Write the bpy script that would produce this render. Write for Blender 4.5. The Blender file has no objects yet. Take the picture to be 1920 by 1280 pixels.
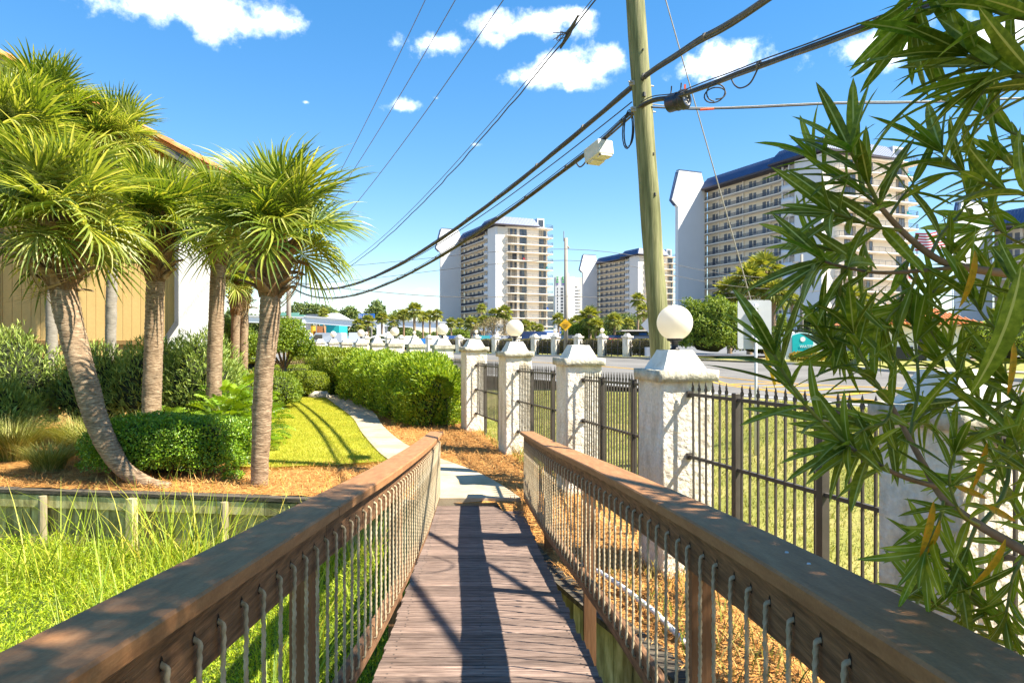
import bpy, bmesh, math, random
import numpy as np
from mathutils import Vector, Matrix, Euler, noise
from mathutils.geometry import delaunay_2d_cdt

random.seed(7)
RNG = np.random.default_rng(11)
R = math.radians
SC = bpy.context.scene
COL = SC.collection

# ------------------------------------------------------------------ camera
CAM_Z = 2.4
F = 1280.0          # focal length in photo pixels (24 mm on 36 mm, 1920 px)
HZ = 636.0          # horizon row of the photo
cam_d = bpy.data.cameras.new("camera")
cam_d.lens = 24.0
cam_d.sensor_width = 36.0
cam_d.shift_y = -4.0 / 1920.0
cam_d.clip_start = 0.05
cam_d.clip_end = 6000.0
cam = bpy.data.objects.new("camera", cam_d)
COL.objects.link(cam)
cam.location = (0, 0, CAM_Z)
cam.rotation_euler = (R(90), 0, 0)
SC.camera = cam


def at(px, py, Y):
    return Vector(((px - 960.0) * Y / F, Y, CAM_Z - (py - HZ) * Y / F))


def ground_at(px, py, z=0.0):
    Y = (CAM_Z - z) * F / (py - HZ)
    return Vector(((px - 960.0) * Y / F, Y, z))


# ------------------------------------------------------------------ world, sun, exposure
SUN_TRAVEL = Vector((-1.0, 0.29, -1.24)).normalized()
SUN_EL = math.asin(-SUN_TRAVEL.z)
SUN_AZ = math.atan2(-SUN_TRAVEL.x, -SUN_TRAVEL.y)
world = bpy.data.worlds.new("World")
SC.world = world
world.use_nodes = True
wn, wl = world.node_tree.nodes, world.node_tree.links
wn.clear()
w_out = wn.new("ShaderNodeOutputWorld")
sky = wn.new("ShaderNodeTexSky")
sky.sky_type = 'NISHITA'
sky.sun_disc = False
sky.sun_elevation = SUN_EL
sky.sun_rotation = SUN_AZ
sky.altitude = 0.0
sky.air_density = 1.0
sky.dust_density = 0.0
sky.ozone_density = 2.4
hsv = wn.new("ShaderNodeHueSaturation")
hsv.inputs['Hue'].default_value = .503
hsv.inputs['Saturation'].default_value = 1.62
hsv.inputs['Value'].default_value = 1.0
pre = wn.new("ShaderNodeVectorMath")       # soften the contrast between zenith and horizon
pre.operation = 'SCALE'
pre.inputs['Scale'].default_value = 0.55
wl.new(sky.outputs[0], pre.inputs[0])
gam = wn.new("ShaderNodeGamma")
gam.inputs['Gamma'].default_value = 0.70
wl.new(pre.outputs[0], gam.inputs['Color'])
post = wn.new("ShaderNodeVectorMath")
post.operation = 'SCALE'
post.inputs['Scale'].default_value = 1 / 0.55
wl.new(gam.outputs[0], post.inputs[0])
wl.new(post.outputs[0], hsv.inputs['Color'])
bg_sky = wn.new("ShaderNodeBackground")
bg_sky.inputs['Strength'].default_value = 0.112
wl.new(hsv.outputs[0], bg_sky.inputs['Color'])
bg_cl = wn.new("ShaderNodeBackground")
bg_cl.inputs['Strength'].default_value = 1.0
tc = wn.new("ShaderNodeTexCoord")
nz = wn.new("ShaderNodeTexNoise")
nz.inputs['Scale'].default_value = 17.0
nz.inputs['Detail'].default_value = 9.0
nz.inputs['Roughness'].default_value = 0.62
wl.new(tc.outputs['Generated'], nz.inputs['Vector'])
nz2 = wn.new("ShaderNodeTexNoise")
nz2.inputs['Scale'].default_value = 5.5
nz2.inputs['Detail'].default_value = 3.0
wl.new(tc.outputs['Generated'], nz2.inputs['Vector'])


def sky_dir(px, py):
    return Vector(((px - 960) / F, 1.0, (HZ - py) / F)).normalized()


CLOUDS = [  # photo position, half sizes in px, weight
    (330, 2, 190, 44, 1.0), (390, 45, 44, 34, .8), (190, 0, 70, 22, .7), (450, 5, 60, 22, .6),
    (820, 80, 72, 24, 1.0), (985, 50, 108, 28, 1.0), (925, 72, 52, 26, .8), (1070, 32, 55, 18, .8),
    (1060, 134, 108, 36, 1.0), (1000, 144, 70, 24, .9), (1140, 112, 60, 32, .9), (1075, 160, 50, 20, .8),
    (1345, 118, 95, 40, 1.0), (1390, 100, 48, 36, .8), (1290, 135, 60, 26, .8), (1660, 80, 110, 38, 1.0),
    (758, 198, 48, 18, .9), (818, 184, 20, 10, .6), (890, 271, 22, 10, .7), (575, 192, 18, 8, .4), (580, 216, 16, 7, .4),
    (690, 538, 52, 20, .50), (785, 545, 46, 15, .50), (610, 535, 70, 18, .42), (740, 560, 90, 16, .38), (470, 520, 60, 20, .4),
    (560, 575, 90, 14, .35), (1880, 60, 90, 40, .8)]
prev = None
items = []
for (px, py, hw, hh, wt) in CLOUDS:
    items.append((sky_dir(px, py), hw / F * 1.12, hh / F * 1.12, wt))
crng = random.Random(5)
for i in range(16):      # the same small cumulus round the rest of the sky
    az = R(75 + i * 13.2 + crng.uniform(-4, 4)) if i else R(65)
    el = R(crng.uniform(7, 45))
    d = Vector((math.sin(az) * math.cos(el), math.cos(az) * math.cos(el), math.sin(el)))
    s = crng.uniform(.05, .12)
    items.append((d, s, s * .42, 1.0))
for (c, hw, hh, wt) in items:
    a = Vector((c.y, -c.x, 0)).normalized()
    b = a.cross(c).normalized()
    rot = Matrix((a, c, b)).transposed().to_euler()
    mp = wn.new("ShaderNodeMapping")
    mp.vector_type = 'TEXTURE'
    mp.inputs['Location'].default_value = c
    mp.inputs['Rotation'].default_value = rot
    mp.inputs['Scale'].default_value = (hw, .5, hh)
    wl.new(tc.outputs['Generated'], mp.inputs['Vector'])
    ln = wn.new("ShaderNodeVectorMath")
    ln.operation = 'LENGTH'
    wl.new(mp.outputs[0], ln.inputs[0])
    ma = wn.new("ShaderNodeMath")          # weight * (1 - length)
    ma.operation = 'MULTIPLY_ADD'
    wl.new(ln.outputs['Value'], ma.inputs[0])
    ma.inputs[1].default_value = -1.0
    ma.inputs[2].default_value = wt
    if prev is None:
        prev = ma
    else:
        mx = wn.new("ShaderNodeMath")
        mx.operation = 'SMOOTH_MAX'
        mx.inputs[2].default_value = 0.25
        wl.new(prev.outputs[0], mx.inputs[0])
        wl.new(ma.outputs[0], mx.inputs[1])
        prev = mx
edge = wn.new("ShaderNodeMath")
edge.operation = 'MULTIPLY_ADD'
wl.new(nz.outputs[0], edge.inputs[0])
edge.inputs[1].default_value = 2.6
edge.inputs[2].default_value = -1.40
sm = wn.new("ShaderNodeMath")
sm.operation = 'ADD'
wl.new(prev.outputs[0], sm.inputs[0])
wl.new(edge.outputs[0], sm.inputs[1])
rng_ = wn.new("ShaderNodeMapRange")
rng_.interpolation_type = 'SMOOTHSTEP'
rng_.inputs['From Min'].default_value = 0.02
rng_.inputs['From Max'].default_value = 0.85
rng_.inputs['To Max'].default_value = 0.97
wl.new(sm.outputs[0], rng_.inputs['Value'])
cr = wn.new("ShaderNodeValToRGB")
cr.color_ramp.elements[0].position = .25
cr.color_ramp.elements[0].color = (.78, .84, .95, 1)
cr.color_ramp.elements[1].position = .62
cr.color_ramp.elements[1].color = (1.1, 1.1, 1.1, 1)
sh = wn.new("ShaderNodeMath")
sh.operation = 'ADD'
wl.new(rng_.outputs[0], sh.inputs[0])
wl.new(nz2.outputs[0], sh.inputs[1])
sh2 = wn.new("ShaderNodeMath")
sh2.operation = 'MULTIPLY_ADD'
wl.new(sh.outputs[0], sh2.inputs[0])
sh2.inputs[1].default_value = 1.0
sh2.inputs[2].default_value = -.62
wl.new(sh2.outputs[0], cr.inputs[0])
wl.new(cr.outputs[0], bg_cl.inputs['Color'])
wmix = wn.new("ShaderNodeMixShader")
wl.new(rng_.outputs[0], wmix.inputs[0])
wl.new(bg_sky.outputs[0], wmix.inputs[1])
wl.new(bg_cl.outputs[0], wmix.inputs[2])
wl.new(wmix.outputs[0], w_out.inputs['Surface'])

sun_d = bpy.data.lights.new("sun", 'SUN')
sun_d.energy = 5.0
sun_d.angle = R(0.5)
sun_d.color = (1.0, .93, .80)
sun = bpy.data.objects.new("sun", sun_d)
COL.objects.link(sun)
sun.location = (40, -10, 60)
sun.rotation_euler = SUN_TRAVEL.to_track_quat('-Z', 'Y').to_euler()

SC.view_settings.view_transform = 'Standard'
SC.view_settings.look = 'None'
SC.view_settings.gamma = 1.0
SC.view_settings.use_curve_mapping = False
SC.view_settings.exposure = 1.5
SC.render.engine = 'CYCLES'
SC.cycles.max_bounces = 6
SC.cycles.transparent_max_bounces = 8
SC.cycles.use_denoising = True

# ------------------------------------------------------------------ helpers


def tag(o, label=None, cat=None, group=None, kind=None):
    if label:
        o['label'] = label
    if cat:
        o['category'] = cat
    if group:
        o['group'] = group
    if kind:
        o['kind'] = kind
    return o


def empty(name, loc=(0, 0, 0), rz=0.0, label=None, cat=None, group=None):
    o = bpy.data.objects.new(name, None)
    COL.objects.link(o)
    o.empty_display_size = .2
    o.location = loc
    o.rotation_euler = (0, 0, rz)
    return tag(o, label, cat, group)


def inst(name, me, parent=None, loc=(0, 0, 0), rot=None, scale=None, mat=None):
    o = bpy.data.objects.new(name, me)
    COL.objects.link(o)
    if parent is not None:
        o.parent = parent
    o.location = loc
    if rot is not None:
        o.rotation_euler = rot
    if scale is not None:
        o.scale = scale
    if mat is not None and o.material_slots:
        o.material_slots[0].link = 'OBJECT'
        o.material_slots[0].material = mat
    return o


def inst_m(name, me, parent, mat4):
    o = bpy.data.objects.new(name, me)
    COL.objects.link(o)
    if parent is not None:
        o.parent = parent
    o.matrix_local = mat4
    return o


class MB:
    """collects simple solids; build() links them as one mesh object"""

    def __init__(self):
        self.v, self.f, self.m = [], [], []
        self.cur = 0

    def add(self, vs, fs):
        n = len(self.v)
        self.v.extend([tuple(p) for p in vs])
        self.f.extend([tuple(i + n for i in f) for f in fs])
        self.m.extend([self.cur] * len(fs))
        return self

    def box(self, x0, x1, y0, y1, z0, z1):
        vs = [(x0, y0, z0), (x1, y0, z0), (x1, y1, z0), (x0, y1, z0), (x0, y0, z1), (x1, y0, z1), (x1, y1, z1), (x0, y1, z1)]
        return self.add(vs, [(0, 3, 2, 1), (4, 5, 6, 7), (0, 1, 5, 4), (1, 2, 6, 5), (2, 3, 7, 6), (3, 0, 4, 7)])

    def cbox(self, x0, x1, y0, y1, z0, z1, c=.01):
        """box with chamfered vertical and top edges (24 verts kept simple: two stacked inset rings)"""
        def ring(i, z):
            return [(x0 + i, y0 + i, z), (x1 - i, y0 + i, z), (x1 - i, y1 - i, z), (x0 + i, y1 - i, z)]
        vs = ring(c, z0) + ring(0, z0 + c) + ring(0, z1 - c) + ring(c, z1)
        fs = [(3, 2, 1, 0), (12, 13, 14, 15)]
        for k in range(3):
            a = k * 4
            for i in range(4):
                j = (i + 1) % 4
                fs.append((a + i, a + j, a + 4 + j, a + 4 + i))
        return self.add(vs, fs)

    def bar(self, p, q, w, h, up=(0, 0, 1)):
        p, q = Vector(p), Vector(q)
        d = (q - p).normalized()
        u = Vector(up)
        s = d.cross(u)
        if s.length < 1e-5:
            s = d.cross(Vector((1, 0, 0)))
        s.normalize()
        u = s.cross(d).normalized()
        s, u = s * w / 2, u * h / 2
        vs = [p - s - u, p + s - u, p + s + u, p - s + u, q - s - u, q + s - u, q + s + u, q - s + u]
        return self.add(vs, [(0, 1, 2, 3), (7, 6, 5, 4), (0, 4, 5, 1), (1, 5, 6, 2), (2, 6, 7, 3), (3, 7, 4, 0)])

    def tube(self, pts, rad, n=8, cap=True):
        pts = [Vector(p) for p in pts]
        m = len(pts)
        if not hasattr(rad, '__len__'):
            rad = [rad] * m
        d0 = (pts[1] - pts[0]).normalized()
        nrm = d0.orthogonal().normalized()
        vs, fs = [], []
        for i in range(m):
            a = pts[max(i - 1, 0)]
            b = pts[min(i + 1, m - 1)]
            d = (b - a).normalized()
            nrm = (nrm - d * nrm.dot(d))
            if nrm.length < 1e-6:
                nrm = d.orthogonal()
            nrm.normalize()
            bi = d.cross(nrm)
            for k in range(n):
                t = 2 * math.pi * k / n
                vs.append(pts[i] + (nrm * math.cos(t) + bi * math.sin(t)) * rad[i])
        for i in range(m - 1):
            for k in range(n):
                j = (k + 1) % n
                fs.append((i * n + k, i * n + j, (i + 1) * n + j, (i + 1) * n + k))
        if cap:
            fs.append(tuple(range(n - 1, -1, -1)))
            fs.append(tuple((m - 1) * n + k for k in range(n)))
        return self.add(vs, fs)

    def lathe(self, prof, n=16, c=(0, 0, 0)):
        vs, fs = [], []
        for (r, z) in prof:
            for k in range(n):
                t = 2 * math.pi * k / n
                vs.append((c[0] + r * math.cos(t), c[1] + r * math.sin(t), c[2] + z))
        for i in range(len(prof) - 1):
            for k in range(n):
                j = (k + 1) % n
                fs.append((i * n + k, i * n + j, (i + 1) * n + j, (i + 1) * n + k))
        fs.append(tuple(range(n - 1, -1, -1)))
        fs.append(tuple((len(prof) - 1) * n + k for k in range(n)))
        return self.add(vs, fs)

    def prism(self, poly, p0, ax, ay, depth):
        """extrude a 2-D outline (in axes ax, ay from p0) along ax x ay by depth"""
        p0, ax, ay = Vector(p0), Vector(ax), Vector(ay)
        n = ax.cross(ay).normalized() * depth
        a = [p0 + ax * x + ay * y for x, y in poly]
        k = len(a)
        vs = a + [p + n for p in a]
        fs = [tuple(range(k - 1, -1, -1)), tuple(range(k, 2 * k))]
        for i in range(k):
            j = (i + 1) % k
            fs.append((i, j, k + j, k + i))
        return self.add(vs, fs)

    def sphere(self, c, r, n=24, m=14):
        prof = []
        for i in range(m + 1):
            t = -math.pi / 2 + math.pi * i / m
            prof.append((max(1e-4, r * math.cos(t)), r * math.sin(t)))
        return self.lathe(prof, n, c)

    def mesh(self, name, mats, smooth=False):
        me = bpy.data.meshes.new(name)
        me.from_pydata(self.v, [], self.f)
        if not isinstance(mats, (list, tuple)):
            mats = [mats]
        for m in mats:
            me.materials.append(m)
        if len(mats) > 1:
            me.polygons.foreach_set('material_index', self.m)
        if smooth:
            me.polygons.foreach_set('use_smooth', [True] * len(me.polygons))
        me.update()
        return me

    def build(self, name, mats, parent=None, smooth=False, loc=(0, 0, 0), rot=None):
        return inst(name, self.mesh(name, mats, smooth), parent, loc, rot)


def np_mesh(name, V, Fq, mat, smooth=False):
    """V (n,3), Fq (m,k) constant polygon size"""
    me = bpy.data.meshes.new(name)
    V = np.asarray(V, dtype=np.float32)
    Fq = np.asarray(Fq, dtype=np.int32)
    m, k = Fq.shape
    me.vertices.add(len(V))
    me.vertices.foreach_set('co', V.ravel())
    me.loops.add(m * k)
    me.loops.foreach_set('vertex_index', Fq.ravel())
    me.polygons.add(m)
    me.polygons.foreach_set('loop_start', np.arange(0, m * k, k, dtype=np.int32))
    me.polygons.foreach_set('loop_total', np.full(m, k, dtype=np.int32))
    if smooth:
        me.polygons.foreach_set('use_smooth', np.ones(m, dtype=bool))
    me.materials.append(mat)
    me.update(calc_edges=True)
    return me


def unit(a):
    return a / np.maximum(np.linalg.norm(a, axis=1, keepdims=True), 1e-9)


def rand_dirs(n, rng=RNG):
    return unit(rng.normal(size=(n, 3)))


def leaves(P, D, N, L, W, fold=.25, droop=.1):
    """n folded lance leaves -> V, F(tri)"""
    n = len(P)
    D = unit(D)
    S = unit(np.cross(D, N))
    N = np.cross(S, D)
    L = np.broadcast_to(L, (n,))[:, None]
    W = np.broadcast_to(W, (n,))[:, None]
    mid = P + D * L * .45
    V = np.stack([P, mid + S * W * .5 + N * W * fold, P + D * L - N * L * droop, mid - S * W * .5 + N * W * fold], 1).reshape(-1, 3)
    b = np.arange(n)[:, None] * 4
    F_ = np.concatenate([b + np.array([[0, 1, 2]]), b + np.array([[0, 2, 3]])], 0)
    return V, F_


def blades(P, D, N, L, W, bend, k=3):
    """n grass blades: k-section tapered strips bending along D (horizontal) -> V, F(quad)"""
    n = len(P)
    V = np.zeros((n, (k + 1) * 2, 3))
    S = unit(np.cross(D, N))
    for i in range(k + 1):
        t = i / k
        c = P + N * (L * (t - .35 * bend * t * t))[:, None] + D * (L * bend * t ** 2)[:, None]
        w = (W * (1 - t ** 1.6) * .5 + .0004)[:, None]
        V[:, 2 * i] = c - S * w
        V[:, 2 * i + 1] = c + S * w
    b = (np.arange(n) * (k + 1) * 2)[:, None]
    F_ = np.concatenate([b + np.array([[2 * i, 2 * i + 1, 2 * i + 3, 2 * i + 2]]) for i in range(k)], 0)
    return V.reshape(-1, 3), F_


# ------------------------------------------------------------------ materials


def ramp(nt, cols, pos=None):
    r = nt.nodes.new("ShaderNodeValToRGB")
    e = r.color_ramp.elements
    n = len(cols)
    pos = pos or [.28 + .44 * i / max(n - 1, 1) for i in range(n)]
    while len(e) < n:
        e.new(.5)
    for i, c in enumerate(cols):
        e[i].position = pos[i]
        e[i].color = (*c, 1)
    return r


def mat(name, cols, rough=.8, scale=4.0, detail=5.0, stretch=(1, 1, 1), bump=0.0, bscale=None, bdist=.01, metal=0.0,
        spec=.4, trans=0.0, island=False, rand=0.0, pos=None, coord='Object', bstretch=None, tcol=None, nrough=.6, fine=None):
    m = bpy.data.materials.new(name)
    m.use_nodes = True
    nt = m.node_tree
    nt.nodes.clear()
    out = nt.nodes.new("ShaderNodeOutputMaterial")
    b = nt.nodes.new("ShaderNodeBsdfPrincipled")
    b.inputs['Roughness'].default_value = rough
    b.inputs['Metallic'].default_value = metal
    b.inputs['Specular IOR Level'].default_value = spec
    if not isinstance(cols[0], (tuple, list)):
        cols = [cols]
    vec = None
    tcn = nt.nodes.new("ShaderNodeTexCoord")
    base = tcn.outputs[coord]
    if rand:
        oi = nt.nodes.new("ShaderNodeObjectInfo")
        va = nt.nodes.new("ShaderNodeVectorMath")
        va.operation = 'MULTIPLY_ADD'
        va.inputs[1].default_value = (37.0, 61.0, 23.0)
        nt.links.new(oi.outputs['Random'], va.inputs[0])
        nt.links.new(base, va.inputs[2])
        base = va.outputs[0]

    def mapped(st):
        mp = nt.nodes.new("ShaderNodeMapping")
        mp.inputs['Scale'].default_value = st
        nt.links.new(base, mp.inputs['Vector'])
        return mp.outputs[0]
    vec = mapped(stretch)
    if len(cols) > 1:
        r = ramp(nt, cols, pos)
        if island:
            g = nt.nodes.new("ShaderNodeNewGeometry")
            nt.links.new(g.outputs['Random Per Island'], r.inputs[0])
        else:
            n = nt.nodes.new("ShaderNodeTexNoise")
            n.inputs['Scale'].default_value = scale
            n.inputs['Detail'].default_value = detail
            n.inputs['Roughness'].default_value = nrough
            nt.links.new(vec, n.inputs['Vector'])
            fac = n.outputs[0]
            nt.links.new(fac, r.inputs[0])
        colsock = r.outputs[0]
        if fine:
            n3 = nt.nodes.new("ShaderNodeTexNoise")
            n3.inputs['Scale'].default_value = fine[0]
            n3.inputs['Detail'].default_value = 3
            nt.links.new(mapped(fine[2] if len(fine) > 2 else (1, 1, 1)), n3.inputs['Vector'])
            mr = nt.nodes.new("ShaderNodeMapRange")
            mr.inputs['From Min'].default_value = .3
            mr.inputs['From Max'].default_value = .7
            mr.inputs['To Min'].default_value = 1 - fine[1]
            mr.inputs['To Max'].default_value = 1 + fine[1]
            nt.links.new(n3.outputs[0], mr.inputs['Value'])
            mm = nt.nodes.new("ShaderNodeVectorMath")
            mm.operation = 'SCALE'
            nt.links.new(colsock, mm.inputs[0])
            nt.links.new(mr.outputs[0], mm.inputs['Scale'])
            colsock = mm.outputs[0]
        if rand:
            oi2 = nt.nodes.new("ShaderNodeObjectInfo")
            mr = nt.nodes.new("ShaderNodeMapRange")
            mr.inputs['To Min'].default_value = 1 - rand
            mr.inputs['To Max'].default_value = 1 + rand
            nt.links.new(oi2.outputs['Random'], mr.inputs['Value'])
            mm = nt.nodes.new("ShaderNodeVectorMath")
            mm.operation = 'SCALE'
            nt.links.new(colsock, mm.inputs[0])
            nt.links.new(mr.outputs[0], mm.inputs['Scale'])
            colsock = mm.outputs[0]
        nt.links.new(colsock, b.inputs['Base Color'])
    else:
        b.inputs['Base Color'].default_value = (*cols[0], 1)
        colsock = None
    if bump:
        n2 = nt.nodes.new("ShaderNodeTexNoise")
        n2.inputs['Scale'].default_value = bscale or scale * 3
        n2.inputs['Detail'].default_value = 6
        nt.links.new(mapped(bstretch or stretch), n2.inputs['Vector'])
        bp = nt.nodes.new("ShaderNodeBump")
        bp.inputs['Strength'].default_value = bump
        bp.inputs['Distance'].default_value = bdist
        nt.links.new(n2.outputs[0], bp.inputs['Height'])
        nt.links.new(bp.outputs[0], b.inputs['Normal'])
    sh_ = b.outputs[0]
    if trans:
        t = nt.nodes.new("ShaderNodeBsdfTranslucent")
        if tcol is not None:
            t.inputs['Color'].default_value = (*tcol, 1)
        elif colsock is not None:
            mm = nt.nodes.new("ShaderNodeMixRGB")
            mm.blend_type = 'MULTIPLY'
            mm.inputs[0].default_value = 1.0
            mm.inputs[2].default_value = (1.9, 1.7, .7, 1)
            nt.links.new(colsock, mm.inputs[1])
            nt.links.new(mm.outputs[0], t.inputs['Color'])
        else:
            t.inputs['Color'].default_value = (*cols[0], 1)
        mx_ = nt.nodes.new("ShaderNodeMixShader")
        mx_.inputs[0].default_value = trans
        nt.links.new(b.outputs[0], mx_.inputs[1])
        nt.links.new(t.outputs[0], mx_.inputs[2])
        sh_ = mx_.outputs[0]
    nt.links.new(sh_, out.inputs['Surface'])
    return m


M = {}
# ground
M['earth'] = mat('sandy_earth', [(.16, .12, .07), (.24, .18, .10)], .95, 1.2, bump=.3)
M['mulch'] = mat('pine_straw_mulch', [(.26, .105, .022), (.50, .235, .055), (.68, .38, .115)], .95, 9, 9, (1, 1, 1), bump=.9, bscale=30, bdist=.03, fine=(70, .35, (1, .35, 1)))
M['needle'] = mat('pine_needle', [(.24, .095, .02), (.54, .26, .065), (.74, .43, .14)], .9, island=True, pos=[0, .5, 1])
M['lawn'] = mat('lawn', [(.27, .29, .020), (.40, .38, .035), (.54, .46, .085)], .95, .8, 8, bump=.4, bscale=60, fine=(40, .25))
M['lawn_blade'] = mat('lawn_blade', [(.25, .31, .018), (.40, .40, .03), (.52, .47, .07)], .9, island=True, pos=[0, .6, 1], trans=.25)
M['verge'] = mat('verge_grass', [(.13, .15, .02), (.26, .25, .05), (.42, .34, .12)], .95, .9, 8, bump=.4, bscale=60, fine=(30, .25))
M['verge_blade'] = mat('verge_blade', [(.12, .17, .02), (.26, .27, .045), (.42, .35, .12)], .9, island=True, pos=[0, .55, 1], trans=.2)
M['concrete'] = mat('path_concrete', [(.34, .27, .165), (.47, .385, .255), (.54, .45, .32)], .95, 1.6, 9, bump=.25, bscale=90, bdist=.004, fine=(60, .10))
M['asphalt'] = mat('asphalt', [(.115, .106, .093), (.165, .153, .136), (.215, .20, .178)], .92, .35, 10, fine=(35, .12), bump=.2, bscale=80, bdist=.004)
M['lotasphalt'] = mat('lot_asphalt', [(.14, .14, .14), (.19, .19, .19)], .9, .4, 6)
M['yellow_paint'] = mat('yellow_road_paint', [(.50, .27, .02), (.66, .38, .03)], .85, 3, 8)
M['white_paint'] = mat('white_road_paint', [(.55, .55, .53), (.75, .75, .73)], .85, 3, 8)
M['kerb'] = mat('kerb_concrete', [(.42, .38, .30), (.56, .51, .43)], .9, 3, 8, bump=.2)
M['marsh'] = mat('marsh_mud', [(.045, .07, .012), (.10, .14, .02)], .9, 3, 6, bump=.5, bdist=.05)
# timber
M['deck'] = mat('weathered_deck', [(.085, .052, .040), (.195, .132, .102), (.36, .26, .20)], .8, 7, 10, (.9, 22, 22), bump=.9, bscale=12, bdist=.005, rand=.28, fine=(3.5, .28, (1, 9, 9)), bstretch=(1.0, 20, 20))
M['cap'] = mat('rail_cap_wood', [(.26, .115, .042), (.34, .158, .060), (.41, .205, .085)], .75, 4, 8, (7, 1.2, 7), bump=.35, bscale=12, bdist=.003, fine=(120, .10), bstretch=(16, 1.5, 16), rand=.06)
M['rail'] = mat('rail_board_wood', [(.085, .040, .018), (.19, .095, .043), (.30, .155, .072)], .75, 5, 8, (8, 1.0, 8), bump=.8, bscale=7, bdist=.006, bstretch=(14, 1.0, 22), fine=(9, .30, (10, .8, 14)), rand=.1)
M['post'] = mat('rail_post_wood', [(.17, .075, .03), (.29, .145, .065)], .75, 5, 8, (9, 9, .8), bump=.5, bscale=8, bdist=.004)
M['hole'] = mat('rope_hole', (.018, .011, .007), .95)
M['screw'] = mat('screw_head', (.05, .045, .04), .6)
M['rope'] = mat('hemp_rope', [(.30, .225, .13), (.46, .37, .235), (.58, .48, .33)], .95, 14, 5, bump=.3, bscale=220, bdist=.001)
M['bulk'] = mat('mossy_timber', [(.13, .105, .035), (.40, .345, .14), (.62, .55, .29)], .9, 3.5, 8, (3, 3, .9), bump=.6, bscale=10, bdist=.008, rand=.42, bstretch=(14, 14, 1))
M['bulkcap'] = mat('dark_wet_timber', [(.025, .02, .015), (.08, .065, .045), (.15, .125, .09)], .9, 5, 8, (.6, 5, 5), bump=.6, bscale=12, rand=.2)
M['pile'] = mat('grey_pile_wood', [(.22, .18, .10), (.40, .33, .20)], .9, 5, 7, (6, 6, .8), bump=.5, bscale=9)
M['pole'] = mat('treated_pole', [(.085, .09, .03), (.205, .205, .085), (.33, .30, .16)], .85, 3.2, 9, (4, 4, .35), bump=.7, bscale=9, bdist=.012, bstretch=(9, 9, .5), fine=(3, .25, (16, 16, .5)))
M['pole_grey'] = mat('grey_pole', [(.25, .22, .18), (.36, .33, .28)], .9, 3, 6, (5, 5, .5))
# masonry and metal
M['stucco'] = mat('white_stucco', [(.40, .32, .21), (.70, .625, .50), (.82, .765, .66)], .95, 2.6, 10, (2.0, 2.0, .7), pos=[.24, .46, .70], bstretch=(1, 1, 1), bump=1.0, bscale=17, bdist=.028, fine=(30, .12), rand=.03)
M['stucco_cap'] = mat('aged_stucco_cap', [(.27, .25, .18), (.48, .44, .34), (.63, .59, .49)], .95, 5, 10, bump=1.0, bscale=20, bdist=.02, fine=(30, .15), rand=.05)
M['stucco_pyr'] = mat('pyramid_stucco', [(.36, .34, .27), (.70, .67, .59), (.80, .78, .73)], .95, 3.2, 10, bump=.6, bscale=22, bdist=.012, pos=[.22, .42, .7])
M['globe'] = mat('opal_globe', [(.86, .82, .74), (.90, .87, .80)], .28, 2, 5, spec=.5, trans=.45, tcol=(.98, .90, .76))
M['iron'] = mat('bronze_iron', [(.052, .043, .034), (.085, .07, .056)], .5, 6, 5, spec=.5)
M['black'] = mat('black_metal', (.018, .018, .02), .45)
M['galv'] = mat('galvanised_steel', [(.52, .53, .54), (.62, .63, .64)], .5, 3, 5, metal=.35)
M['sign_back'] = mat('sign_back', [(.46, .47, .49), (.54, .55, .57)], .55, 2, 4)
M['whitesteel'] = mat('white_steel', [(.74, .75, .76), (.80, .80, .81)], .5, 2, 3)
M['cable'] = mat('cable_black', [(.03, .03, .03), (.075, .07, .062)], .6, 9, 4)
M['cable_grey'] = mat('cable_grey', [(.08, .075, .065), (.17, .155, .135)], .6, 8, 4)
M['guy'] = mat('steel_strand', [(.30, .27, .22), (.42, .39, .33)], .55, 30, 3, metal=.3)
M['boxcream'] = mat('cream_box', [(.58, .55, .42), (.72, .70, .62)], .6, 6, 6)
M['orange'] = mat('orange_tag', (.75, .10, .02), .6)
M['yellowguard'] = mat('yellow_guard', (.65, .42, .02), .5)
M['signyellow'] = mat('yellow_sign', (.80, .42, .008), .5)
M['signtext'] = mat('sign_black', (.02, .02, .02), .6)
# left house
M['siding'] = mat('ochre_siding', [(.60, .40, .15), (.66, .445, .175)], .8, 1.2, 5, fine=(18, .04), rand=.03)
M['sidetrim'] = mat('ochre_trim', (.27, .165, .06), .8)
M['slate'] = mat('grey_trim', (.10, .105, .115), .7)
M['white_wall'] = mat('white_house_stucco', [(.74, .73, .70), (.82, .81, .79)], .95, 2, 7, bump=.8, bscale=26, bdist=.01)
M['terra'] = mat('terracotta_tile', [(.42, .13, .04), (.60, .22, .075), (.66, .30, .13)], .85, 4, 6, rand=.18)
# far towers
M['tw_white'] = mat('tower_white', [(.66, .65, .64), (.72, .71, .70)], .9, .12, 6)
M['tw_cream'] = mat('tower_cream', [(.78, .69, .56), (.82, .73, .60)], .9, .15, 5)
M['tw_slab'] = mat('tower_slab', (.80, .73, .63), .9)
M['tw_roof'] = mat('blue_metal_roof', [(.030, .068, .17), (.042, .09, .21)], .5, .2, 3, spec=.6)
M['tw_fascia'] = mat('roof_fascia', (.055, .045, .055), .6)
M['tw_rail'] = mat('balcony_rail', (.045, .055, .085), .5)
M['tw_glass'] = mat('tower_glass', [(.035, .04, .05), (.10, .105, .11)], .08, .6, 2, spec=.8, rand=.5)
M['tw_frame'] = mat('window_frame', (.07, .065, .06), .6)
M['tw_door'] = mat('grey_blue_door', [(.12, .14, .175), (.17, .195, .23)], .6, 1, 2, rand=.35)
M['tw_drape'] = mat('curtain', [(.30, .25, .18), (.40, .35, .27)], .9, 2, 3, rand=.3)
M['teal'] = mat('teal_paint', (.02, .36, .36), .6)
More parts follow.
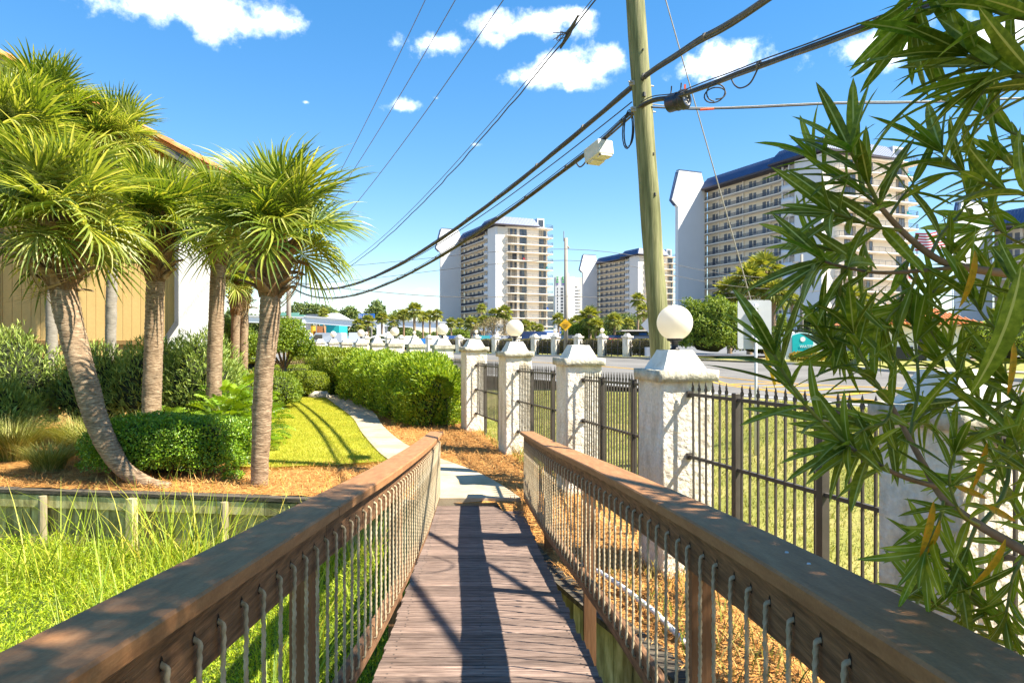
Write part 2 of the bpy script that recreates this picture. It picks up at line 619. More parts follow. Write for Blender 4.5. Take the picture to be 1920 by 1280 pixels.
M['aqua'] = mat('aqua_sign', (.0, .42, .42), .6)
M['blueboard'] = mat('billboard_blue', (.012, .13, .50), .6)
M['paintwhite'] = mat('white_paint_plain', (.80, .80, .79), .6)
M['hotelgreen'] = mat('hotel_green', (.05, .42, .10), .6)
M['hotelpurple'] = mat('hotel_violet', (.14, .08, .38), .6)
M['red'] = mat('red_cloth', (.55, .03, .04), .8)
M['flagblue'] = mat('navy_cloth', (.03, .05, .24), .8)
M['clothwhite'] = mat('white_cloth', (.78, .78, .78), .8)
M['net'] = mat('green_net', (.20, .44, .34), .9)
M['tent'] = mat('dark_green_canvas', [(.06, .09, .06), (.10, .13, .09)], .8, 1, 3)
# plants
M['frond'] = mat('palm_frond', [(.06, .11, .012), (.16, .23, .022), (.40, .42, .07)], .42, island=True, pos=[0, .5, 1], trans=.36, spec=.5)
M['frond_y'] = mat('palm_frond_yellow', [(.12, .17, .025), (.30, .36, .055), (.60, .58, .20)], .42, island=True, pos=[0, .5, 1], trans=.36, spec=.5)  # yellower, paler frond tone, mixed in at random
M['frond_dead'] = mat('dead_frond', [(.20, .12, .05), (.36, .25, .12), (.45, .36, .22)], .8, island=True, pos=[0, .5, 1], trans=.15)
M['frond_far'] = mat('far_palm_frond', [(.10, .14, .02), (.24, .27, .04), (.42, .40, .09)], .6, island=True, pos=[0, .5, 1], trans=.2)
M['trunk'] = mat('palm_trunk', [(.085, .05, .026), (.29, .195, .115), (.52, .385, .25)], .95, 6, 9, (1.4, 1.4, 7), bump=1.0, bscale=9, bdist=.02, bstretch=(2, 2, 9), rand=.06)
M['trunk_grey'] = mat('grey_palm_trunk', [(.19, .165, .13), (.33, .30, .25)], .95, 5, 8, (1.5, 1.5, 5), bump=.8, bscale=9)
M['boot'] = mat('leaf_boot', [(.10, .052, .022), (.24, .145, .07), (.40, .29, .18)], .95, 7, 8, (2, 2, 2), bump=.8, bscale=14, bdist=.01, rand=.35)
M['fibre'] = mat('boot_fibre', [(.10, .05, .018), (.30, .17, .075)], .95, 9, 8, (4, 4, 1.5), bump=1.0, bscale=18, bdist=.02)
M['leaf_box'] = mat('box_hedge_leaf', [(.07, .16, .008), (.17, .31, .016), (.32, .47, .035)], .4, island=True, pos=[0, .55, 1], trans=.22, spec=.5)
M['leaf_lime'] = mat('lime_hedge_leaf', [(.10, .16, .010), (.21, .28, .018), (.34, .38, .035)], .45, island=True, pos=[0, .5, 1], trans=.3)
M['leaf_long'] = mat('long_hedge_leaf', [(.09, .18, .010), (.24, .36, .018), (.42, .50, .045)], .45, island=True, pos=[0, .5, 1], trans=.3)
M['leaf_ole'] = mat('oleander_leaf', [(.12, .19, .035), (.26, .35, .065), (.44, .52, .13)], .5, island=True, pos=[0, .55, 1], trans=.18)
M['leaf_philo'] = mat('philodendron_leaf', [(.08, .17, .008), (.16, .27, .012), (.28, .38, .02)], .4, .9, 3, rand=.35, trans=.35, spec=.5)
M['leaf_topi'] = mat('topiary_leaf', [(.08, .15, .010), (.17, .25, .016), (.27, .35, .03)], .5, island=True, pos=[0, .5, 1], trans=.25)
M['leaf_bg'] = mat('far_leaf', [(.045, .085, .016), (.11, .165, .03), (.21, .25, .055)], .6, island=True, pos=[0, .5, 1], trans=.15)
M['leaf_bgl'] = mat('far_bright_leaf', [(.08, .14, .014), (.18, .26, .026), (.31, .37, .05)], .6, island=True, pos=[0, .5, 1], trans=.2)
M['leaf_olive'] = mat('far_hedge_leaf', [(.09, .09, .025), (.17, .155, .045), (.30, .25, .085)], .7, island=True, pos=[0, .5, 1], trans=.1)
M['leaf_bare'] = mat('dry_twig_leaf', [(.16, .11, .05), (.26, .19, .09), (.30, .25, .10)], .8, island=True, pos=[0, .5, 1])
M['leaf_flower'] = mat('flower_bed_leaf', [(.13, .20, .015), (.34, .34, .03), (.62, .16, .03)], .6, island=True, pos=[0, .62, 1], trans=.2)
M['grass_clump'] = mat('grass_clump_blade', [(.14, .18, .025), (.30, .31, .05), (.52, .47, .17)], .6, island=True, pos=[0, .55, 1], trans=.2)
M['reed'] = mat('marsh_reed', [(.13, .22, .012), (.34, .41, .025), (.60, .50, .09)], .5, island=True, pos=[0, .65, 1], trans=.3)
M['duck'] = mat('marsh_leaf', [(.09, .17, .008), (.30, .42, .012), (.54, .60, .035)], .5, island=True, pos=[0, .5, 1], trans=.3)
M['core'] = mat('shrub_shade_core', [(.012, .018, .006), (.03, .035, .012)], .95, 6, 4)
M['stem'] = mat('shrub_stem', [(.12, .09, .05), (.22, .18, .11)], .9, 8, 5, bump=.4)
M['bark'] = mat('grey_bark', [(.13, .105, .075), (.25, .21, .16)], .95, 6, 6, bump=.5)
# ------------------------------------------------------------------ terrain
PILLARS = [(3.5, .5), (2.6, 4.0), (1.70, 7.13), (1.04, 10.7), (.06, 14.3), (-1.0, 17.9), (-2.18, 21.4), (-3.5, 24.8), (-4.85, 28.2),
           (-6.24, 31.6), (-7.7, 34.8), (-9.3, 38.3), (-11.0, 42.0), (-12.8, 45.5), (-14.6, 49.0)]
_fy = [-30.0] + [p[1] for p in PILLARS] + [200.0]
_fx = [11.3] + [p[0] for p in PILLARS] + [-92.0]


def fence_x(y):
    return np.interp(y, _fy, _fx)


def sstep(a, b, x):
    t = np.clip((x - a) / (b - a), 0, 1)
    return t * t * (3 - 2 * t)


ROAD_Z = 0.90
BULK = [(-30, 13.3), (-8.2, 10.9), (-3.7, 10.32), (-1.25, 10.0)]
_bx = [-60, -8.2, -3.7, -1.25, -.25, 9]
_by = [17.5, 10.9, 10.32, 10.0, 9.86, 9.86]
_ry = [-60, 2.0, 3.5, 5.0, 6.0, 7.0, 8.2, 9.85]
_rx = [1.9, 1.75, 1.55, 1.15, .75, .40, .12, -.25]


def in_pit(x, y):
    return (y < np.interp(x, _bx, _by) + .24) & (x < np.interp(y, _ry, _rx) + .22)


def hgt(x, y):
    x, y = np.asarray(x, float), np.asarray(y, float)
    s = (x - fence_x(y)) * .86
    return ROAD_Z * sstep(.7, 6.2, s)


def axis(segs):
    out = []
    for a, b, st in segs:
        out.append(np.arange(a, b, st))
    return np.concatenate(out + [np.array([segs[-1][1]])])


gx = axis([(-3000, -400, 520), (-400, -60, 40), (-60, -14, 2.0), (-14, 6, .16), (6, 60, 1.5), (60, 400, 40), (400, 3000, 520)])
gy = axis([(-200, -20, 30), (-20, -3, 1.5), (-3, 14, .16), (14, 60, 1.0), (60, 200, 10), (200, 5000, 400)])
GX, GY = np.meshgrid(gx, gy)
GZ = hgt(GX, GY)
GZ = np.where(in_pit(GX, GY), -1.25, GZ - .02)
ny, nx = GX.shape
idx = np.arange(nx * ny).reshape(ny, nx)
quads = np.stack([idx[:-1, :-1], idx[:-1, 1:], idx[1:, 1:], idx[1:, :-1]], -1).reshape(-1, 4)
terr = inst('ground', np_mesh('ground', np.stack([GX, GY, GZ], -1).reshape(-1, 3), quads, M['earth']))
tag(terr, kind='structure')


def inside(poly, x, y):
    x, y = np.asarray(x), np.asarray(y)
    c = np.zeros(x.shape, bool)
    n = len(poly)
    for i in range(n):
        x0, y0 = poly[i]
        x1, y1 = poly[(i + 1) % n]
        if y0 == y1:
            continue
        c ^= ((y0 > y) != (y1 > y)) & (x < (x1 - x0) * (y - y0) / (y1 - y0) + x0)
    return c


def densify(poly, st):
    out = []
    n = len(poly)
    for i in range(n):
        a, b = Vector(poly[i]), Vector(poly[(i + 1) % n])
        k = max(1, int((b - a).length / st))
        for j in range(k):
            out.append(a.lerp(b, j / k))
    return out


def sheet(name, poly, off, step, material, rough=0.0, kind='structure', thick=0.0, zfix=None):
    ring = densify(poly, step)
    px = [p.x for p in ring]
    py = [p.y for p in ring]
    xs = np.arange(min(px), max(px), step)
    ys = np.arange(min(py), max(py), step)
    X, Y = np.meshgrid(xs, ys)
    X = (X + RNG.uniform(-.2, .2, X.shape) * step).ravel()
    Y = (Y + RNG.uniform(-.2, .2, Y.shape) * step).ravel()
    ins = inside([(p.x, p.y) for p in ring], X, Y)
    pts = ring + [Vector((a, b)) for a, b in zip(X[ins], Y[ins])]
    n = len(ring)
    ed = [(i, (i + 1) % n) for i in range(n)]
    v, e, f, *_ = delaunay_2d_cdt(pts, ed, [], 0, 1e-5)
    vx = np.array([p.x for p in v])
    vy = np.array([p.y for p in v])
    cen = np.array([(sum(v[i].x for i in t) / 3, sum(v[i].y for i in t) / 3) for t in f])
    keep = inside([(p.x, p.y) for p in ring], cen[:, 0], cen[:, 1])
    z = (hgt(vx, vy) if zfix is None else np.full(len(vx), zfix)) + off
    if rough:
        z = z + np.array([noise.noise((a * 1.7, b * 1.7, 3.1)) * rough + noise.noise((a * 6, b * 6, 1.0)) * rough * .35 for a, b in zip(vx, vy)]) + rough * .5
    F_ = np.array([t for t, k in zip(f, keep) if k], dtype=np.int32)
    # face up
    a, b, c = F_[:, 0], F_[:, 1], F_[:, 2]
    cr_ = (vx[b] - vx[a]) * (vy[c] - vy[a]) - (vy[b] - vy[a]) * (vx[c] - vx[a])
    F_[cr_ < 0] = F_[cr_ < 0][:, ::-1]
    V = np.stack([vx, vy, z], -1)
    if thick:
        m0 = len(V)
        low = np.stack([vx[:n], vy[:n], z[:n] - thick], -1)
        V = np.concatenate([V, low])
        i = np.arange(n)
        j = (i + 1) % n
        side = np.concatenate([np.stack([i, m0 + i, m0 + j], -1), np.stack([i, m0 + j, j], -1)])
        F_ = np.concatenate([F_, side])
    o = inst(name, np_mesh(name, V, F_, material, smooth=not thick))
    tag(o, kind=kind)
    return o


def fl(y0, y1, n, off=0.0):
    return [(float(fence_x(y)) + off, y) for y in np.linspace(y0, y1, n)]


# mulch over the whole garden strip and along the right bank of the bridge
mulch_poly = [(-30, 13.4), (-8.2, 10.95), (-3.7, 10.36), (-1.25, 10.04), (-.22, 9.88), (.14, 8.2), (.42, 7.0), (.77, 6.0), (1.17, 5.0), (1.57, 3.5), (1.77, 2.0), (1.9, -4)] + \
    fl(-4, 52, 26, .15) + [(-30, 52)]
sheet('mulch_bed', mulch_poly, .0, .45, M['mulch'], rough=.05)
PATH_R = [(.13, 9.97), (-.1, 10.6), (-.68, 11.9), (-1.5, 13.3), (-2.37, 15), (-3.4, 18), (-4.37, 21.5), (-5.7, 25), (-7.2, 28.4), (-9.2, 34), (-11.2, 39.9), (-13.5, 46)]
PATH_L = [(-1.10, 9.97), (-1.35, 10.8), (-1.85, 12), (-2.57, 13.5), (-3.7, 16.8), (-4.75, 20.2), (-6.6, 25), (-9.25, 32), (-11.9, 40), (-14.6, 46)]


def smooth_line(pts, k=5):
    pts = [Vector(p) for p in pts]
    out = []
    for i in range(len(pts) - 1):
        p0 = pts[max(i - 1, 0)]
        p1, p2 = pts[i], pts[i + 1]
        p3 = pts[min(i + 2, len(pts) - 1)]
        for j in range(k):
            t = j / k
            out.append(.5 * ((2 * p1) + (p2 - p0) * t + (2 * p0 - 5 * p1 + 4 * p2 - p3) * t * t + (3 * p1 - p0 - 3 * p2 + p3) * t ** 3))
    out.append(pts[-1])
    return out


LAWN = [(-2.3, 12.95), (-3.4, 12.55), (-4.7, 12.35), (-5.3, 12.8), (-6.0, 14.6), (-6.9, 18), (-8.0, 22.5), (-9.3, 26.2), (-8.6, 27.5), (-8.25, 29.2),
        (-7.9, 29.2), (-6.55, 25.2), (-4.72, 20.4), (-3.66, 16.9), (-2.75, 14.2)]
LAWN_S = [tuple(p) for p in smooth_line(LAWN + [LAWN[0]], 3)][:-1]
sheet('lawn', LAWN_S, .085, .4, M['lawn'], rough=.02, thick=.14)
pr = [tuple(p) for p in smooth_line(PATH_R, 4)]
pl = [tuple(p) for p in smooth_line(PATH_L, 4)]
# the footpath is poured in bays: one slab per bay with a joint between
path_root = empty('path', (0, 0, 0))
tag(path_root, kind='structure')


def along(pts, t):
    pts = [Vector(p) for p in pts]
    L = [0]
    for a, b in zip(pts, pts[1:]):
        L.append(L[-1] + (b - a).length)
    d = t * L[-1]
    for i in range(len(pts) - 1):
        if d <= L[i + 1] + 1e-6:
            return pts[i].lerp(pts[i + 1], (d - L[i]) / max(L[i + 1] - L[i], 1e-6))
    return pts[-1]


NB = 24
for k in range(NB):
    b = MB()
    n = 4
    vs = []
    for j in range(n + 1):
        t = (k + .006 + (1 - .012) * j / n) / NB
        for P in (pl, pr):
            q = along(P, t)
            vs.append((q.x, q.y, .125 - .045 * max(0, min(1, (11.2 - q.y) / 1.3))))
    tops = [(2 * j, 2 * j + 1, 2 * j + 3, 2 * j + 2) for j in range(n)]
    low = [(x, y, z - .16) for x, y, z in vs]
    m = len(vs)
    fs = tops + [(2 * j + 1, m + 2 * j + 1, m + 2 * j + 3, 2 * j + 3) for j in range(n)] + [(2 * j, 2 * j + 2, m + 2 * j + 2, m + 2 * j) for j in range(n)]
    fs += [(0, m, m + 1, 1), (2 * n, 2 * n + 1, m + 2 * n + 1, m + 2 * n)]
    b.add(vs + low, fs)
    b.build('slab', M['concrete'], path_root)

# roadside verge, road, far side
NEAR = [(13.5, 6.5), (9.4, 12.5), (6.0, 17.6), (1.0, 25.0), (-5, 33.5), (-12.5, 43), (-22, 55), (-45, 83), (-75, 120)]
FAR = [(26, 8.0), (21, 16), (17.6, 25), (17.3, 33), (16.4, 40.6), (11.0, 51.4), (3.9, 58.8), (-6.3, 70.0), (-20, 85), (-40, 107), (-60, 130)]
verge = [p for p in fl(-12, 75, 30, -.10)] + [(-38, 75)] + NEAR[6::-1] + [(19, -2), (24, -12)]
sheet('roadside_grass', verge, .006, .9, M['verge'], rough=.015)
road = NEAR[::-1] + [(20, -5), (30, -5)] + FAR
sheet('road', road, .012, 3.0, M['asphalt'], zfix=ROAD_Z)
sheet('far_grass', FAR + [(-60, 140), (-40, 112), (-20, 92), (0, 70), (12, 57.5), (19, 48), (40, 42), (60, 30), (40, 4)], .03, 3.0, M['verge'], zfix=ROAD_Z + .08, rough=.0)
sheet('parking_lot', [(-58, 140), (-38, 112), (-18, 92), (2, 70), (13, 58), (60, 50), (90, 110), (60, 190), (-40, 230), (-90, 200)], .05, 12.0, M['lotasphalt'], zfix=ROAD_Z + .08)


def ribbon(name, pts, w, z, material, kind='structure', h=0.0):
    pts = [Vector(p) for p in smooth_line(pts, 6)]
    b = MB()
    vs = []
    for i, p in enumerate(pts):
        d = (pts[min(i + 1, len(pts) - 1)] - pts[max(i - 1, 0)]).normalized()
        nrm = Vector((-d.y, d.x)) * w / 2
        vs += [(p.x + nrm.x, p.y + nrm.y, z), (p.x - nrm.x, p.y - nrm.y, z)]
        if h:
            vs += [(p.x + nrm.x, p.y + nrm.y, z - h), (p.x - nrm.x, p.y - nrm.y, z - h)]
    fs = []
    s = 4 if h else 2
    for i in range(len(pts) - 1):
        a, c = i * s, (i + 1) * s
        fs.append((a, a + 1, c + 1, c)[::-1])
        if h:
            fs += [(a + 1, a + 3, c + 3, c + 1), (a + 2, a, c, c + 2)]
    b.add(vs, fs)
    o = b.build(name, material)
    tag(o, kind=kind)
    return o


ribbon('kerb', FAR, .18, ROAD_Z + .135, M['kerb'], h=.2)
ribbon('pavement', [(60, 20), (38, 19), (27, 21.5), (21.5, 27), (20.3, 34)], 1.3, ROAD_Z + .155, M['concrete'])
ZM = ROAD_Z + .02
ctr = [(-45, 95), (-18, 63), (-8, 54), (1.3, 44.7), (5.5, 36), (8.0, 27.0)]
for s in (-.14, .14):
    ribbon('road_marking', [(x + s * .8, y + s * .6) for x, y in ctr], .12, ZM, M['yellow_paint'])
for s in (-.14, .14):
    ribbon('road_marking', [(7.9 + s, 27.2), (7.1 + s, 23.6), (7.3 + s, 20.6), (8.4 + s, 17.2), (10.6 + s, 13.0), (14 + s, 8)], .12, ZM, M['yellow_paint'])
    ribbon('road_marking', [(8.2, 27.0 + s), (8.9, 24.0 + s), (10.2, 22.0 + s), (12.6, 20.4 + s), (16.5, 18.6 + s)], .12, ZM, M['yellow_paint'])
for k in range(4):
    t = k / 4
    ribbon('road_marking', [(7.25 + .5 * k, 22.6 - 1.5 * k), (9.2 + .7 * k, 22.9 - .9 * k)], .28, ZM + .004, M['yellow_paint'])
for k in range(9):
    y0 = 29 + k * 6.5
    x0 = np.interp(y0, [25, 43, 83], [6.2 - 2.2, -5.7, -38])
    x1 = np.interp(y0 + 2.4, [25, 43, 83], [6.2 - 2.2, -5.7, -38])
    ribbon('road_marking', [(float(x0), y0), (float(x1), y0 + 2.4)], .14, ZM, M['white_paint'])
ribbon('road_marking', [(-7.5, 47.2), (-4.2, 45.4)], .5, ZM, M['white_paint'])
ribbon('road_marking', [(x + .35, y + .25) for x, y in NEAR[1:8]], .12, ZM, M['white_paint'])

# marsh floor in the channel
marsh = sheet('marsh_floor', [(-40, 14.9), (-8.2, 10.75), (-3.7, 10.15), (-1.25, 9.85), (-.28, 9.7), (.08, 8.1), (.36, 6.9), (.7, 5.95), (1.1, 4.95), (1.5, 3.4), (1.68, 2), (1.8, -12), (-40, -12)], -.9, .6, M['marsh'], rough=.1, zfix=0.0)

# loose cover: needles on the mulch, lawn blades, verge blades


def scatter_in(poly, n, rng=RNG):
    xs = [p[0] for p in poly]
    ys = [p[1] for p in poly]
    out = np.zeros((0, 2))
    while len(out) < n:
        c = np.stack([rng.uniform(min(xs), max(xs), n * 2), rng.uniform(min(ys), max(ys), n * 2)], -1)
        out = np.concatenate([out, c[inside(poly, c[:, 0], c[:, 1])]])
    return out[:n]


near_mulch = [(-9, 11.1), (-3.7, 10.4), (-1.3, 10.1), (.0, 9.9), (.2, 8.2), (.45, 7.0), (.8, 6.0), (1.2, 5.0), (1.8, 3), (2.6, 4.0), (1.7, 7.1), (1.0, 10.7), (.06, 14.3), (-1, 17.9),
              (-2.2, 21), (-5.2, 23.5), (-3.4, 18), (-2.3, 15), (-.7, 11.9), (-1.1, 10.3), (-1.9, 12), (-2.6, 13.3), (-4.7, 12.4), (-5.4, 13), (-9, 14)]
p2 = scatter_in(near_mulch, 52000)
p2 = p2[~inside(pl + pr[::-1], p2[:, 0], p2[:, 1])]
n = len(p2)
zz = hgt(p2[:, 0], p2[:, 1]) + .05 + RNG.uniform(0, .035, n)
D = np.stack([RNG.normal(size=n), RNG.normal(size=n), RNG.normal(size=n) * .25], -1)
V, F_ = leaves(np.stack([p2[:, 0], p2[:, 1], zz], -1), D, np.tile([[0., 0., 1.]], (n, 1)), RNG.uniform(.08, .2, n), RNG.uniform(.006, .012, n), .1, 0)
tag(inst('pine_straw', np_mesh('pine_straw', V, F_, M['needle'])), kind='stuff')


def turf(name, poly, n, material, hmin, hmax, w, off):
    p = scatter_in(poly, n)
    z = hgt(p[:, 0], p[:, 1]) + off
    base = np.stack([p[:, 0], p[:, 1], z], -1)
    a = RNG.uniform(0, 6.28, n)
    s = np.stack([np.cos(a), np.sin(a), np.zeros(n)], -1) * (RNG.uniform(.6, 1, n) * w)[:, None]
    lean = RNG.normal(size=(n, 3)) * .02
    lean[:, 2] = 0
    tip = base + lean + np.stack([np.zeros(n), np.zeros(n), RNG.uniform(hmin, hmax, n)], -1)
    V = np.stack([base - s, base + s, tip], 1).reshape(-1, 3)
    tag(inst(name, np_mesh(name, V, np.arange(n * 3).reshape(-1, 3), material)), kind='stuff')


turf('lawn_grass', LAWN_S, 110000, M['lawn_blade'], .02, .05, .006, .095)
turf('verge_grass', [(float(fence_x(y)) + .1, y) for y in (1, 4, 8, 12, 16, 22)] + [(1.0, 24.5), (6, 17), (9, 12.4), (8, 2)], 90000, M['verge_blade'], .03, .07, .008, .012)
# ------------------------------------------------------------------ timber footbridge


def deck_z(y):
    z = -.02 + .09 * (9.95 - y)
    if y < .6:
        z -= .09 / 3.2 * (.6 - y) ** 2
    return z


def lin(pts, y):
    return float(np.interp(y, [p[0] for p in pts], [p[1] for p in pts]))


def smooth_fn(pts):
    s = smooth_line([(p[0], p[1]) for p in pts], 8)
    ys = [p.x for p in s]
    xs = [p.y for p in s]
    return lambda y: float(np.interp(y, ys, xs))


DXL = [(-2, -.66), (0, -.67), (3.69, -.758), (9.95, -1.09)]
DXR = [(-2, .66), (0, .64), (3.69, .484), (9.95, .11)]
RAIL_X = {-1: smooth_fn([(-2, -.80), (-.6, -.80), (1, -.81), (3, -.83), (4.5, -.84), (7, -.925), (9.95, -1.10)]),
          1: smooth_fn([(-2, .84), (-.6, .82), (1, .80), (2, .785), (3, .735), (4.5, .63), (7, .41), (9.95, .215)])}
bridge = empty('footbridge', (0, 4, 0), 0, 'brown timber footbridge with rope balusters and sloping plank deck leading to the path', 'bridge')
BO = Vector((0, -4, 0))


def bpart(name, b, m, smooth=False):
    o = b.build(name, m, bridge, smooth)
    o.location = BO
    return o


prng = random.Random(3)
y = -1.6
while y < 9.93:
    w = .142
    y1 = min(y + w - .010, 9.94)
    j = prng.uniform(-.012, .012)
    x0, x1 = lin(DXL, y) + j, lin(DXR, y) + prng.uniform(-.012, .012)
    b = MB()
    t0, t1 = deck_z(y) + prng.uniform(-.004, .002), deck_z(y1) + prng.uniform(-.004, .002)
    # plank with two shallow grooves: profile along y swept over x
    pr_ = [(0, -.034), (0, -.004), (.004, 0), (.045, 0.001), (.048, -.006), (.052, -.006), (.055, .001), (.088, .001), (.091, -.006), (.095, -.006), (.098, 0.0)]
    L = y1 - y
    pr_ = [(p * 1.0, z) for p, z in pr_ if p < L - .01] + [(L - .004, 0), (L, -.004), (L, -.034)]
    nn = len(pr_)
    vs = [(x0, y + p, t0 + (t1 - t0) * p / L + z) for p, z in pr_] + [(x1, y + p, t0 + (t1 - t0) * p / L + z) for p, z in pr_]
    fs = [tuple(range(nn))[::-1], tuple(range(nn, 2 * nn))] + [(i, (i + 1) % nn, nn + (i + 1) % nn, nn + i) for i in range(nn)]
    b.add(vs, fs)
    b.cur = 1
    for sx in (x0 + .07, (x0 + x1) / 2 - .02, x1 - .07):
        for sy in (.024, .112):
            if sy < L - .01:
                zz = t0 + (t1 - t0) * sy / L + .0022
                q = sx + prng.uniform(-.01, .01)
                b.add([(q + .006 * math.cos(k * 1.0472), y + sy + .006 * math.sin(k * 1.0472), zz) for k in range(6)], [(0, 1, 2, 3, 4, 5)])
    bpart('plank', b, [M['deck'], M['screw']])
    y += w


def sweep(sd, ya, yb, off0, off1, z0, z1, fn=None, ease=.006, step=.2):
    """board along a rail: lateral off0..off1 (towards the outside is +), heights over the deck"""
    b = MB()
    n = max(2, int((yb - ya) / step))
    vs = []
    for i in range(n + 1):
        y = ya + (yb - ya) * i / n
        e = 1e-2
        dx = (RAIL_X[sd](y + e) - RAIL_X[sd](y - e)) / (2 * e)
        nx_, ny_ = 1, -dx
        l = math.hypot(nx_, ny_)
        nx_, ny_ = nx_ / l * sd, ny_ / l * sd
        c = RAIL_X[sd](y)
        d = deck_z(y)
        ring = [(off0, z0), (off1, z0), (off1, z1 - ease), (off1 - ease, z1), (off0 + ease, z1), (off0, z1 - ease)]
        vs += [(c + nx_ * o, y + ny_ * o, d + z) for o, z in ring]
    k = 6
    fs = [tuple(range(k)), tuple(n * k + i for i in range(k))[::-1]]
    for i in range(n):
        for j in range(k):
            fs.append((i * k + j, i * k + (j + 1) % k, (i + 1) * k + (j + 1) % k, (i + 1) * k + j))
    if sd < 0:
        fs = [f[::-1] for f in fs]
    return b.add(vs, [f[::-1] for f in fs])


H_TOP = 1.08
for sd, joints in ((-1, [-1.6, .25, 2.88, 5.5, 7.7, 9.97]), (1, [-1.6, .35, 3.0, 5.6, 8.0, 9.97])):
    for a, c in zip(joints, joints[1:]):
        bpart('cap_board', sweep(sd, a + .003, c - .003, -.10, .10, H_TOP - .042, H_TOP, ease=.007), M['cap'])
        bpart('top_rail', sweep(sd, a + .002, c - .002, -.045, -.005, H_TOP - .228, H_TOP - .046), M['rail'])
        bpart('bottom_rail', sweep(sd, a + .002, c - .002, -.045, -.005, .105, .245), M['rail'])
    for y in [.42, 2.86, 5.3, 7.65, 9.86]:
        c = RAIL_X[sd](y) + sd * .044
        d = deck_z(y)
        b = MB()
        b.cbox(c - .046, c + .046, y - .046, y + .046, -1.2, d + H_TOP - .046, .006)
        bpart('post', b, M['post'])
    b = MB()
    n = 24
    for i in range(n):
        ya, yb = -1.6 + 11.5 * i / n, -1.6 + 11.5 * (i + 1) / n
        f = DXL if sd < 0 else DXR
        b.bar((lin(f, ya) - sd * .10, ya, deck_z(ya) - .15), (lin(f, yb) - sd * .10, yb, deck_z(yb) - .15), .05, .21)
    bpart('stringer', b, M['rail'])


def rope_mesh(h, seed):
    b = MB()
    pts = []
    n = 110
    for i in range(6):      # out of the upper hole
        t = i / 5 * math.pi / 2
        pts.append(Vector((-.020 + .034 * math.sin(t), 0, h - .014 + .014 * math.cos(t))))
    for i in range(1, n):
        z = (h - .014) + (-h + .028) * i / n
        pts.append(Vector((.014 + .0008 * math.sin(i * .31 + seed), .001 * math.sin(i * .17 + seed), z)))
    for i in range(6):
        t = i / 5 * math.pi / 2
        pts.append(Vector((.014 - .034 * (1 - math.cos(t)), 0, .014 - .014 * math.sin(t))))
    vs, fs = [], []
    k = 9
    m = len(pts)
    acc = 0
    for i, p in enumerate(pts):
        a, c = pts[max(i - 1, 0)], pts[min(i + 1, m - 1)]
        d = (c - a).normalized()
        s = Vector((0, 1, 0))
        u = d.cross(s).normalized()
        if i:
            acc += (pts[i] - pts[i - 1]).length
        for j in range(k):
            t = 2 * math.pi * j / k
            r = .0066 * (1 + .20 * (1 if j % 3 == 0 else -.5))
            tw = acc * 70
            vs.append(p + (s * math.cos(t + tw) + u * math.sin(t + tw)) * r)
    for i in range(m - 1):
        for j in range(k):
            fs.append((i * k + j, i * k + (j + 1) % k, (i + 1) * k + (j + 1) % k, (i + 1) * k + j))
    b.add(vs, fs)
    b.cur = 1
    b.add([(.0012, -.0085, h - .016), (.0012, .0085, h - .016), (.0012, .0075, h + .008), (.0012, 0, h + .018), (.0012, -.0075, h + .008)], [(0, 1, 2, 3, 4)])
    b.add([(.0012, -.0085, -.012), (.0012, .0085, -.012), (.0012, .0075, .014), (.0012, -.0075, .014)], [(0, 1, 2, 3)])
    return b.mesh('rope', [M['rope'], M['hole']], True)


ROPES = [rope_mesh(.775, s) for s in (0, 2, 4)]
for sd in (-1, 1):
    y = -.15
    while y < 9.82:
        if min(abs(y - q) for q in (9.86,)) > .03:
            e = 1e-2
            dx = (RAIL_X[sd](y + e) - RAIL_X[sd](y - e)) / (2 * e)
            c = RAIL_X[sd](y) - sd * .045
            rz = (0 if sd < 0 else math.pi) + (-math.atan(dx))
            o = inst('rope', prng.choice(ROPES), bridge, Vector((c, y, deck_z(y) + .175)) + BO, (prng.uniform(-.012, .012), 0, rz))
        y += .150 + prng.uniform(-.006, .006)
# ends tacked on the cap: two bolts
for sd, y in ((1, 2.0), (1, 1.86), (-1, .95)):
    b = MB()
    b.lathe([(.006, 0), (.005, .003), (.001, .004)], 8, (RAIL_X[sd](y) + .02 * sd, y, deck_z(y) + H_TOP))
    bpart('bolt', b, M['galv'])

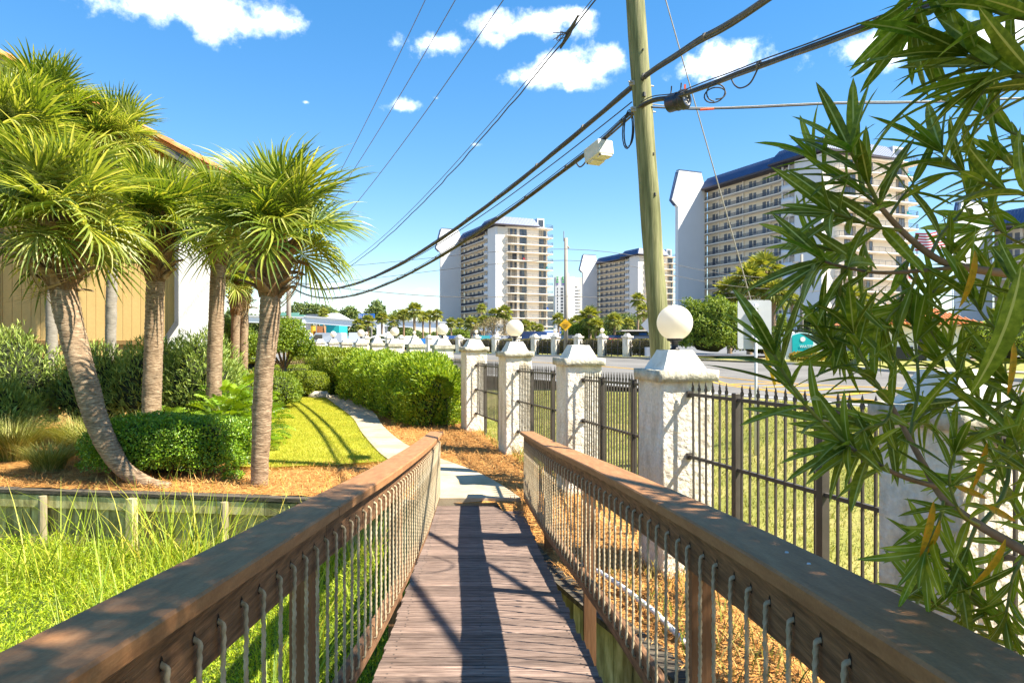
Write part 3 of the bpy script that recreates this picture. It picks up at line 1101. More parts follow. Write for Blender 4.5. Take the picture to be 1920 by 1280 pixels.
# ------------------------------------------------------------------ timber retaining walls
def bulk_wall(pts, z0, z1, label, capw=.2, board=.15, side=1, pile_every=1.25, waler=True):
    root = empty('retaining_wall', (pts[0][0], pts[0][1], 0), 0, label, 'retaining wall')
    O = Vector((-pts[0][0], -pts[0][1], 0))
    r = random.Random(int(abs(pts[0][0]) * 100))

    def put(name, b, m):
        o = b.build(name, m, root)
        o.location = O
    for a, c in zip(pts, pts[1:]):
        a, c = Vector((*a, 0)), Vector((*c, 0))
        d = (c - a)
        L = d.length
        d.normalize()
        nrm = Vector((d.y, -d.x, 0)) * side     # towards the water
        n = max(1, int(round(L / board)))
        for i in range(n):
            p, q = a + d * (L * i / n + .004), a + d * (L * (i + 1) / n - .004)
            off = nrm * r.uniform(-.006, .006)
            b = MB()
            b.bar((p + q) / 2 + off + Vector((0, 0, z0)), (p + q) / 2 + off + Vector((0, 0, z1 - .05 + r.uniform(-.008, 0))), .045, (q - p).length, d)
            put('board', b, M['bulk'])
        b = MB()
        k = max(1, int(L / 2.5))
        for i in range(k):
            p, q = a + d * (L * i / k + .004), a + d * (L * (i + 1) / k - .004)
            bb = MB()
            bb.bar(p + Vector((0, 0, z1 - .022)) - nrm * .01, q + Vector((0, 0, z1 - .022)) - nrm * .01, capw, .05)
            put('cap_board', bb, M['bulkcap'])
            if waler:
                bb = MB()
                bb.bar(p + nrm * .052 + Vector((0, 0, z1 - .17)), q + nrm * .052 + Vector((0, 0, z1 - .17)), .05, .19)
                put('waler', bb, M['bulk'])
        k = max(1, int(L / pile_every))
        for i in range(k):
            p = a + d * (L * (i + .6) / k) + nrm * .135
            bb = MB()
            if i % 3 == 1:
                bb.bar(p + Vector((0, 0, z0)), p + Vector((0, 0, z1 - .06)), .13, .11, d)
                put('square_post', bb, M['bulk'])
            else:
                bb.lathe([(.062, z0), (.060, z1 - .12), (.055, z1 - .07), (.03, z1 - .065)], 12, (p.x, p.y, 0))
                put('round_pile', bb, M['pile'])
    return root


bulk_wall([(-14.5, 11.72), (-8.2, 10.9), (-3.7, 10.30), (-1.3, 9.97)], -1.2, .03, 'weathered timber retaining wall along the marsh below the palm bed')
bulk_wall([(.02, 8.7), (.12, 8.2), (.40, 7.0), (.75, 6.0), (1.15, 5.0), (1.55, 3.5), (1.74, 2.0), (1.86, -2)], -1.2, .05, 'dark low timber edging wall beneath the right hand rope railing', side=-1, waler=False, pile_every=2.0)
b = MB()
b.tube([(.72, 7.1, .06), (.86, 6.7, .12), (1.0, 6.3, .13), (1.2, 5.7, .12), (1.36, 5.2, .05)], .024, 10)
tag(b.build('drain_pipe', M['whitesteel'], None, True), 'white plastic pipe lying on the pine straw under the rope railing', 'pipe')

# ------------------------------------------------------------------ stucco pillars and iron fence


def pillar_dir(i):
    a = Vector(PILLARS[max(i - 1, 0)])
    c = Vector(PILLARS[min(i + 1, len(PILLARS) - 1)])
    d = (c - a).normalized()
    return math.atan2(-d.x, d.y)      # rotation so that local +y runs along the fence


def bumpy_box(b, x0, x1, y0, y1, z0, z1, n, amp, seed, taper=0.0):
    """box with subdivided uneven faces (hand-trowelled stucco)"""
    vid = {}
    vs = []

    def vert(p):
        k = tuple(round(c, 5) for c in p)
        if k not in vid:
            vid[k] = len(vs)
            q = Vector(p)
            nn = noise.noise_vector(q * 7 + Vector((seed * 3.1, seed, 0))) * amp + noise.noise_vector(q * 22 + Vector((seed, 0, seed))) * amp * .5
            vs.append((q.x + nn.x, q.y + nn.y, q.z + nn.z * .6))
        return vid[k]
    fs = []
    nz_ = max(1, int(n * (z1 - z0) / (x1 - x0)))

    def face(o, u, v, nu, nv):
        for i in range(nu):
            for j in range(nv):
                q = [o + u * (a / nu) + v * (c / nv) for a, c in ((i, j), (i + 1, j), (i + 1, j + 1), (i, j + 1))]
                fs.append(tuple(vert(p) for p in q))
    X, Y, Z = Vector((x1 - x0, 0, 0)), Vector((0, y1 - y0, 0)), Vector((0, 0, z1 - z0))
    o = Vector((x0, y0, z0))
    face(o, X, Z, n, nz_)
    face(o + Y + X, -X, Z, n, nz_)
    face(o + Y, -Y, Z, n, nz_)
    face(o + X, Y, Z, n, nz_)
    face(o + Z, X, Y, n, n)
    face(o + Y, X, -Y, n, n)
    b.add(vs, fs)


ORD = ['nearest', 'second', 'third', 'fourth', 'fifth', 'sixth', 'seventh', 'eighth', 'ninth']
PLAB = {0: 'crossing', 1: 'white stucco pillar behind the hanging oleander leaves, largest of the fence', 2: 'white stucco pillar with large globe lamp in front of the wooden utility pole',
        3: 'stucco pillar without lamp between the two nearest globe lamp pillars', 4: 'stucco pillar with globe lamp just beyond the far end of the right bridge railing',
        5: 'stucco pillar without lamp beside the near end of the leafy hedge', 6: 'pillar with globe lamp half hidden behind the near end of the hedge',
        7: 'bare pillar top above the hedge, first one left of the hedge end lamp', 8: 'globe lamp pillar above the hedge, second lamp counted from the hedge end',
        9: 'bare pillar top above the hedge between second and third lamp from the hedge end', 10: 'globe lamp pillar above the hedge in front of the dark arched tent',
        11: 'bare pillar top above the hedge left of the dark arched tent', 12: 'small globe lamp pillar above the hedge below the teal house',
        13: 'farthest bare pillar top above the hedge near the garden tree', 14: 'farthest globe lamp pillar above the hedge beside the garden tree'}
for i, (px_, py_) in enumerate(PILLARS):
    pi = i - 1           # index as counted from the camera: -1 lies out of frame
    y0 = py_
    gz = float(hgt(px_, py_))
    rz = pillar_dir(i)
    lamp = (i % 2 == 0)
    # tops measured from the photo: 2.4 m above the ground minus about .3
    ztop = [2.02, 2.02, 2.09, 2.11, 2.15, 2.20, 2.225, 2.23, 2.23, 2.23, 2.23, 2.23, 2.23, 2.23, 2.23][i]
    lab = PLAB.get(i + 1) if i else 'stucco fence pillar beside the camera, outside the view'
    if i == 0:
        continue
    root = empty('fence_pillar', (px_, py_, 0), rz, lab, 'pillar', 'stucco pillars of the roadside fence')
    near = i < 6
    b = MB()
    bumpy_box(b, -.28, .28, -.28, .28, -.3, ztop - .105, 16 if near else 3, .004 if near else 0, i)
    b.build('shaft', M['stucco'], root, near)
    b = MB()
    bumpy_box(b, -.325, .325, -.325, .325, ztop - .115, ztop, 14 if near else 2, .012 if near else 0, i + 20)
    b.build('cap_slab', M['stucco_cap'], root, near)
    b = MB()
    vs = [(-.24, -.24, ztop - .004), (.24, -.24, ztop - .004), (.24, .24, ztop - .004), (-.24, .24, ztop - .004)]
    vs += [(x * .56, y * .56, ztop + .2) for x, y, z in vs]
    bb = MB()
    n = 8 if near else 1
    # subdivided frustum
    gv, gf = [], []
    for fidx in range(4):
        a0, a1 = Vector(vs[fidx]), Vector(vs[(fidx + 1) % 4])
        c0, c1 = Vector(vs[4 + fidx]), Vector(vs[4 + (fidx + 1) % 4])
        base = len(gv)
        for u in range(n + 1):
            for w in range(n + 1):
                q = a0.lerp(a1, u / n).lerp(c0.lerp(c1, u / n), w / n)
                amp = .009 if near else 0
                q = q + noise.noise_vector(q * 9 + Vector((i * 2.0, 0, 0))) * amp
                gv.append(q)
        for u in range(n):
            for w in range(n):
                k = base + u * (n + 1) + w
                gf.append((k, k + n + 1, k + n + 2, k + 1))
    bb.add(gv, gf)
    bb.add([Vector(v) + (noise.noise_vector(Vector(v) * 9 + Vector((i * 2.0, 0, 0))) * (.009 if near else 0)) for v in vs[4:]], [(0, 1, 2, 3)])
    bb.build('pyramid', M['stucco_pyr'], root, near)
    if lamp:
        b = MB()
        b.lathe([(.05, 0), (.05, .02), (.036, .025), (.036, .09), (.078, .10), (.085, .125), (.06, .13)], 18, (0, 0, ztop + .195))
        nk = b.build('lamp_neck', M['black'], root, True)
        b = MB()
        gr = .185
        b.sphere((0, 0, ztop + .195 + .115 + gr - .012), gr, 40, 24)
        b.build('lamp_globe', M['globe'], nk, True)

picket_b = MB()
picket_b.box(-.0085, .0085, -.0085, .0085, -.62, .66)
picket_b.add([(-.011, -.011, .66), (.011, -.011, .66), (.011, .011, .66), (-.011, .011, .66), (-.02, -.006, .682), (.02, -.006, .682), (.02, .006, .682), (-.02, .006, .682),
              (0, 0, .765), (-.008, -.005, .70), (.008, -.005, .70), (.008, .005, .70), (-.008, .005, .70), (-.015, -.004, .715), (.015, -.004, .715), (.015, .004, .715), (-.015, .004, .715)],
             [(0, 1, 5, 4), (1, 2, 6, 5), (2, 3, 7, 6), (3, 0, 4, 7), (4, 5, 6, 7), (9, 10, 14, 13), (10, 11, 15, 14), (11, 12, 16, 15), (12, 9, 13, 16),
              (13, 14, 8), (14, 15, 8), (15, 16, 8), (16, 13, 8), (4, 5, 10, 9), (6, 7, 12, 11)])
PICKET = picket_b.mesh('picket', M['iron'])
FLAB = {0: 'dark iron picket fence panel at the right edge behind the oleander', 1: 'dark iron picket fence panel between the two largest pillars, road behind it',
        2: 'iron picket fence panel left of the utility pole, third panel from the right', 3: 'iron picket fence panel behind the far end of the right bridge rail',
        4: 'narrow looking iron fence panel beyond the second lamp pillar', 5: 'far iron fence panel partly behind the hedge'}
for i in range(6):
    a, c = Vector((*PILLARS[i], 0)), Vector((*PILLARS[i + 1], 0))
    d = (c - a)
    L = d.length
    d.normalize()
    p0, p1 = a + d * .285, c - d * .285
    # rail heights at both ends
    zt = [1.86, 1.87, 1.87, 1.80, 1.77, 1.75, 1.74]
    za, zc = zt[i] + (.02 if i else 0), zt[i + 1] - .02
    root = empty('fence_panel', tuple(p0), math.atan2(d.y, d.x), FLAB[i], 'fence', 'iron fence panels between the pillars')
    LL = (p1 - p0).length
    sl = (zc - za) / LL
    for dz in (0, -.62, -1.24):
        b = MB()
        b.bar((0, 0, za + dz), (LL, 0, zc + dz), .034, .03)
        b.build('rail', M['iron'], root)
        for xx in (.012, LL - .012):
            b = MB()
            b.box(xx - .014, xx + .014, -.03, .03, za + sl * xx + dz - .032, za + sl * xx + dz + .032)
            b.build('bracket', M['iron'], root)
    for f in (.30, .70):
        b = MB()
        x = LL * f
        z = za + sl * x
        b.cbox(x - .032, x + .032, -.032, .032, -.1, z + .06, .006)
        b.build('post', M['iron'], root)
    npk = int(LL / .112)
    for k in range(npk):
        x = (k + .7) * LL / (npk + .4)
        if min(abs(x - LL * .3), abs(x - LL * .7)) < .05:
            continue
        inst('picket', PICKET, root, (x, 0, za + sl * x - .62), (prng.uniform(-.006, .006), prng.uniform(-.006, .006), 0))
# ------------------------------------------------------------------ near palms


def frond_mesh(seed, droop, stiff, nseg=38, pet=.50, blade=.86, m='frond'):
    r = random.Random(seed)
    V, F_ = [], []

    def strip(cen, wid, side, nrm):
        base = len(V)
        for c, w in zip(cen, wid):
            if w < 1e-5:
                V.append(c)
            else:
                V.append(c + side * w + nrm * w * .55)
                V.append(c.copy())
                V.append(c - side * w + nrm * w * .55)
        k = len(cen)
        for i in range(k - 1):
            a = base + 3 * i
            if i == k - 2:
                F_.append((a, a + 1, a + 3))
                F_.append((a + 1, a + 2, a + 3))
            else:
                F_.append((a, a + 1, a + 4, a + 3))
                F_.append((a + 1, a + 2, a + 5, a + 4))
    # petiole
    def axis_pt(s):      # s metres from the crown; bends down gradually
        t = s / (pet + .4)
        return Vector((s * (1 - .10 * droop * t * t), 0, -.30 * droop * s * t * t))
    cen = [axis_pt(pet * i / 3) for i in range(4)]
    wd = [.020, .014, .012, .010]
    base = len(V)
    for c, w in zip(cen, wd):
        V.extend([c + Vector((0, w, .004)), c + Vector((0, 0, -.008)), c + Vector((0, -w, .004))])
    for i in range(3):
        a = base + 3 * i
        F_.append((a, a + 1, a + 4, a + 3))
        F_.append((a + 1, a + 2, a + 5, a + 4))
        F_.append((a, a + 3, a + 5, a + 2))
    for k in range(nseg):
        u = (k + .5) / nseg * 2 - 1           # -1..1 across the fan
        th = u * R(142)
        s0 = pet + .30 * (1 - abs(u)) ** 1.2   # costa
        o = axis_pt(s0)
        tang = (axis_pt(s0 + .05) - axis_pt(s0)).normalized()
        up = Vector((-tang.z, 0, tang.x))
        side = Vector((0, 1, 0))
        d = tang * math.cos(th) + side * math.sin(th) + up * (.30 * abs(math.sin(th)) + r.uniform(-.05, .05))
        d.normalize()
        L = blade * (1 - .30 * abs(u) ** 1.5) * r.uniform(.80, 1.10)
        sdv = d.cross(up)
        if sdv.length < .1:
            sdv = d.cross(tang)
        sdv.normalize()
        nr = sdv.cross(d).normalized()
        dr = droop * r.uniform(.75, 1.35)
        cs, ws = [], []
        for s, w in ((0, .006), (.28, .0185), (.5, .0195), (.72, .013), (.88, .007), (1, 0)):
            g = max(0, s - stiff)
            p = o + d * (L * s) + Vector((0, 0, -1)) * (dr * L * 1.15 * g * g) - d * (dr * L * .35 * g * g) + nr * (.012 * (1 if k % 2 else -1) * min(1, s * 3))
            cs.append(p)
            ws.append(w)
        strip(cs, ws, sdv, nr)
    me = bpy.data.meshes.new('frond')
    me.from_pydata(V, [], F_)
    me.materials.append(M[m])
    me.update()
    return me


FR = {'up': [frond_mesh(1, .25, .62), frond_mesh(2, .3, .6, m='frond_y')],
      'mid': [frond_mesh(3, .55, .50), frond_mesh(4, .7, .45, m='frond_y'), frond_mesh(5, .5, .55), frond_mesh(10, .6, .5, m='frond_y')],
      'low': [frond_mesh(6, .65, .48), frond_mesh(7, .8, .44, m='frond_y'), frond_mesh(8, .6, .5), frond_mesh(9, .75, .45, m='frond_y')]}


DEAD = frond_mesh(31, 1.3, .2, nseg=22, m='frond_dead')


def boot_mesh(seed):
    r = random.Random(seed)
    b = MB()
    pts = []
    n = 5
    for i in range(n + 1):
        t = i / n
        pts.append((.02 + .15 * t ** 1.3, 0, .20 * t - .05 * t * t))
    vs, fs = [], []
    for i, p in enumerate(pts):
        t = i / n
        w = .052 * (1 - .55 * t) * (1 + r.uniform(-.1, .1))
        h = .016 * (1 - .4 * t)
        vs += [(p[0] + h, w, p[2]), (p[0] + h * 1.4, 0, p[2]), (p[0] + h, -w, p[2]), (p[0] - h, -w * .8, p[2] + .01), (p[0] - h * .4, 0, p[2] + .01), (p[0] - h, w * .8, p[2] + .01)]
    for i in range(n):
        for j in range(6):
            fs.append((i * 6 + j, i * 6 + (j + 1) % 6, i * 6 + 6 + (j + 1) % 6, i * 6 + 6 + j))
    fs.append(tuple(n * 6 + j for j in range(6)))
    b.add(vs, fs)
    return b.mesh('leaf_boot', M['boot'])


BOOTS = [boot_mesh(s) for s in range(4)]


def trunk_mesh(pts, rads, mat_, rings=.045, n=16, amp=.035, seed=0):
    r = random.Random(seed)
    P = smooth_line([Vector(p) for p in pts], 10)
    L = [0]
    for a, c in zip(P, P[1:]):
        L.append(L[-1] + (c - a).length)
    tot = L[-1]
    k = int(tot / rings)
    out, rr = [], []
    for i in range(k + 1):
        d = tot * i / k
        j = min(max(np.searchsorted(L, d) - 1, 0), len(P) - 2)
        f = (d - L[j]) / max(L[j + 1] - L[j], 1e-6)
        out.append(P[j].lerp(P[j + 1], f))
        base = np.interp(d / tot, np.linspace(0, 1, len(rads)), rads)
        rr.append(base * (1 + (amp if i % 2 else -amp * .6) * r.uniform(.3, 1.2)))
    b = MB()
    b.tube(out, rr, n)
    # unevenness round the stem
    vv = []
    for v in b.v:
        q = Vector(v)
        vv.append(q + noise.noise_vector(q * 4 + Vector((seed, 0, 0))) * .012)
    b.v = vv
    return b.mesh('trunk', mat_, True), out


def near_palm(px_list, Y0, Y1, rads, crown_px, label, nfr=44, scale=1.0, seed=0, trunk='trunk', boots=34, bootlen=.75, lean=(0, 0), ysh=0.0, lo=-14, dead=3):
    """px_list: trunk centre line in the photo from base to crown; depth goes Y0..Y1"""
    r = random.Random(seed)
    n = len(px_list)
    pts = [at(p[0], p[1], Y0 + (Y1 - Y0) * i / (n - 1)) for i, p in enumerate(px_list)]
    base = pts[0].copy()
    root = empty('palm_tree', tuple(base), 0, label, 'palm tree', 'cabbage palms in the garden bed')
    loc = [p - base for p in pts]
    me, line = trunk_mesh(loc, rads, M[trunk], seed=seed)
    inst('trunk', me, root)
    top = loc[-1]
    ax = (loc[-1] - loc[-2]).normalized()
    # fibrous head below the crown
    b = MB()
    hp = [top - ax * bootlen, top - ax * bootlen * .75, top - ax * bootlen * .35, top, top + ax * .34]
    b.tube(hp, [rads[-1] * 1.02, rads[-1] * 1.35, rads[-1] * 1.62, rads[-1] * 1.45, .10], 18)
    b.v = [Vector(v) + noise.noise_vector(Vector(v) * 14) * .03 + noise.noise_vector(Vector(v) * 40) * .012 for v in b.v]
    b.build('fibre_head', M['fibre'], root, False)
    for k in range(boots):
        t = k / boots
        az = k * 2.39996 + r.uniform(-.25, .25)
        h = -bootlen * .95 + t * (bootlen * 1.15)
        rr = rads[-1] * (1.0 + .50 * t)
        tilt = r.uniform(-.15, .35) + (.5 if r.random() < .25 else 0)
        mtx = Matrix.Translation(top + ax * h) @ Matrix.Rotation(az, 4, 'Z') @ Matrix.Translation((rr * .85, 0, 0)) @ Matrix.Rotation(tilt, 4, 'Y') @ Matrix.Scale(r.uniform(1.2, 2.0), 4)
        inst_m('leaf_boot', r.choice(BOOTS), root, mtx)
    for k in range(nfr):
        t = (k + .5) / nfr
        az = k * 2.39996 + r.uniform(-.3, .3)
        el = R(82 - (82 - lo) * t ** 1.25 + r.uniform(-16, 16))
        kind = 'up' if t < .22 else ('mid' if t < .66 else 'low')
        s = scale * r.uniform(.82, 1.2) * (1.0 if t > .2 else .78)
        roll = r.uniform(-.8, .8)
        mtx = Matrix.Translation(top + ax * (.36 - .16 * t)) @ Matrix.Rotation(az, 4, 'Z') @ Matrix.Rotation(-el, 4, 'Y') @ Matrix.Rotation(roll, 4, 'X') @ Matrix.Scale(s, 4)
        inst_m('frond', r.choice(FR[kind]), root, mtx)
    for k in range(dead):
        az = r.uniform(0, 6.28)
        mtx = Matrix.Translation(top + ax * r.uniform(-.15, .05)) @ Matrix.Rotation(az, 4, 'Z') @ Matrix.Translation((rads[-1], 0, 0)) @ Matrix.Rotation(R(r.uniform(48, 78)), 4, 'Y') @ Matrix.Rotation(r.uniform(-.6, .6), 4, 'X') @ Matrix.Scale(scale * r.uniform(.5, .75), 4)
        inst_m('dead_frond', DEAD, root, mtx)
    return root


near_palm([(486, 913), (490, 800), (495, 700), (505, 610), (508, 540), (516, 462)], 11.1, 11.3, [.135, .145, .15, .155, .165, .17], None,
          'cabbage palm with straight trunk standing alone at the right of the bed', 46, 1.02, 1, bootlen=.85, boots=40)
near_palm([(316, 914), (268, 902), (222, 868), (186, 800), (160, 715), (136, 625), (118, 540), (108, 440)], 11.0, 11.6, [.09, .13, .17, .185, .195, .20, .20, .20], None,
          'leaning cabbage palm with trunk curving up from the ground', 58, 1.12, 2, bootlen=1.0, boots=42, lo=-22)
near_palm([(282, 842), (284, 760), (288, 650), (291, 540), (296, 440)], 14.6, 14.6, [.20, .19, .185, .18, .19], None,
          'straight cabbage palm in front of the ochre siding, second tall trunk', 50, 1.05, 3, bootlen=1.0, boots=34, lo=-18)
near_palm([(400, 815), (402, 690), (407, 560), (413, 440)], 15.6, 15.6, [.17, .165, .165, .165], None,
          'cabbage palm with lichen stained trunk beside the white house wall', 46, 1.0, 4, bootlen=.7, boots=22, lo=-14)
near_palm([(97, 790), (97, 640), (95, 480), (92, 235)], 17.2, 17.2, [.14, .13, .125, .13], None,
          'tall grey trunk palm behind the leaning palm', 50, 1.05, 5, trunk='trunk_grey', bootlen=.6, boots=16, lo=-18)
near_palm([(-40, 870), (-30, 640), (-10, 440), (8, 285)], 14.6, 14.6, [.17, .165, .16, .16], None,
          'palm crown at the left edge below the tiled roof', 52, 1.1, 6, bootlen=.6, boots=10, lo=-22)
near_palm([(205, 800), (208, 600), (212, 450), (214, 285)], 17.6, 17.6, [.14, .13, .13, .13], None,
          'tall palm between the leaning palm and the second trunk, crown against the roof edge', 46, .95, 9, trunk='trunk_grey', bootlen=.6, boots=10, lo=-14)
near_palm([(438, 742), (441, 650), (443, 545)], 25, 25, [.16, .155, .155], None,
          'thin distant garden palm left of the straight trunk, shorter crown', 34, 1.0, 7, bootlen=.9, boots=16)
near_palm([(455, 740), (457, 640), (459, 520)], 26, 26, [.17, .16, .16], None,
          'thin distant garden palm directly left of the straight trunk', 38, 1.05, 8, bootlen=1.2, boots=20)

# ------------------------------------------------------------------ shrubs


def shell(n, size, seed, depth=.25, power=2.6, lump=.12, zmin=0.0):
    """points in the outer layer of a superellipsoid, lumpy; returns P, outward normals"""
    rng = np.random.default_rng(seed)
    d = rand_dirs(int(n * 1.9), rng)
    d = d[d[:, 2] > -.55][:n]
    e = (np.abs(d) ** power).sum(1) ** (-1 / power)
    nn = np.array([noise.noise((a * 2.3 + seed, b * 2.3, c * 2.3)) + .5 * noise.noise((a * 6 + seed, b * 6, c * 6)) for a, b, c in d])
    f = e * (1 + lump * nn) * (1 - depth * rng.random(len(d)) ** 1.6)
    P = d * f[:, None] * np.array(size)
    N = unit(d / np.array(size))
    return P, N


def core_mesh(size, power, seed, k=.78):
    b = MB()
    n, m = 18, 10
    vs, fs = [], []
    for i in range(m + 1):
        t = -math.pi / 2 + math.pi * i / m
        for j in range(n):
            p = 2 * math.pi * j / n
            d = Vector((math.cos(t) * math.cos(p), math.cos(t) * math.sin(p), math.sin(t)))
            e = (abs(d.x) ** power + abs(d.y) ** power + abs(d.z) ** power) ** (-1 / power)
            s = k * e * (1 + .15 * noise.noise(d * 2.5 + Vector((seed, 0, 0))))
            vs.append((d.x * s * size[0], d.y * s * size[1], d.z * s * size[2]))
    for i in range(m):
        for j in range(n):
            fs.append((i * n + j, i * n + (j + 1) % n, (i + 1) * n + (j + 1) % n, (i + 1) * n + j))
    b.add(vs, fs)
    return b


def shrub(name, loc, size, n, leaf, material, label, cat, group=None, power=2.6, lump=.14, depth=.3, seed=0, up=.35, asp=.35, core=True, rz=0, stems=3, spread=.8):
    """leafy mass centred at loc (ground), size = half sizes (x, y) and height"""
    root = empty(name, loc, rz, label, cat, group)
    hs = (size[0], size[1], size[2] / 2)
    P, N = shell(n, hs, seed, depth, power, lump)
    P[:, 2] += size[2] / 2
    keep = P[:, 2] > .03
    P, N = P[keep], N[keep]
    rng = np.random.default_rng(seed + 1)
    m = len(P)
    D = unit(N * .7 + rng.normal(size=(m, 3)) * spread + np.array([0, 0, up]))
    NN = unit(N + rng.normal(size=(m, 3)) * .6 + np.array([0, 0, .5]))
    V, F_ = leaves(P, D, NN, rng.uniform(.7, 1.25, m) * leaf, rng.uniform(.8, 1.2, m) * leaf * asp)
    inst('foliage', np_mesh('foliage', V, F_, M[material]), root)
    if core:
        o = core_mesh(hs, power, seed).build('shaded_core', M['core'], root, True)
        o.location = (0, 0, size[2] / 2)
    if stems:
        b = MB()
        r = random.Random(seed)
        for k in range(stems):
            x, y = r.uniform(-.6, .6) * size[0], r.uniform(-.6, .6) * size[1]
            b.tube([(x * .5, y * .5, -.08), (x * .8, y * .8, size[2] * .35), (x, y, size[2] * .7)], [.025, .018, .01], 6)
        b.build('stems', M['stem'], root, True)
    return root


g = ground_at(274, 906)
shrub('box_hedge', (-6.0, 11.95, 0.02), (1.40, .62, 1.04), 26000, .050, 'leaf_box', 'dark green clipped box hedge behind the leaning palm trunk', 'hedge', power=3.6, lump=.15, depth=.28, seed=21, asp=.55)
shrub('shrub', (-4.72, 11.55, 0.02), (.16, .16, .14), 500, .045, 'leaf_box', 'tiny green sprout patch at the right foot of the box hedge', 'shrub', seed=22, core=False, stems=1, asp=.5)
shrub('low_hedge', (-8.45, 28.2, .05), (1.05, 1.2, 1.0), 14000, .07, 'leaf_lime', 'low clipped yellow green hedge at the far end of the lawn', 'hedge', power=5, lump=.07, depth=.2, seed=23, asp=.5)
shrub('low_hedge', (-10.3, 31.5, .05), (1.5, .9, 1.15), 9000, .07, 'leaf_lime', 'second lower clipped hedge tier behind the yellow green one', 'hedge', power=5, lump=.07, depth=.2, seed=24, asp=.5)
# flat stone by the path
b = MB()
b.tube([(-8.0, 26.9, .10), (-7.8, 27.0, .16), (-7.35, 27.0, .15), (-7.2, 27.05, .09)], [.1, .2, .2, .08], 10)
tag(b.build('stone', M['kerb'], None, True), 'flat pale stone on the lawn beside the low hedge', 'stone')


def hedge_run(name, pts, half, height, n, leaf, material, label, seed, asp=.3, lump=.18, up=.6, cat='hedge', tops=None):
    """a long free-growing hedge swept along pts"""
    rng = np.random.default_rng(seed)
    base = Vector((*pts[0], 0))
    root = empty(name, tuple(base), 0, label, cat)
    P2 = smooth_line([Vector((*p, 0)) for p in pts], 6)
    A = np.array([tuple(p) for p in P2])
    seg = np.linalg.norm(np.diff(A, axis=0), axis=1)
    L = np.concatenate([[0], np.cumsum(seg)])
    # denser near the camera end (pts[0])
    s = L[-1] * rng.random(n) ** 1.35
    j = np.clip(np.searchsorted(L, s) - 1, 0, len(seg) - 1)
    f = ((s - L[j]) / seg[j])[:, None]
    c = A[j] * (1 - f) + A[j + 1] * f
    t = (A[j + 1] - A[j]) / seg[j][:, None]
    sd = np.stack([t[:, 1], -t[:, 0], np.zeros(n)], -1)
    ph = rng.uniform(-.15, math.pi + .15, n)
    co, si = np.cos(ph), np.sin(ph)
    pw = 2.5
    e = (np.abs(co) ** pw + np.abs(si) ** pw) ** (-1 / pw)
    nn = np.array([noise.noise((a * .9 + seed, b_ * .9, q * 1.3)) + .6 * noise.noise((a * 2.6, b_ * 2.6 + seed, q * 3)) for a, b_, q in zip(c[:, 0], c[:, 1], ph)])
    rad = e * (1 + lump * nn) * (1 - .3 * rng.random(n) ** 1.7)
    endf = np.clip(s / (half * .9), 0, 1)
    endf = np.sqrt(1 - (1 - endf) ** 2) * .999 + .001
    endb = np.clip((L[-1] - s) / (half * .9), .05, 1) ** .5
    rad2 = rad * endf * endb
    hh = height * (1 + 0 * s)
    P = c + sd * (co * rad2 * half)[:, None] + np.array([0, 0, 1.0]) * (np.maximum(si, .0) * hh * .5 * rad * np.maximum(endf, .55) + hh * .5 * (np.where(si > 0, 1, 1)))[:, None]
    low = rng.random(n) < .38          # skirts
    P[low, 2] = rng.uniform(.03, .55, low.sum()) * height
    N = unit(sd * co[:, None] + np.array([0, 0, 1.0]) * np.maximum(si, 0)[:, None] + t * (-(1 - endf))[:, None])
    D = unit(N * .8 + rng.normal(size=(n, 3)) * .6 + np.array([0, 0, up]))
    NN = unit(N + rng.normal(size=(n, 3)) * .6 + np.array([0, 0, .6]))
    V, F_ = leaves(P - np.array(tuple(base)), D, NN, rng.uniform(.7, 1.3, n) * leaf, rng.uniform(.8, 1.2, n) * leaf * asp)
    inst('foliage', np_mesh('foliage', V, F_, M[material]), root)
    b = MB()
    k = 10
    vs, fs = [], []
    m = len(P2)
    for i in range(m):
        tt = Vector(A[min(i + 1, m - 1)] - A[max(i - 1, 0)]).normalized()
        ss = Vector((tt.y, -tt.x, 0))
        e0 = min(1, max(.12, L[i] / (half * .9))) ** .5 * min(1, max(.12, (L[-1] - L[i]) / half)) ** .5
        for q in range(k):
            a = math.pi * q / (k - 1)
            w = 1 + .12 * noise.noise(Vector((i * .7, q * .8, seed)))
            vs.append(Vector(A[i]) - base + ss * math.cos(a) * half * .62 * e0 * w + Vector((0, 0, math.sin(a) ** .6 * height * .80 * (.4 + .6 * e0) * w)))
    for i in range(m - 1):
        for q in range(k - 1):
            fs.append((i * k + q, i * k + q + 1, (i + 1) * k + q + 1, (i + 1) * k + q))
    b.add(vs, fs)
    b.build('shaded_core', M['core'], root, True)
    b = MB()
    r = random.Random(seed)
    for i in range(10):
        q = P2[min(len(P2) - 1, int(len(P2) * r.random() ** 1.6))] - base
        x, y = q.x + r.uniform(-.3, .3) * half, q.y + .5 + r.uniform(0, .4)
        b.tube([(x, y, -.05), (x + r.uniform(-.1, .1), y + r.uniform(-.1, .1), height * .5), (x + r.uniform(-.3, .3), y, height * .7)], [.02, .014, .006], 5)
    b.build('stems', M['stem'], root, True)
    return root


hedge_run('hedge', [(-1.95, 18.3), (-2.9, 20.6), (-4.5, 24.0), (-6.4, 28.2)], .98, 1.85, 46000, .12, 'leaf_long', 'near half of the long bright hedge, loose leafy end beside the fence pillars', 31, lump=.30)
hedge_run('hedge', [(-6.3, 27.8), (-8.6, 32.6), (-10.8, 37.5), (-13.2, 43)], .95, 1.95, 26000, .13, 'leaf_lime', 'far half of the long hedge, yellow green and clipped flatter', 32, asp=.4, lump=.1)

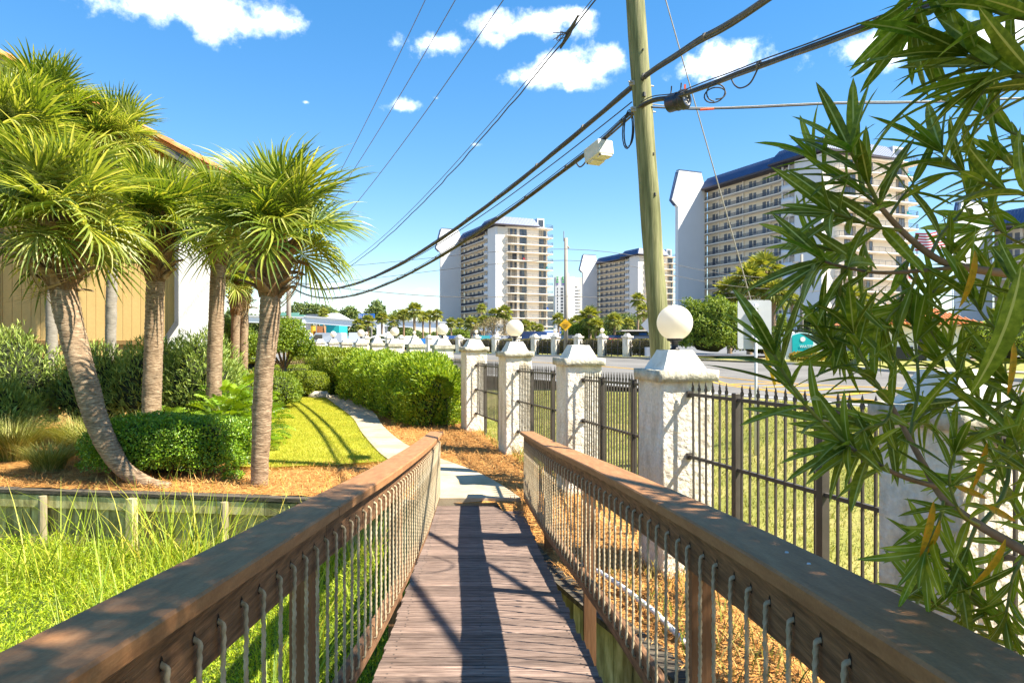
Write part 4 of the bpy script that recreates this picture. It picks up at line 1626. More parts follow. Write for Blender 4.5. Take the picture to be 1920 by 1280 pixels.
# oleander-like grey green bushes against the house wall
for i, (x, y, sx, sy, h, lab) in enumerate([
        (-12.6, 17.0, 1.3, .9, 2.55, 'grey green oleander bush at the left edge below the siding'),
        (-10.5, 17.3, 1.1, .9, 2.15, 'grey green oleander bush between the grey trunk and the leaning palm'),
        (-9.0, 17.2, 1.1, .9, 2.35, 'grey green oleander bush left of the second straight trunk'),
        (-7.75, 17.0, .95, .8, 2.45, 'grey green oleander bush between second trunk and white wall'),
        (-11.8, 15.2, 1.2, .7, 1.5, 'lower dark oleander bush behind the tufted grasses')]):
    shrub('oleander_bush', (x, y, 0), (sx, sy, h), 7000, .17, 'leaf_ole', lab, 'shrub', 'oleander bushes along the house', power=2.2, lump=.32, depth=.55, seed=40 + i, up=.9, asp=.17, spread=.55, stems=6)
def lobed_leaf(seed):
    r = random.Random(seed)
    b = MB()
    vs, fs = [], []
    L = .42
    n = 7
    # midrib petiole
    vs += [(0, .006, 0), (0, -.006, 0), (.28, .004, .10), (.28, -.004, .10)]
    fs.append((0, 1, 3, 2))
    for k in range(n):
        t = k / (n - 1)
        x = .28 + L * t * .85
        z = .10 + .06 * t - .16 * t * t
        for s in (-1, 1):
            ln = .20 * math.sin(math.pi * (.18 + .74 * t)) * r.uniform(.85, 1.15)
            c = len(vs)
            ex, ey = .10 * ln / .2 + .02, s * ln
            vs.extend([(x - .022, 0, z), (x + .022, 0, z), (x + ex * .6 + .028, ey * .6, z + .015), (x + ex, ey, z - .03), (x + ex * .6 - .026, ey * .6, z + .015)])
            fs += [(c, c + 1, c + 2, c + 4), (c + 4, c + 2, c + 3)]
    c = len(vs)
    x = .28 + L * .85
    vs += [(x - .02, -.03, .0), (x + .13, 0, -.06), (x - .02, .03, .0)]
    fs.append((c, c + 1, c + 2))
    b.add(vs, fs)
    return b.mesh('leaf', M['leaf_philo'])


PHI = [lobed_leaf(s) for s in range(5)]
phr = random.Random(9)
PH = [(-6.2, 14.6, .85, 1.25, 58, 'bright cut leaf philodendron at the foot of the second straight trunk'),
      (-5.75, 15.2, .80, 1.35, 62, 'tall bright philodendron mound right of the second trunk, near the lawn'),
      (-5.35, 14.0, .55, .95, 46, 'philodendron clump hanging over the mulch at the lawn edge'),
      (-6.6, 15.9, .9, 1.55, 50, 'philodendron below the white wall'),
      (-7.7, 15.0, .7, 1.0, 40, 'small philodendron between the leaning palm and the second trunk'),
      (-7.7, 19.6, .9, 1.65, 48, 'philodendron beside the lichen stained palm trunk')]
for (x, y, rr, h, n, lab) in PH:
    root = empty('philodendron', (x, y, 0), 0, lab, 'plant', 'philodendrons in the bed')
    n = int(n * 1.7)
    for k in range(n):
        t = (k + .5) / n
        az = k * 2.39996 + phr.uniform(-.3, .3)
        el = R(75 - 85 * t + phr.uniform(-8, 8))
        rad = rr * (.25 + .55 * t ** .6)
        z = h * (.80 - .62 * t)
        mtx = Matrix.Translation((rad * math.cos(az) * .55, rad * math.sin(az) * .55, z * .8)) @ Matrix.Rotation(az, 4, 'Z') @ Matrix.Rotation(-el * .6, 4, 'Y') @ Matrix.Rotation(phr.uniform(-.5, .5), 4, 'X') @ Matrix.Scale(phr.uniform(.55, .95) * min(1.1, rr * 1.2), 4)
        inst_m('leaf', phr.choice(PHI), root, mtx)
    o = core_mesh((rr * .45, rr * .45, h * .34), 2.4, x).build('stems', M['core'], root, True)  # solid dark core, added to imitate shade among the leaves; no real stems
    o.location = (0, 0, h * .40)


def grass_clump(x, y, rad, h, n, lab, seed, material='grass_clump', group='tufted grasses in the bed'):
    rng = np.random.default_rng(seed)
    a = rng.uniform(0, 2 * math.pi, n)
    r0 = rad * .45 * np.sqrt(rng.random(n))
    P = np.stack([r0 * np.cos(a), r0 * np.sin(a), np.zeros(n)], -1)
    a2 = a + rng.normal(size=n) * .5
    D = np.stack([np.cos(a2), np.sin(a2), np.zeros(n)], -1)
    N = unit(np.stack([np.zeros(n), np.zeros(n), np.ones(n)], -1) + D * rng.uniform(0, .35, n)[:, None])
    V, F_ = blades(P, D, N, h * rng.uniform(.6, 1.15, n), rng.uniform(.008, .014, n), rng.uniform(.25, .95, n), 4)
    root = empty('grass_clump', (x, y, .03), 0, lab, 'grass clump', group)
    inst('foliage', np_mesh('foliage', V, F_, M[material]), root)
    return root


for i, (x, y, rad, h, n, lab) in enumerate([
        (-9.9, 13.5, .75, .95, 1500, 'large tufted grass at the left edge of the bed'), (-9.0, 14.2, .75, .9, 1400, 'tufted grass behind the leaning trunk on its left'),
        (-8.35, 12.3, .5, .6, 900, 'small pale grass tuft left of the box hedge'), (-10.9, 14.4, .8, 1.0, 1300, 'tufted grass at the far left behind the largest tuft'),
        (-7.3, 13.9, .75, .95, 1500, 'tufted grass right of the leaning trunk above the box hedge'), (-6.4, 13.5, .6, .85, 1100, 'tufted grass behind the right half of the box hedge'),
        (-8.1, 13.6, .7, .85, 1100, 'tufted grass directly behind the leaning trunk'), (-10.2, 12.5, .5, .6, 700, 'short grass tuft at the left edge near the retaining wall')]):
    grass_clump(x, y, rad, h, n, lab, 70 + i)

# clipped cloud trees behind the palms


def crown_cloud(lobes, n, leaf, seed, asp=.5, up=.3):
    rng = np.random.default_rng(seed)
    vol = np.array([l[3] ** 2 for l in lobes])
    cnt = (n * vol / vol.sum()).astype(int)
    Ps, Ns = [], []
    for (x, y, z, r_), c in zip(lobes, cnt):
        P, N = shell(c, (r_, r_, r_ * .72), int(seed + x * 13 + z * 7) % 9999, .45, 2.0, .3)
        Ps.append(P + np.array([x, y, z]))
        Ns.append(N)
    P, N = np.concatenate(Ps), np.concatenate(Ns)
    m = len(P)
    D = unit(N * .7 + rng.normal(size=(m, 3)) * .8 + np.array([0, 0, up]))
    NN = unit(N + rng.normal(size=(m, 3)) * .7 + np.array([0, 0, .5]))
    return leaves(P, D, NN, rng.uniform(.7, 1.3, m) * leaf, rng.uniform(.8, 1.2, m) * leaf * asp)


def leafy_tree(name, loc, lobes, n, leaf, material, label, cat='tree', group=None, trunk=(.1, 1.0), seed=0, limbs=True, asp=.5):
    root = empty(name, loc, 0, label, cat, group)
    b = MB()
    r = random.Random(seed)
    tr, th = trunk
    b.tube([(0, 0, -.1), (.03, 0, th * .5), (0, .02, th)], [tr * 1.2, tr, tr * .85], 9)
    if limbs:
        for (x, y, z, rr) in lobes:
            b.tube([(0, 0, th * .75), (x * .45, y * .45, th + (z - th) * .5), (x * .8, y * .8, z)], [tr * .6, tr * .4, tr * .15], 6)
    b.build('trunk', M['bark'], root, True)
    V, F_ = crown_cloud(lobes, n, leaf, seed, asp)
    inst('crown', np_mesh('crown', V, F_, M[material]), root)
    return root


leafy_tree('garden_tree', (-9.55, 28.6, 0), [(-.5, 0, 2.2, .75), (.45, .1, 2.25, .75), (0, 0, 2.75, .8), (.8, 0, 1.85, .5), (-.9, 0, 1.9, .5), (.1, -.4, 2.1, .6)], 13000, .10, 'leaf_topi',
           'rounded garden tree right of the straight palm trunk with bare multi stem base', seed=81, trunk=(.11, 1.5))
leafy_tree('garden_tree', (-11.0, 26.6, 0), [(-.6, 0, 2.0, .75), (.5, .1, 2.2, .85), (-.1, 0, 2.55, .8), (.7, 0, 1.7, .55), (-.9, 0, 2.3, .5), (.2, -.5, 1.7, .6)], 13000, .10, 'leaf_topi',
           'rounded garden tree left of the straight palm trunk', seed=82, trunk=(.11, 1.3))
shrub('shrub', (-10.7, 33.5, 0), (1.2, .8, 1.35), 4500, .09, 'leaf_bare', 'brownish twiggy shrub under the right garden tree', 'shrub', seed=83, core=False, stems=8, lump=.4, depth=.8)
shrub('shrub', (-8.1, 22.8, 0), (1.0, .9, 1.3), 6500, .09, 'leaf_topi', 'bright rounded shrub behind the straight palm trunk at the lawn edge', 'shrub', seed=84)
shrub('shrub', (-9.8, 22.5, 0), (1.3, 1.0, 1.6), 7000, .10, 'leaf_topi', 'bright shrub between the lichen stained trunk and the garden trees', 'shrub', seed=85, lump=.25)

# ------------------------------------------------------------------ marsh vegetation (stuff)
MP = [(-11, 11.0), (-8.2, 10.72), (-3.7, 10.12), (-1.25, 9.82), (-.9, 9.5), (-.85, 2.2), (-4.2, 3.2), (-11, 8.5)]
n = 110000
p = scatter_in(MP, n)
P = np.stack([p[:, 0], p[:, 1], -.84 + RNG.random(n) ** 2 * .22 + np.array([noise.noise((a * 1.3, b_ * 1.3, 0)) for a, b_ in p]) * .07], -1)
D = np.stack([RNG.normal(size=n), RNG.normal(size=n), np.abs(RNG.normal(size=n)) * 1.3], -1)
V, F_ = leaves(P, D, np.tile([[0., 0., 1.]], (n, 1)) + RNG.normal(size=(n, 3)) * .5, RNG.uniform(.03, .095, n), RNG.uniform(.007, .018, n))
tag(inst('marsh_plants', np_mesh('marsh_plants', V, F_, M['duck'])), kind='stuff')
n = 17000
p = scatter_in(MP, n)
dens = np.array([noise.noise((a * .6, b_ * .6, 5)) for a, b_ in p])
p = p[(dens > -.35)]
n = len(p)
P = np.stack([p[:, 0], p[:, 1], np.full(n, -.9)], -1)
a = RNG.uniform(0, 6.28, n)
D = np.stack([np.cos(a), np.sin(a), np.zeros(n)], -1)
N = unit(np.array([[.12, 0, 1.0]]) + D * RNG.uniform(0, .55, n)[:, None])
clump = np.array([noise.noise((a * .9 + 3, b_ * .9, 8)) for a, b_ in p])
tall = RNG.random(n) < np.clip(.65 * (clump + .06), 0, .30) * (p[:, 0] < -1.8)
Ln = np.where(tall, RNG.uniform(.85, 1.6, n), RNG.uniform(.16, .45, n))
V, F_ = blades(P, D, N, Ln, np.where(tall, RNG.uniform(.012, .022, n), RNG.uniform(.005, .011, n)), RNG.uniform(.05, .75, n) ** 1.3, 4)
tag(inst('marsh_grass', np_mesh('marsh_grass', V, F_, M['reed'])), kind='stuff')
# weeds on the bank under the right railing and at the pillar feet
wp = np.concatenate([scatter_in([(.9, 6.8), (1.4, 4.5), (2.0, 2.2), (2.45, 4.0), (1.75, 6.8)], 420), scatter_in([(-.1, 14.0), (.25, 14.1), (.9, 11.1), (.6, 11.0)], 260), scatter_in([(-.9, 17.6), (-.7, 17.7), (-.1, 14.8), (-.35, 14.7)], 120)])
n = len(wp)
P = np.stack([wp[:, 0], wp[:, 1], hgt(wp[:, 0], wp[:, 1]) + .04], -1)
a = RNG.uniform(0, 6.28, n)
D = np.stack([np.cos(a), np.sin(a), np.zeros(n)], -1)
N = unit(np.array([[0, 0, 1.0]]) + D * .3)
V, F_ = blades(P, D, N, RNG.uniform(.08, .34, n), RNG.uniform(.008, .018, n), RNG.uniform(.2, .9, n), 3)
tag(inst('bank_weeds', np_mesh('bank_weeds', V, F_, M['verge_blade'])), kind='stuff')
# ------------------------------------------------------------------ house on the left
house = empty('house', (-9.42, 19.3, 0), R(12), 'ochre sided house with white stucco end wall and terracotta tiled gable roof, behind the palms', 'house')


def roofz(x):
    return 7.62 - .51 * x if x > -10 else 7.62 + 5.1 - .51 * (-10 - x) * 1.0


b = MB()
b.prism([(-14, -.3), (1.06, -.3), (1.06, roofz(1.06) - .1), (-10, roofz(-10) - .1), (-14, roofz(-14) - .1)], (0, .35, 0), (1, 0, 0), (0, 0, 1), .2)
b.build('wall', M['siding'], house)
bw = .228
x = -.10
k = 0
while x > -11:
    x0, x1 = x - bw + .005, x - .005
    b = MB()
    b.cbox(x0, x1, .075 + prng.uniform(0, .003), .12, 2.36, 4.63, .004)
    b.build('siding_board', M['siding'], house)
    b = MB()
    zt = min(roofz(x0), roofz(x1)) - .12
    b.cbox(x0, x1, .075 + prng.uniform(0, .003), .12, 4.74, zt, .004)
    b.build('siding_board', M['siding'], house)
    x -= bw
b = MB()
b.box(-14, -.02, .03, .14, 4.635, 4.735)
b.build('trim_band', M['sidetrim'], house)
b = MB()
b.box(-14, -.05, .03, .14, 2.25, 2.352)
b.build('trim_band', M['sidetrim'], house)
b = MB()
b.box(-14, 0, .10, .15, -.2, 2.24)
b.build('base_board', M['siding'], house)
b = MB()
b.box(-4.62, -4.50, .0, .07, .3, 8.9)
b.build('corner_board', M['sidetrim'], house)
b = MB()
b.prism([(-.095, 2.9), (.0, 2.82), (.0, 7.5), (-.095, 7.52)], (0, .02, 0), (1, 0, 0), (0, 0, 1), .1)
b.prism([(-.45, 2.30), (-.33, 2.30), (.0, 2.815), (-.095, 2.895)], (0, .02, 0), (1, 0, 0), (0, 0, 1), .1)
b.build('corner_trim', M['slate'], house)
b = MB()
b.prism([(-.32, -.2), (1.1, -.2), (1.02, 7.05), (.003, 7.4), (.003, 2.81), (-.32, 2.31)], (0, .12, 0), (1, 0, 0), (0, 0, 1), .14)
b.build('stucco_wall', M['white_wall'], house)
# roof: slab, dark soffit board along the rake, barrel tiles
b = MB()
b.prism([(1.7, roofz(1.7)), (-10, roofz(-10)), (-19, roofz(-19)), (-19, roofz(-19) + .12), (-10, roofz(-10) + .12), (1.7, roofz(1.7) + .12)], (0, -.35, 0), (1, 0, 0), (0, 0, 1), -9.0)
rf = b.build('roof', M['terra'], house)
b = MB()
b.prism([(1.7, roofz(1.7) - .22), (-10, roofz(-10) - .22), (-10, roofz(-10) - .005), (1.7, roofz(1.7) - .005)], (0, -.33, 0), (1, 0, 0), (0, 0, 1), .04)
b.build('rake_board', M['slate'], house)
tb = MB()
nt_ = 10
vs, fs = [], []
for i in range(2):
    for kx in range(nt_ + 1):
        t = math.pi * kx / nt_
        r_ = .105 if i == 0 else .125
        vs.append((i * .46, r_ * math.cos(t), r_ * math.sin(t)))
for kx in range(nt_):
    fs.append((kx, kx + 1, nt_ + 2 + kx, nt_ + 1 + kx))
vs += [(x_ * 1.0, y_ * .86, z_ * .86) for x_, y_, z_ in vs]
o_ = 2 * (nt_ + 1)
fs += [tuple(q + o_ for q in f)[::-1] for f in fs]
fs += [(nt_ + 1 + kx, nt_ + 2 + kx, o_ + nt_ + 2 + kx, o_ + nt_ + 1 + kx) for kx in range(nt_)]
tb.add(vs, fs)
TILE = tb.mesh('roof_tile', M['terra'], True)
for k in range(26):
    xx = -9.8 + k * .44
    for row, yy in enumerate((-.30, -.02, .26)):
        inst('roof_tile', TILE, rf, (xx, yy, roofz(xx) + .13), (0, math.atan(.51), 0), (1.08, 1.15, 1.15))

# ------------------------------------------------------------------ utility pole and wires
PB = at(1240, 670, 11.0)
PB.z = .3


def pole_x(z):
    return 2.40 - .0725 * (z - 2.1)


root = empty('utility_pole', (pole_x(.3), 11.0, .3), 0, 'tall greenish wooden utility pole leaning left behind the lamp pillar', 'utility pole')
b = MB()
n = 40
pts, rd = [], []
for i in range(n + 1):
    z = -.4 + 15.6 * i / n
    pts.append((pole_x(z + .3) - pole_x(.3), 0, z))
    rd.append(.168 - .0028 * z + .002 * math.sin(i * 1.7))
b.tube(pts, rd, 22)
b.v = [Vector(v) + noise.noise_vector(Vector((v[0] * 6, v[1] * 6, v[2] * .8))) * .012 for v in b.v]
b.build('shaft', M['pole'], root, True)


def on_pole(z, dx=0, dy=0):
    return Vector((pole_x(z) - pole_x(.3) + dx, dy, z - .3))


for z in (6.5, 6.08):
    b = MB()
    p = on_pole(z)
    b.bar(p + Vector((-.19, -.02, .02)), p + Vector((-.10, -.06, .0)), .06, .07)
    b.tube([p + Vector((-.22, -.1, .01)), p + Vector((.22, .1, .01))], .012, 8)
    b.build('clamp', M['guy'], root)
for (z, dx, dy, s) in ((6.28, .0, -.165, .03), (4.7, .06, -.15, .022), (7.0, .04, -.155, .014), (5.35, .09, -.13, .016)):
    b = MB()
    p = on_pole(z, dx, dy)
    b.lathe([(s, 0), (s * .8, s * 2.2), (s * .2, s * 2.5)], 8, tuple(p - Vector((0, 0, s))))
    b.build('knot', M['cable'], root)
b = MB()
p = on_pole(14.4)
b.bar(p + Vector((-1.3, -.2, 0)), p + Vector((1.3, -.2, 0)), .10, .12)
b.build('crossarm', M['pole'], root)
# coils and loose loops at the pole
PT = lambda z: Vector((pole_x(z), 11.0, z))


def wire(name, pts, r, material, label, cat='cable', n=6, wob=0.0, group=None, seed=0, k=10):
    P = smooth_line([Vector(p) for p in pts], k)
    if wob:
        P = [p + noise.noise_vector(p * 1.6 + Vector((seed * 7.0, 0, 0))) * wob for p in P]
    base = P[0].copy()
    root = empty(name, tuple(base), 0, label, cat, group)
    b = MB()
    b.tube([p - base for p in P], r, n)
    b.build('strand', material, root, True)
    return root


def span(t, z0, z1, sag, dx=0.0):
    """pole to far pole: plan position along the pole line, height with sag"""
    return Vector((2.05 - 16.75 * t + dx, 11.0 + 34.0 * t, z0 + (z1 - z0) * t - 4 * sag * t * (1 - t)))


TS = [0, .03, .08, .15, .25, .35, .45, .55, .65, .75, .85, .93, 1.0]


def bundle(name, ctrl, offs, radii, materials, label, wob=.012, lash=0.55):
    """several lashed strands run together"""
    P = smooth_line([Vector(p) for p in ctrl], 8)
    base = P[0].copy()
    root = empty(name, tuple(base), 0, label, 'cable')
    for q, (o, r_, m_) in enumerate(zip(offs, radii, materials)):
        b = MB()
        pts = []
        for i, p in enumerate(P):
            a = i * .35 + q
            pts.append(p - base + Vector((o[0] * math.cos(a * .12) , 0, o[1])) + noise.noise_vector(p * 1.1 + Vector((q * 5.0, 3, 0))) * wob)
        b.tube(pts, r_, 6)
        b.build('strand', M[m_], root, True)
    d = 0
    for i in range(1, len(P)):
        d += (P[i] - P[i - 1]).length
        if d > lash * 3:
            d = 0
            b = MB()
            t = (P[i] - P[i - 1]).normalized()
            b.tube([P[i] - base - t * .02, P[i] - base + t * .02], max(radii) * 1.75, 8)
            b.build('lashing', M['cable_grey'], root)
    return root


# upper bundle: over the camera's right, clamped at the pole, sagging away to the far pole
up_ctrl = [(10.2, -20, 5.9), (6.4, -6, 5.75), (4.2, 2.6, 6.0), (2.95, 8.0, 6.37), (2.50, 9.4, 6.47), (2.10, 10.80, 6.56)] + [tuple(span(t, 6.53, 6.42, 1.78, -.06)) for t in TS[1:]]
bundle('cable_bundle', up_ctrl, [(0, 0), (.03, -.03), (-.02, -.035), (0, .035)], [.030, .024, .018, .009], ['cable_grey', 'cable', 'cable_grey', 'cable_grey'],
       'thick upper cable bundle clamped to the pole, sagging to the far left pole')
lo_ctrl = [(10, -20, 4.9), (6.0, -4, 4.75), (4.0, 3.9, 4.98), (3.35, 6.25, 5.31), (2.9, 8.0, 5.61), (2.45, 10.0, 5.98), (2.08, 10.8, 6.12)] + [tuple(span(t, 6.08, 5.98, 1.78, -.02)) for t in TS[1:]]
bundle('cable_bundle', lo_ctrl, [(0, 0), (.03, -.02), (-.025, -.03), (.01, .045)], [.024, .02, .018, .008], ['cable', 'cable', 'cable_grey', 'cable'],
       'lower black cable bundle carrying the cream box and the black splice canister')
wire('messenger_wire', [tuple(span(t, 6.22, 6.30, 1.62, -.12)) for t in TS], .011, M['cable'], 'thin dark wire running just below the upper cable bundle')
wire('service_cable', [(pole_x(6.18) + .1, 10.9, 6.10), (3.2, 11.1, 6.14), (5.5, 11.3, 6.30), (8.05, 11.57, 6.45), (16, 12.4, 7.1), (40, 15, 9.6)], .014, M['cable'], 'level service cable crossing to the right with an orange tag', wob=.01)
wire('service_cable', [(pole_x(6.18) + .1, 10.95, 6.17), (3.2, 11.12, 6.17), (5.5, 11.32, 6.33), (8.05, 11.59, 6.475), (16, 12.42, 7.12), (40, 15.02, 9.62)], .008, M['guy'], 'thin support strand just above the level service cable')
b = MB()
b.tube([(3.05, 11.085, 6.125), (3.28, 11.10, 6.145)], .019, 8)
tag(b.build('orange_sleeve', M['orange'], None), 'orange marker sleeve on the level service cable right of the pole', 'cable marker')
b = MB()
b.box(2.545, 2.575, 10.1, 10.104, 6.09, 6.17)
tag(b.build('orange_tag', M['orange'], None), 'small orange tag standing on the lower bundle above the splice canister', 'cable marker')


def par(tz1, tz2, c):
    (t1, z1), (t2, z2) = tz1, tz2
    bb = (z2 - z1) / (t2 - t1) - c * (t1 + t2)
    aa = z1 - bb * t1 - c * t1 * t1
    return [tuple(Vector((2.05 - 16.75 * t, 11.0 + 34.0 * t, aa + bb * t + c * t * t))) for t in TS]


wire('power_line', par((.277, 12.55), (.60, 9.92), 4), .011, M['cable_grey'], 'first steep power line from the left, ending behind the palm crown')
wire('power_line', par((.212, 11.46), (.555, 9.32), 4), .011, M['cable_grey'], 'middle of the three steep power lines above the palms')
wire('power_line', par((.134, 10.13), (.514, 7.99), 4), .011, M['cable_grey'], 'third steep power line, right of the other two')
wire('service_wire', par((.064, 8.24), (.437, 5.96), 7), .009, M['cable_grey'], 'straight thin service wire from the tied joint to the far pole')
wire('twisted_wire', [(x, y, z - .05 - 1.3 * (0.3 if i < 3 else .3) * ((i / 12) * (1 - i / 12))) for i, (x, y, z) in enumerate(par((.064, 8.24), (.437, 5.96), 7))], .014, M['cable'],
     'wavy twisted service wire just below the straight thin one', wob=.03)
b = MB()
J = Vector(par((.064, 8.24), (.437, 5.96), 7)[2]) + Vector((.22, -.5, .12))
J = at(1066, 64, 13.15)
b.tube([J + Vector((.16, -.3, .22)), J, J + Vector((-.14, .25, -.17))], [.02, .05, .02], 8)
for q in range(7):
    r_ = random.Random(q)
    b.tube([J, J + Vector((-r_.uniform(.05, .16), 0, r_.uniform(-.08, .06))), J + Vector((-r_.uniform(.15, .34), 0, r_.uniform(-.16, .04)))], .008, 5)
tag(b.build('wire_splice', M['cable'], None), 'frayed black splice knot on the thin service wires at the top', 'cable splice')
wire('guy_wire', [tuple(PT(10.2)), tuple(PT(10.2).lerp(Vector((5.3, 13, .5)), .35)), tuple(PT(10.2).lerp(Vector((5.3, 13, .5)), .7)), (5.3, 13, .4)], .010, M['guy'],
     'steel guy wire slanting down right from the pole top', cat='guy wire')
gd = (Vector((5.3, 13, .5)) - PT(10.2)).normalized()
gp = PT(10.2).lerp(Vector((5.3, 13, .5)), .815)
b = MB()
b.tube([gp, gp + gd * .8], .03, 10)
tag(b.build('guy_guard', M['yellowguard'], None, True), 'yellow plastic guard around the foot of the guy wire', 'guy guard')
# cream terminal box under the lower bundle
bx = span(.030, 6.08, 5.98, 1.78) + Vector((-.04, 0, -.02))
root = empty('terminal_box', tuple(bx), 0, 'cream terminal box hanging from the lower cable bundle left of the pole', 'cable box')
dirx = (span(.05, 6.08, 5.98, 1.78) - span(.01, 6.08, 5.98, 1.78)).normalized()
root.rotation_euler = dirx.to_track_quat('X', 'Z').to_euler()
b = MB()
b.cbox(-.23, .23, -.15, .15, -.30, -.03, .02)
b.build('case', M['boxcream'], root)
b = MB()
b.box(-.235, -.10, -.11, .11, -.33, -.302)
b.box(.02, .2, -.12, .12, -.325, -.302)
b.build('base_plate', M['boxcream'], root)
b = MB()
for xx in (-.2, .2):
    for yy in (-.12, .12):
        b.lathe([(.016, 0), (.016, -.02), (.004, -.024)], 8, (xx, yy, -.30))
b.build('bolts', M['cable'], root)
b = MB()
for xx in (-.16, .16):
    b.bar((xx, 0, -.04), (xx, 0, .03), .03, .05)
b.build('hanger', M['guy'], root)
# black splice canister
cc = at(1272, 190, 10.15)
root = empty('splice_canister', tuple(cc), R(-48), 'black cylindrical splice canister hanging right of the pole', 'cable box')
b = MB()
prof = [(.0, -.18), (.11, -.18), (.128, -.165), (.128, -.03), (.138, -.025), (.138, .0), (.128, .005), (.128, .06), (.148, .065), (.148, .12), (.12, .13), (.118, .15), (.085, .152), (.083, .12), (.0, .12)]
vs, fs = [], []
kk = 26
for (r_, z) in prof:
    for q in range(kk):
        a = 2 * math.pi * q / kk
        vs.append((z, r_ * math.cos(a), r_ * math.sin(a)))
for i in range(len(prof) - 1):
    for q in range(kk):
        fs.append((i * kk + q, i * kk + (q + 1) % kk, (i + 1) * kk + (q + 1) % kk, (i + 1) * kk + q))
b.add(vs, fs)
b.build('body', mat('canister_black', (.012, .018, .035), .35, spec=.6), root, True)
for q in range(6):
    a = 2 * math.pi * q / 6
    b = MB()
    b.tube([(.10, .055 * math.cos(a), .055 * math.sin(a)), (.135, .055 * math.cos(a), .055 * math.sin(a))], .012, 8)
    b.build('port', M['guy'], root)
for z in (-.14, .03):
    b = MB()
    b.tube([(z, 0, .12), (z, .02, .2), (z + .02, 0, .26)], .01, 6)
    b.build('hanger', M['cable'], root)
# loose loops


def loop(c, rx, rz, tilt, label, n=2, r_=.009, ry=0.03):
    b = MB()
    pts = []
    for i in range(n * 18 + 1):
        a = -math.pi / 2 + 2 * math.pi * i / 18
        pts.append(Vector(c) + Vector((rx * math.cos(a) + .02 * math.sin(i * .3), ry * math.sin(a * .5), rz * math.sin(a) + .02 * math.cos(i * .23))))
    b.tube(pts, r_, 6)
    tag(b.build('cable_loop', M['cable'], None, True), label, 'cable')


loop(at(1178, 243, 11.2), .075, .30, 0, 'tall narrow cable slack coil between cream box and pole', 3)
loop(at(1341, 176, 9.0), .12, .10, 0, 'round slack loop hanging from the lower bundle right of the canister', 2)


def droop(p, q, dz, label, r_=.01):
    p, q = Vector(p), Vector(q)
    pts = [p, p.lerp(q, .12) + Vector((0, 0, -dz * .55)), p.lerp(q, .35) + Vector((0, 0, -dz)), p.lerp(q, .7) + Vector((0, 0, -dz * .95)), q]
    b = MB()
    b.tube(smooth_line(pts, 6), r_, 6)
    tag(b.build('cable_loop', M['cable'], None, True), label, 'cable')


droop(at(1108, 272, 12.2), at(1078, 300, 12.9), .22, 'double cable droop hanging below the bundle left of the cream box', .014)
droop(at(1372, 150, 8.6), at(1424, 122, 7.9), .16, 'drooping slack cable under the lower bundle, right of the round loop')
droop(at(1700, 8, 5.0), at(1655, 40, 5.6), .25, 'drooping slack cable at the top beside the oleander leaves')

# ------------------------------------------------------------------ far left pole with street light
fp = Vector((-14.72, 45.0, .85))
root = empty('utility_pole', tuple(fp), 0, 'grey wooden pole with street light behind the straight palm trunk', 'utility pole')
b = MB()
b.tube([(0, 0, -.4), (0, 0, 8.2)], [.17, .13], 12)
b.build('shaft', M['pole_grey'], root, True)
b = MB()
b.tube([(0, 0, 5.95), (.8, -.1, 6.1), (1.8, -.2, 6.12), (3.0, -.3, 6.0)], .03, 8)
arm = b.build('lamp_arm', M['galv'], root, True)
b = MB()
b.lathe([(.02, -.10), (.14, -.09), (.19, -.02), (.14, .06), (.04, .08)], 12, (3.2, -.3, 6.0))
b.build('lamp_head', M['whitesteel'], arm, True)
b = MB()
b.bar((-.9, 0, 7.8), (.9, 0, 7.8), .1, .12)
b.build('crossarm', M['pole_grey'], root)
# distant cross wires
wire('far_wire', [(-14.6, 45, 6.1), (-5, 47, 5.35), (4.0, 50, 5.55), (14, 56, 5.6), (30, 64, 7)], .022, M['cable_grey'], 'faint low wire running from the far left pole to the merge sign pole')
wire('far_wire', [(-40, 60, 10.1), (-18, 55, 8.1), (3.9, 50, 9.0), (20, 56, 7.5), (50, 70, 8)], .018, M['cable_grey'], 'faint upper wire passing the top of the merge sign pole')
wire('far_wire', [(-40, 61, 8.8), (-18, 55.5, 6.9), (3.9, 50.2, 8.2), (20, 56, 6.6), (50, 70, 7)], .018, M['cable_grey'], 'faint second wire below the top of the merge sign pole')


def text(body, size, mat_, parent, loc, rot, align='CENTER', extrude=.004, sx=1.0):
    c = bpy.data.curves.new('lettering', 'FONT')
    c.body = body
    c.size = size
    c.align_x = align
    c.align_y = 'CENTER'
    c.extrude = extrude
    c.materials.append(mat_)
    tmp = bpy.data.objects.new('lettering', c)
    COL.objects.link(tmp)
    bpy.context.view_layer.update()
    me = bpy.data.meshes.new_from_object(tmp.evaluated_get(bpy.context.evaluated_depsgraph_get()))
    bpy.data.objects.remove(tmp)
    bpy.data.curves.remove(c)
    me.name = 'lettering'
    return inst('lettering', me, parent, loc, rot, (sx, 1, 1))


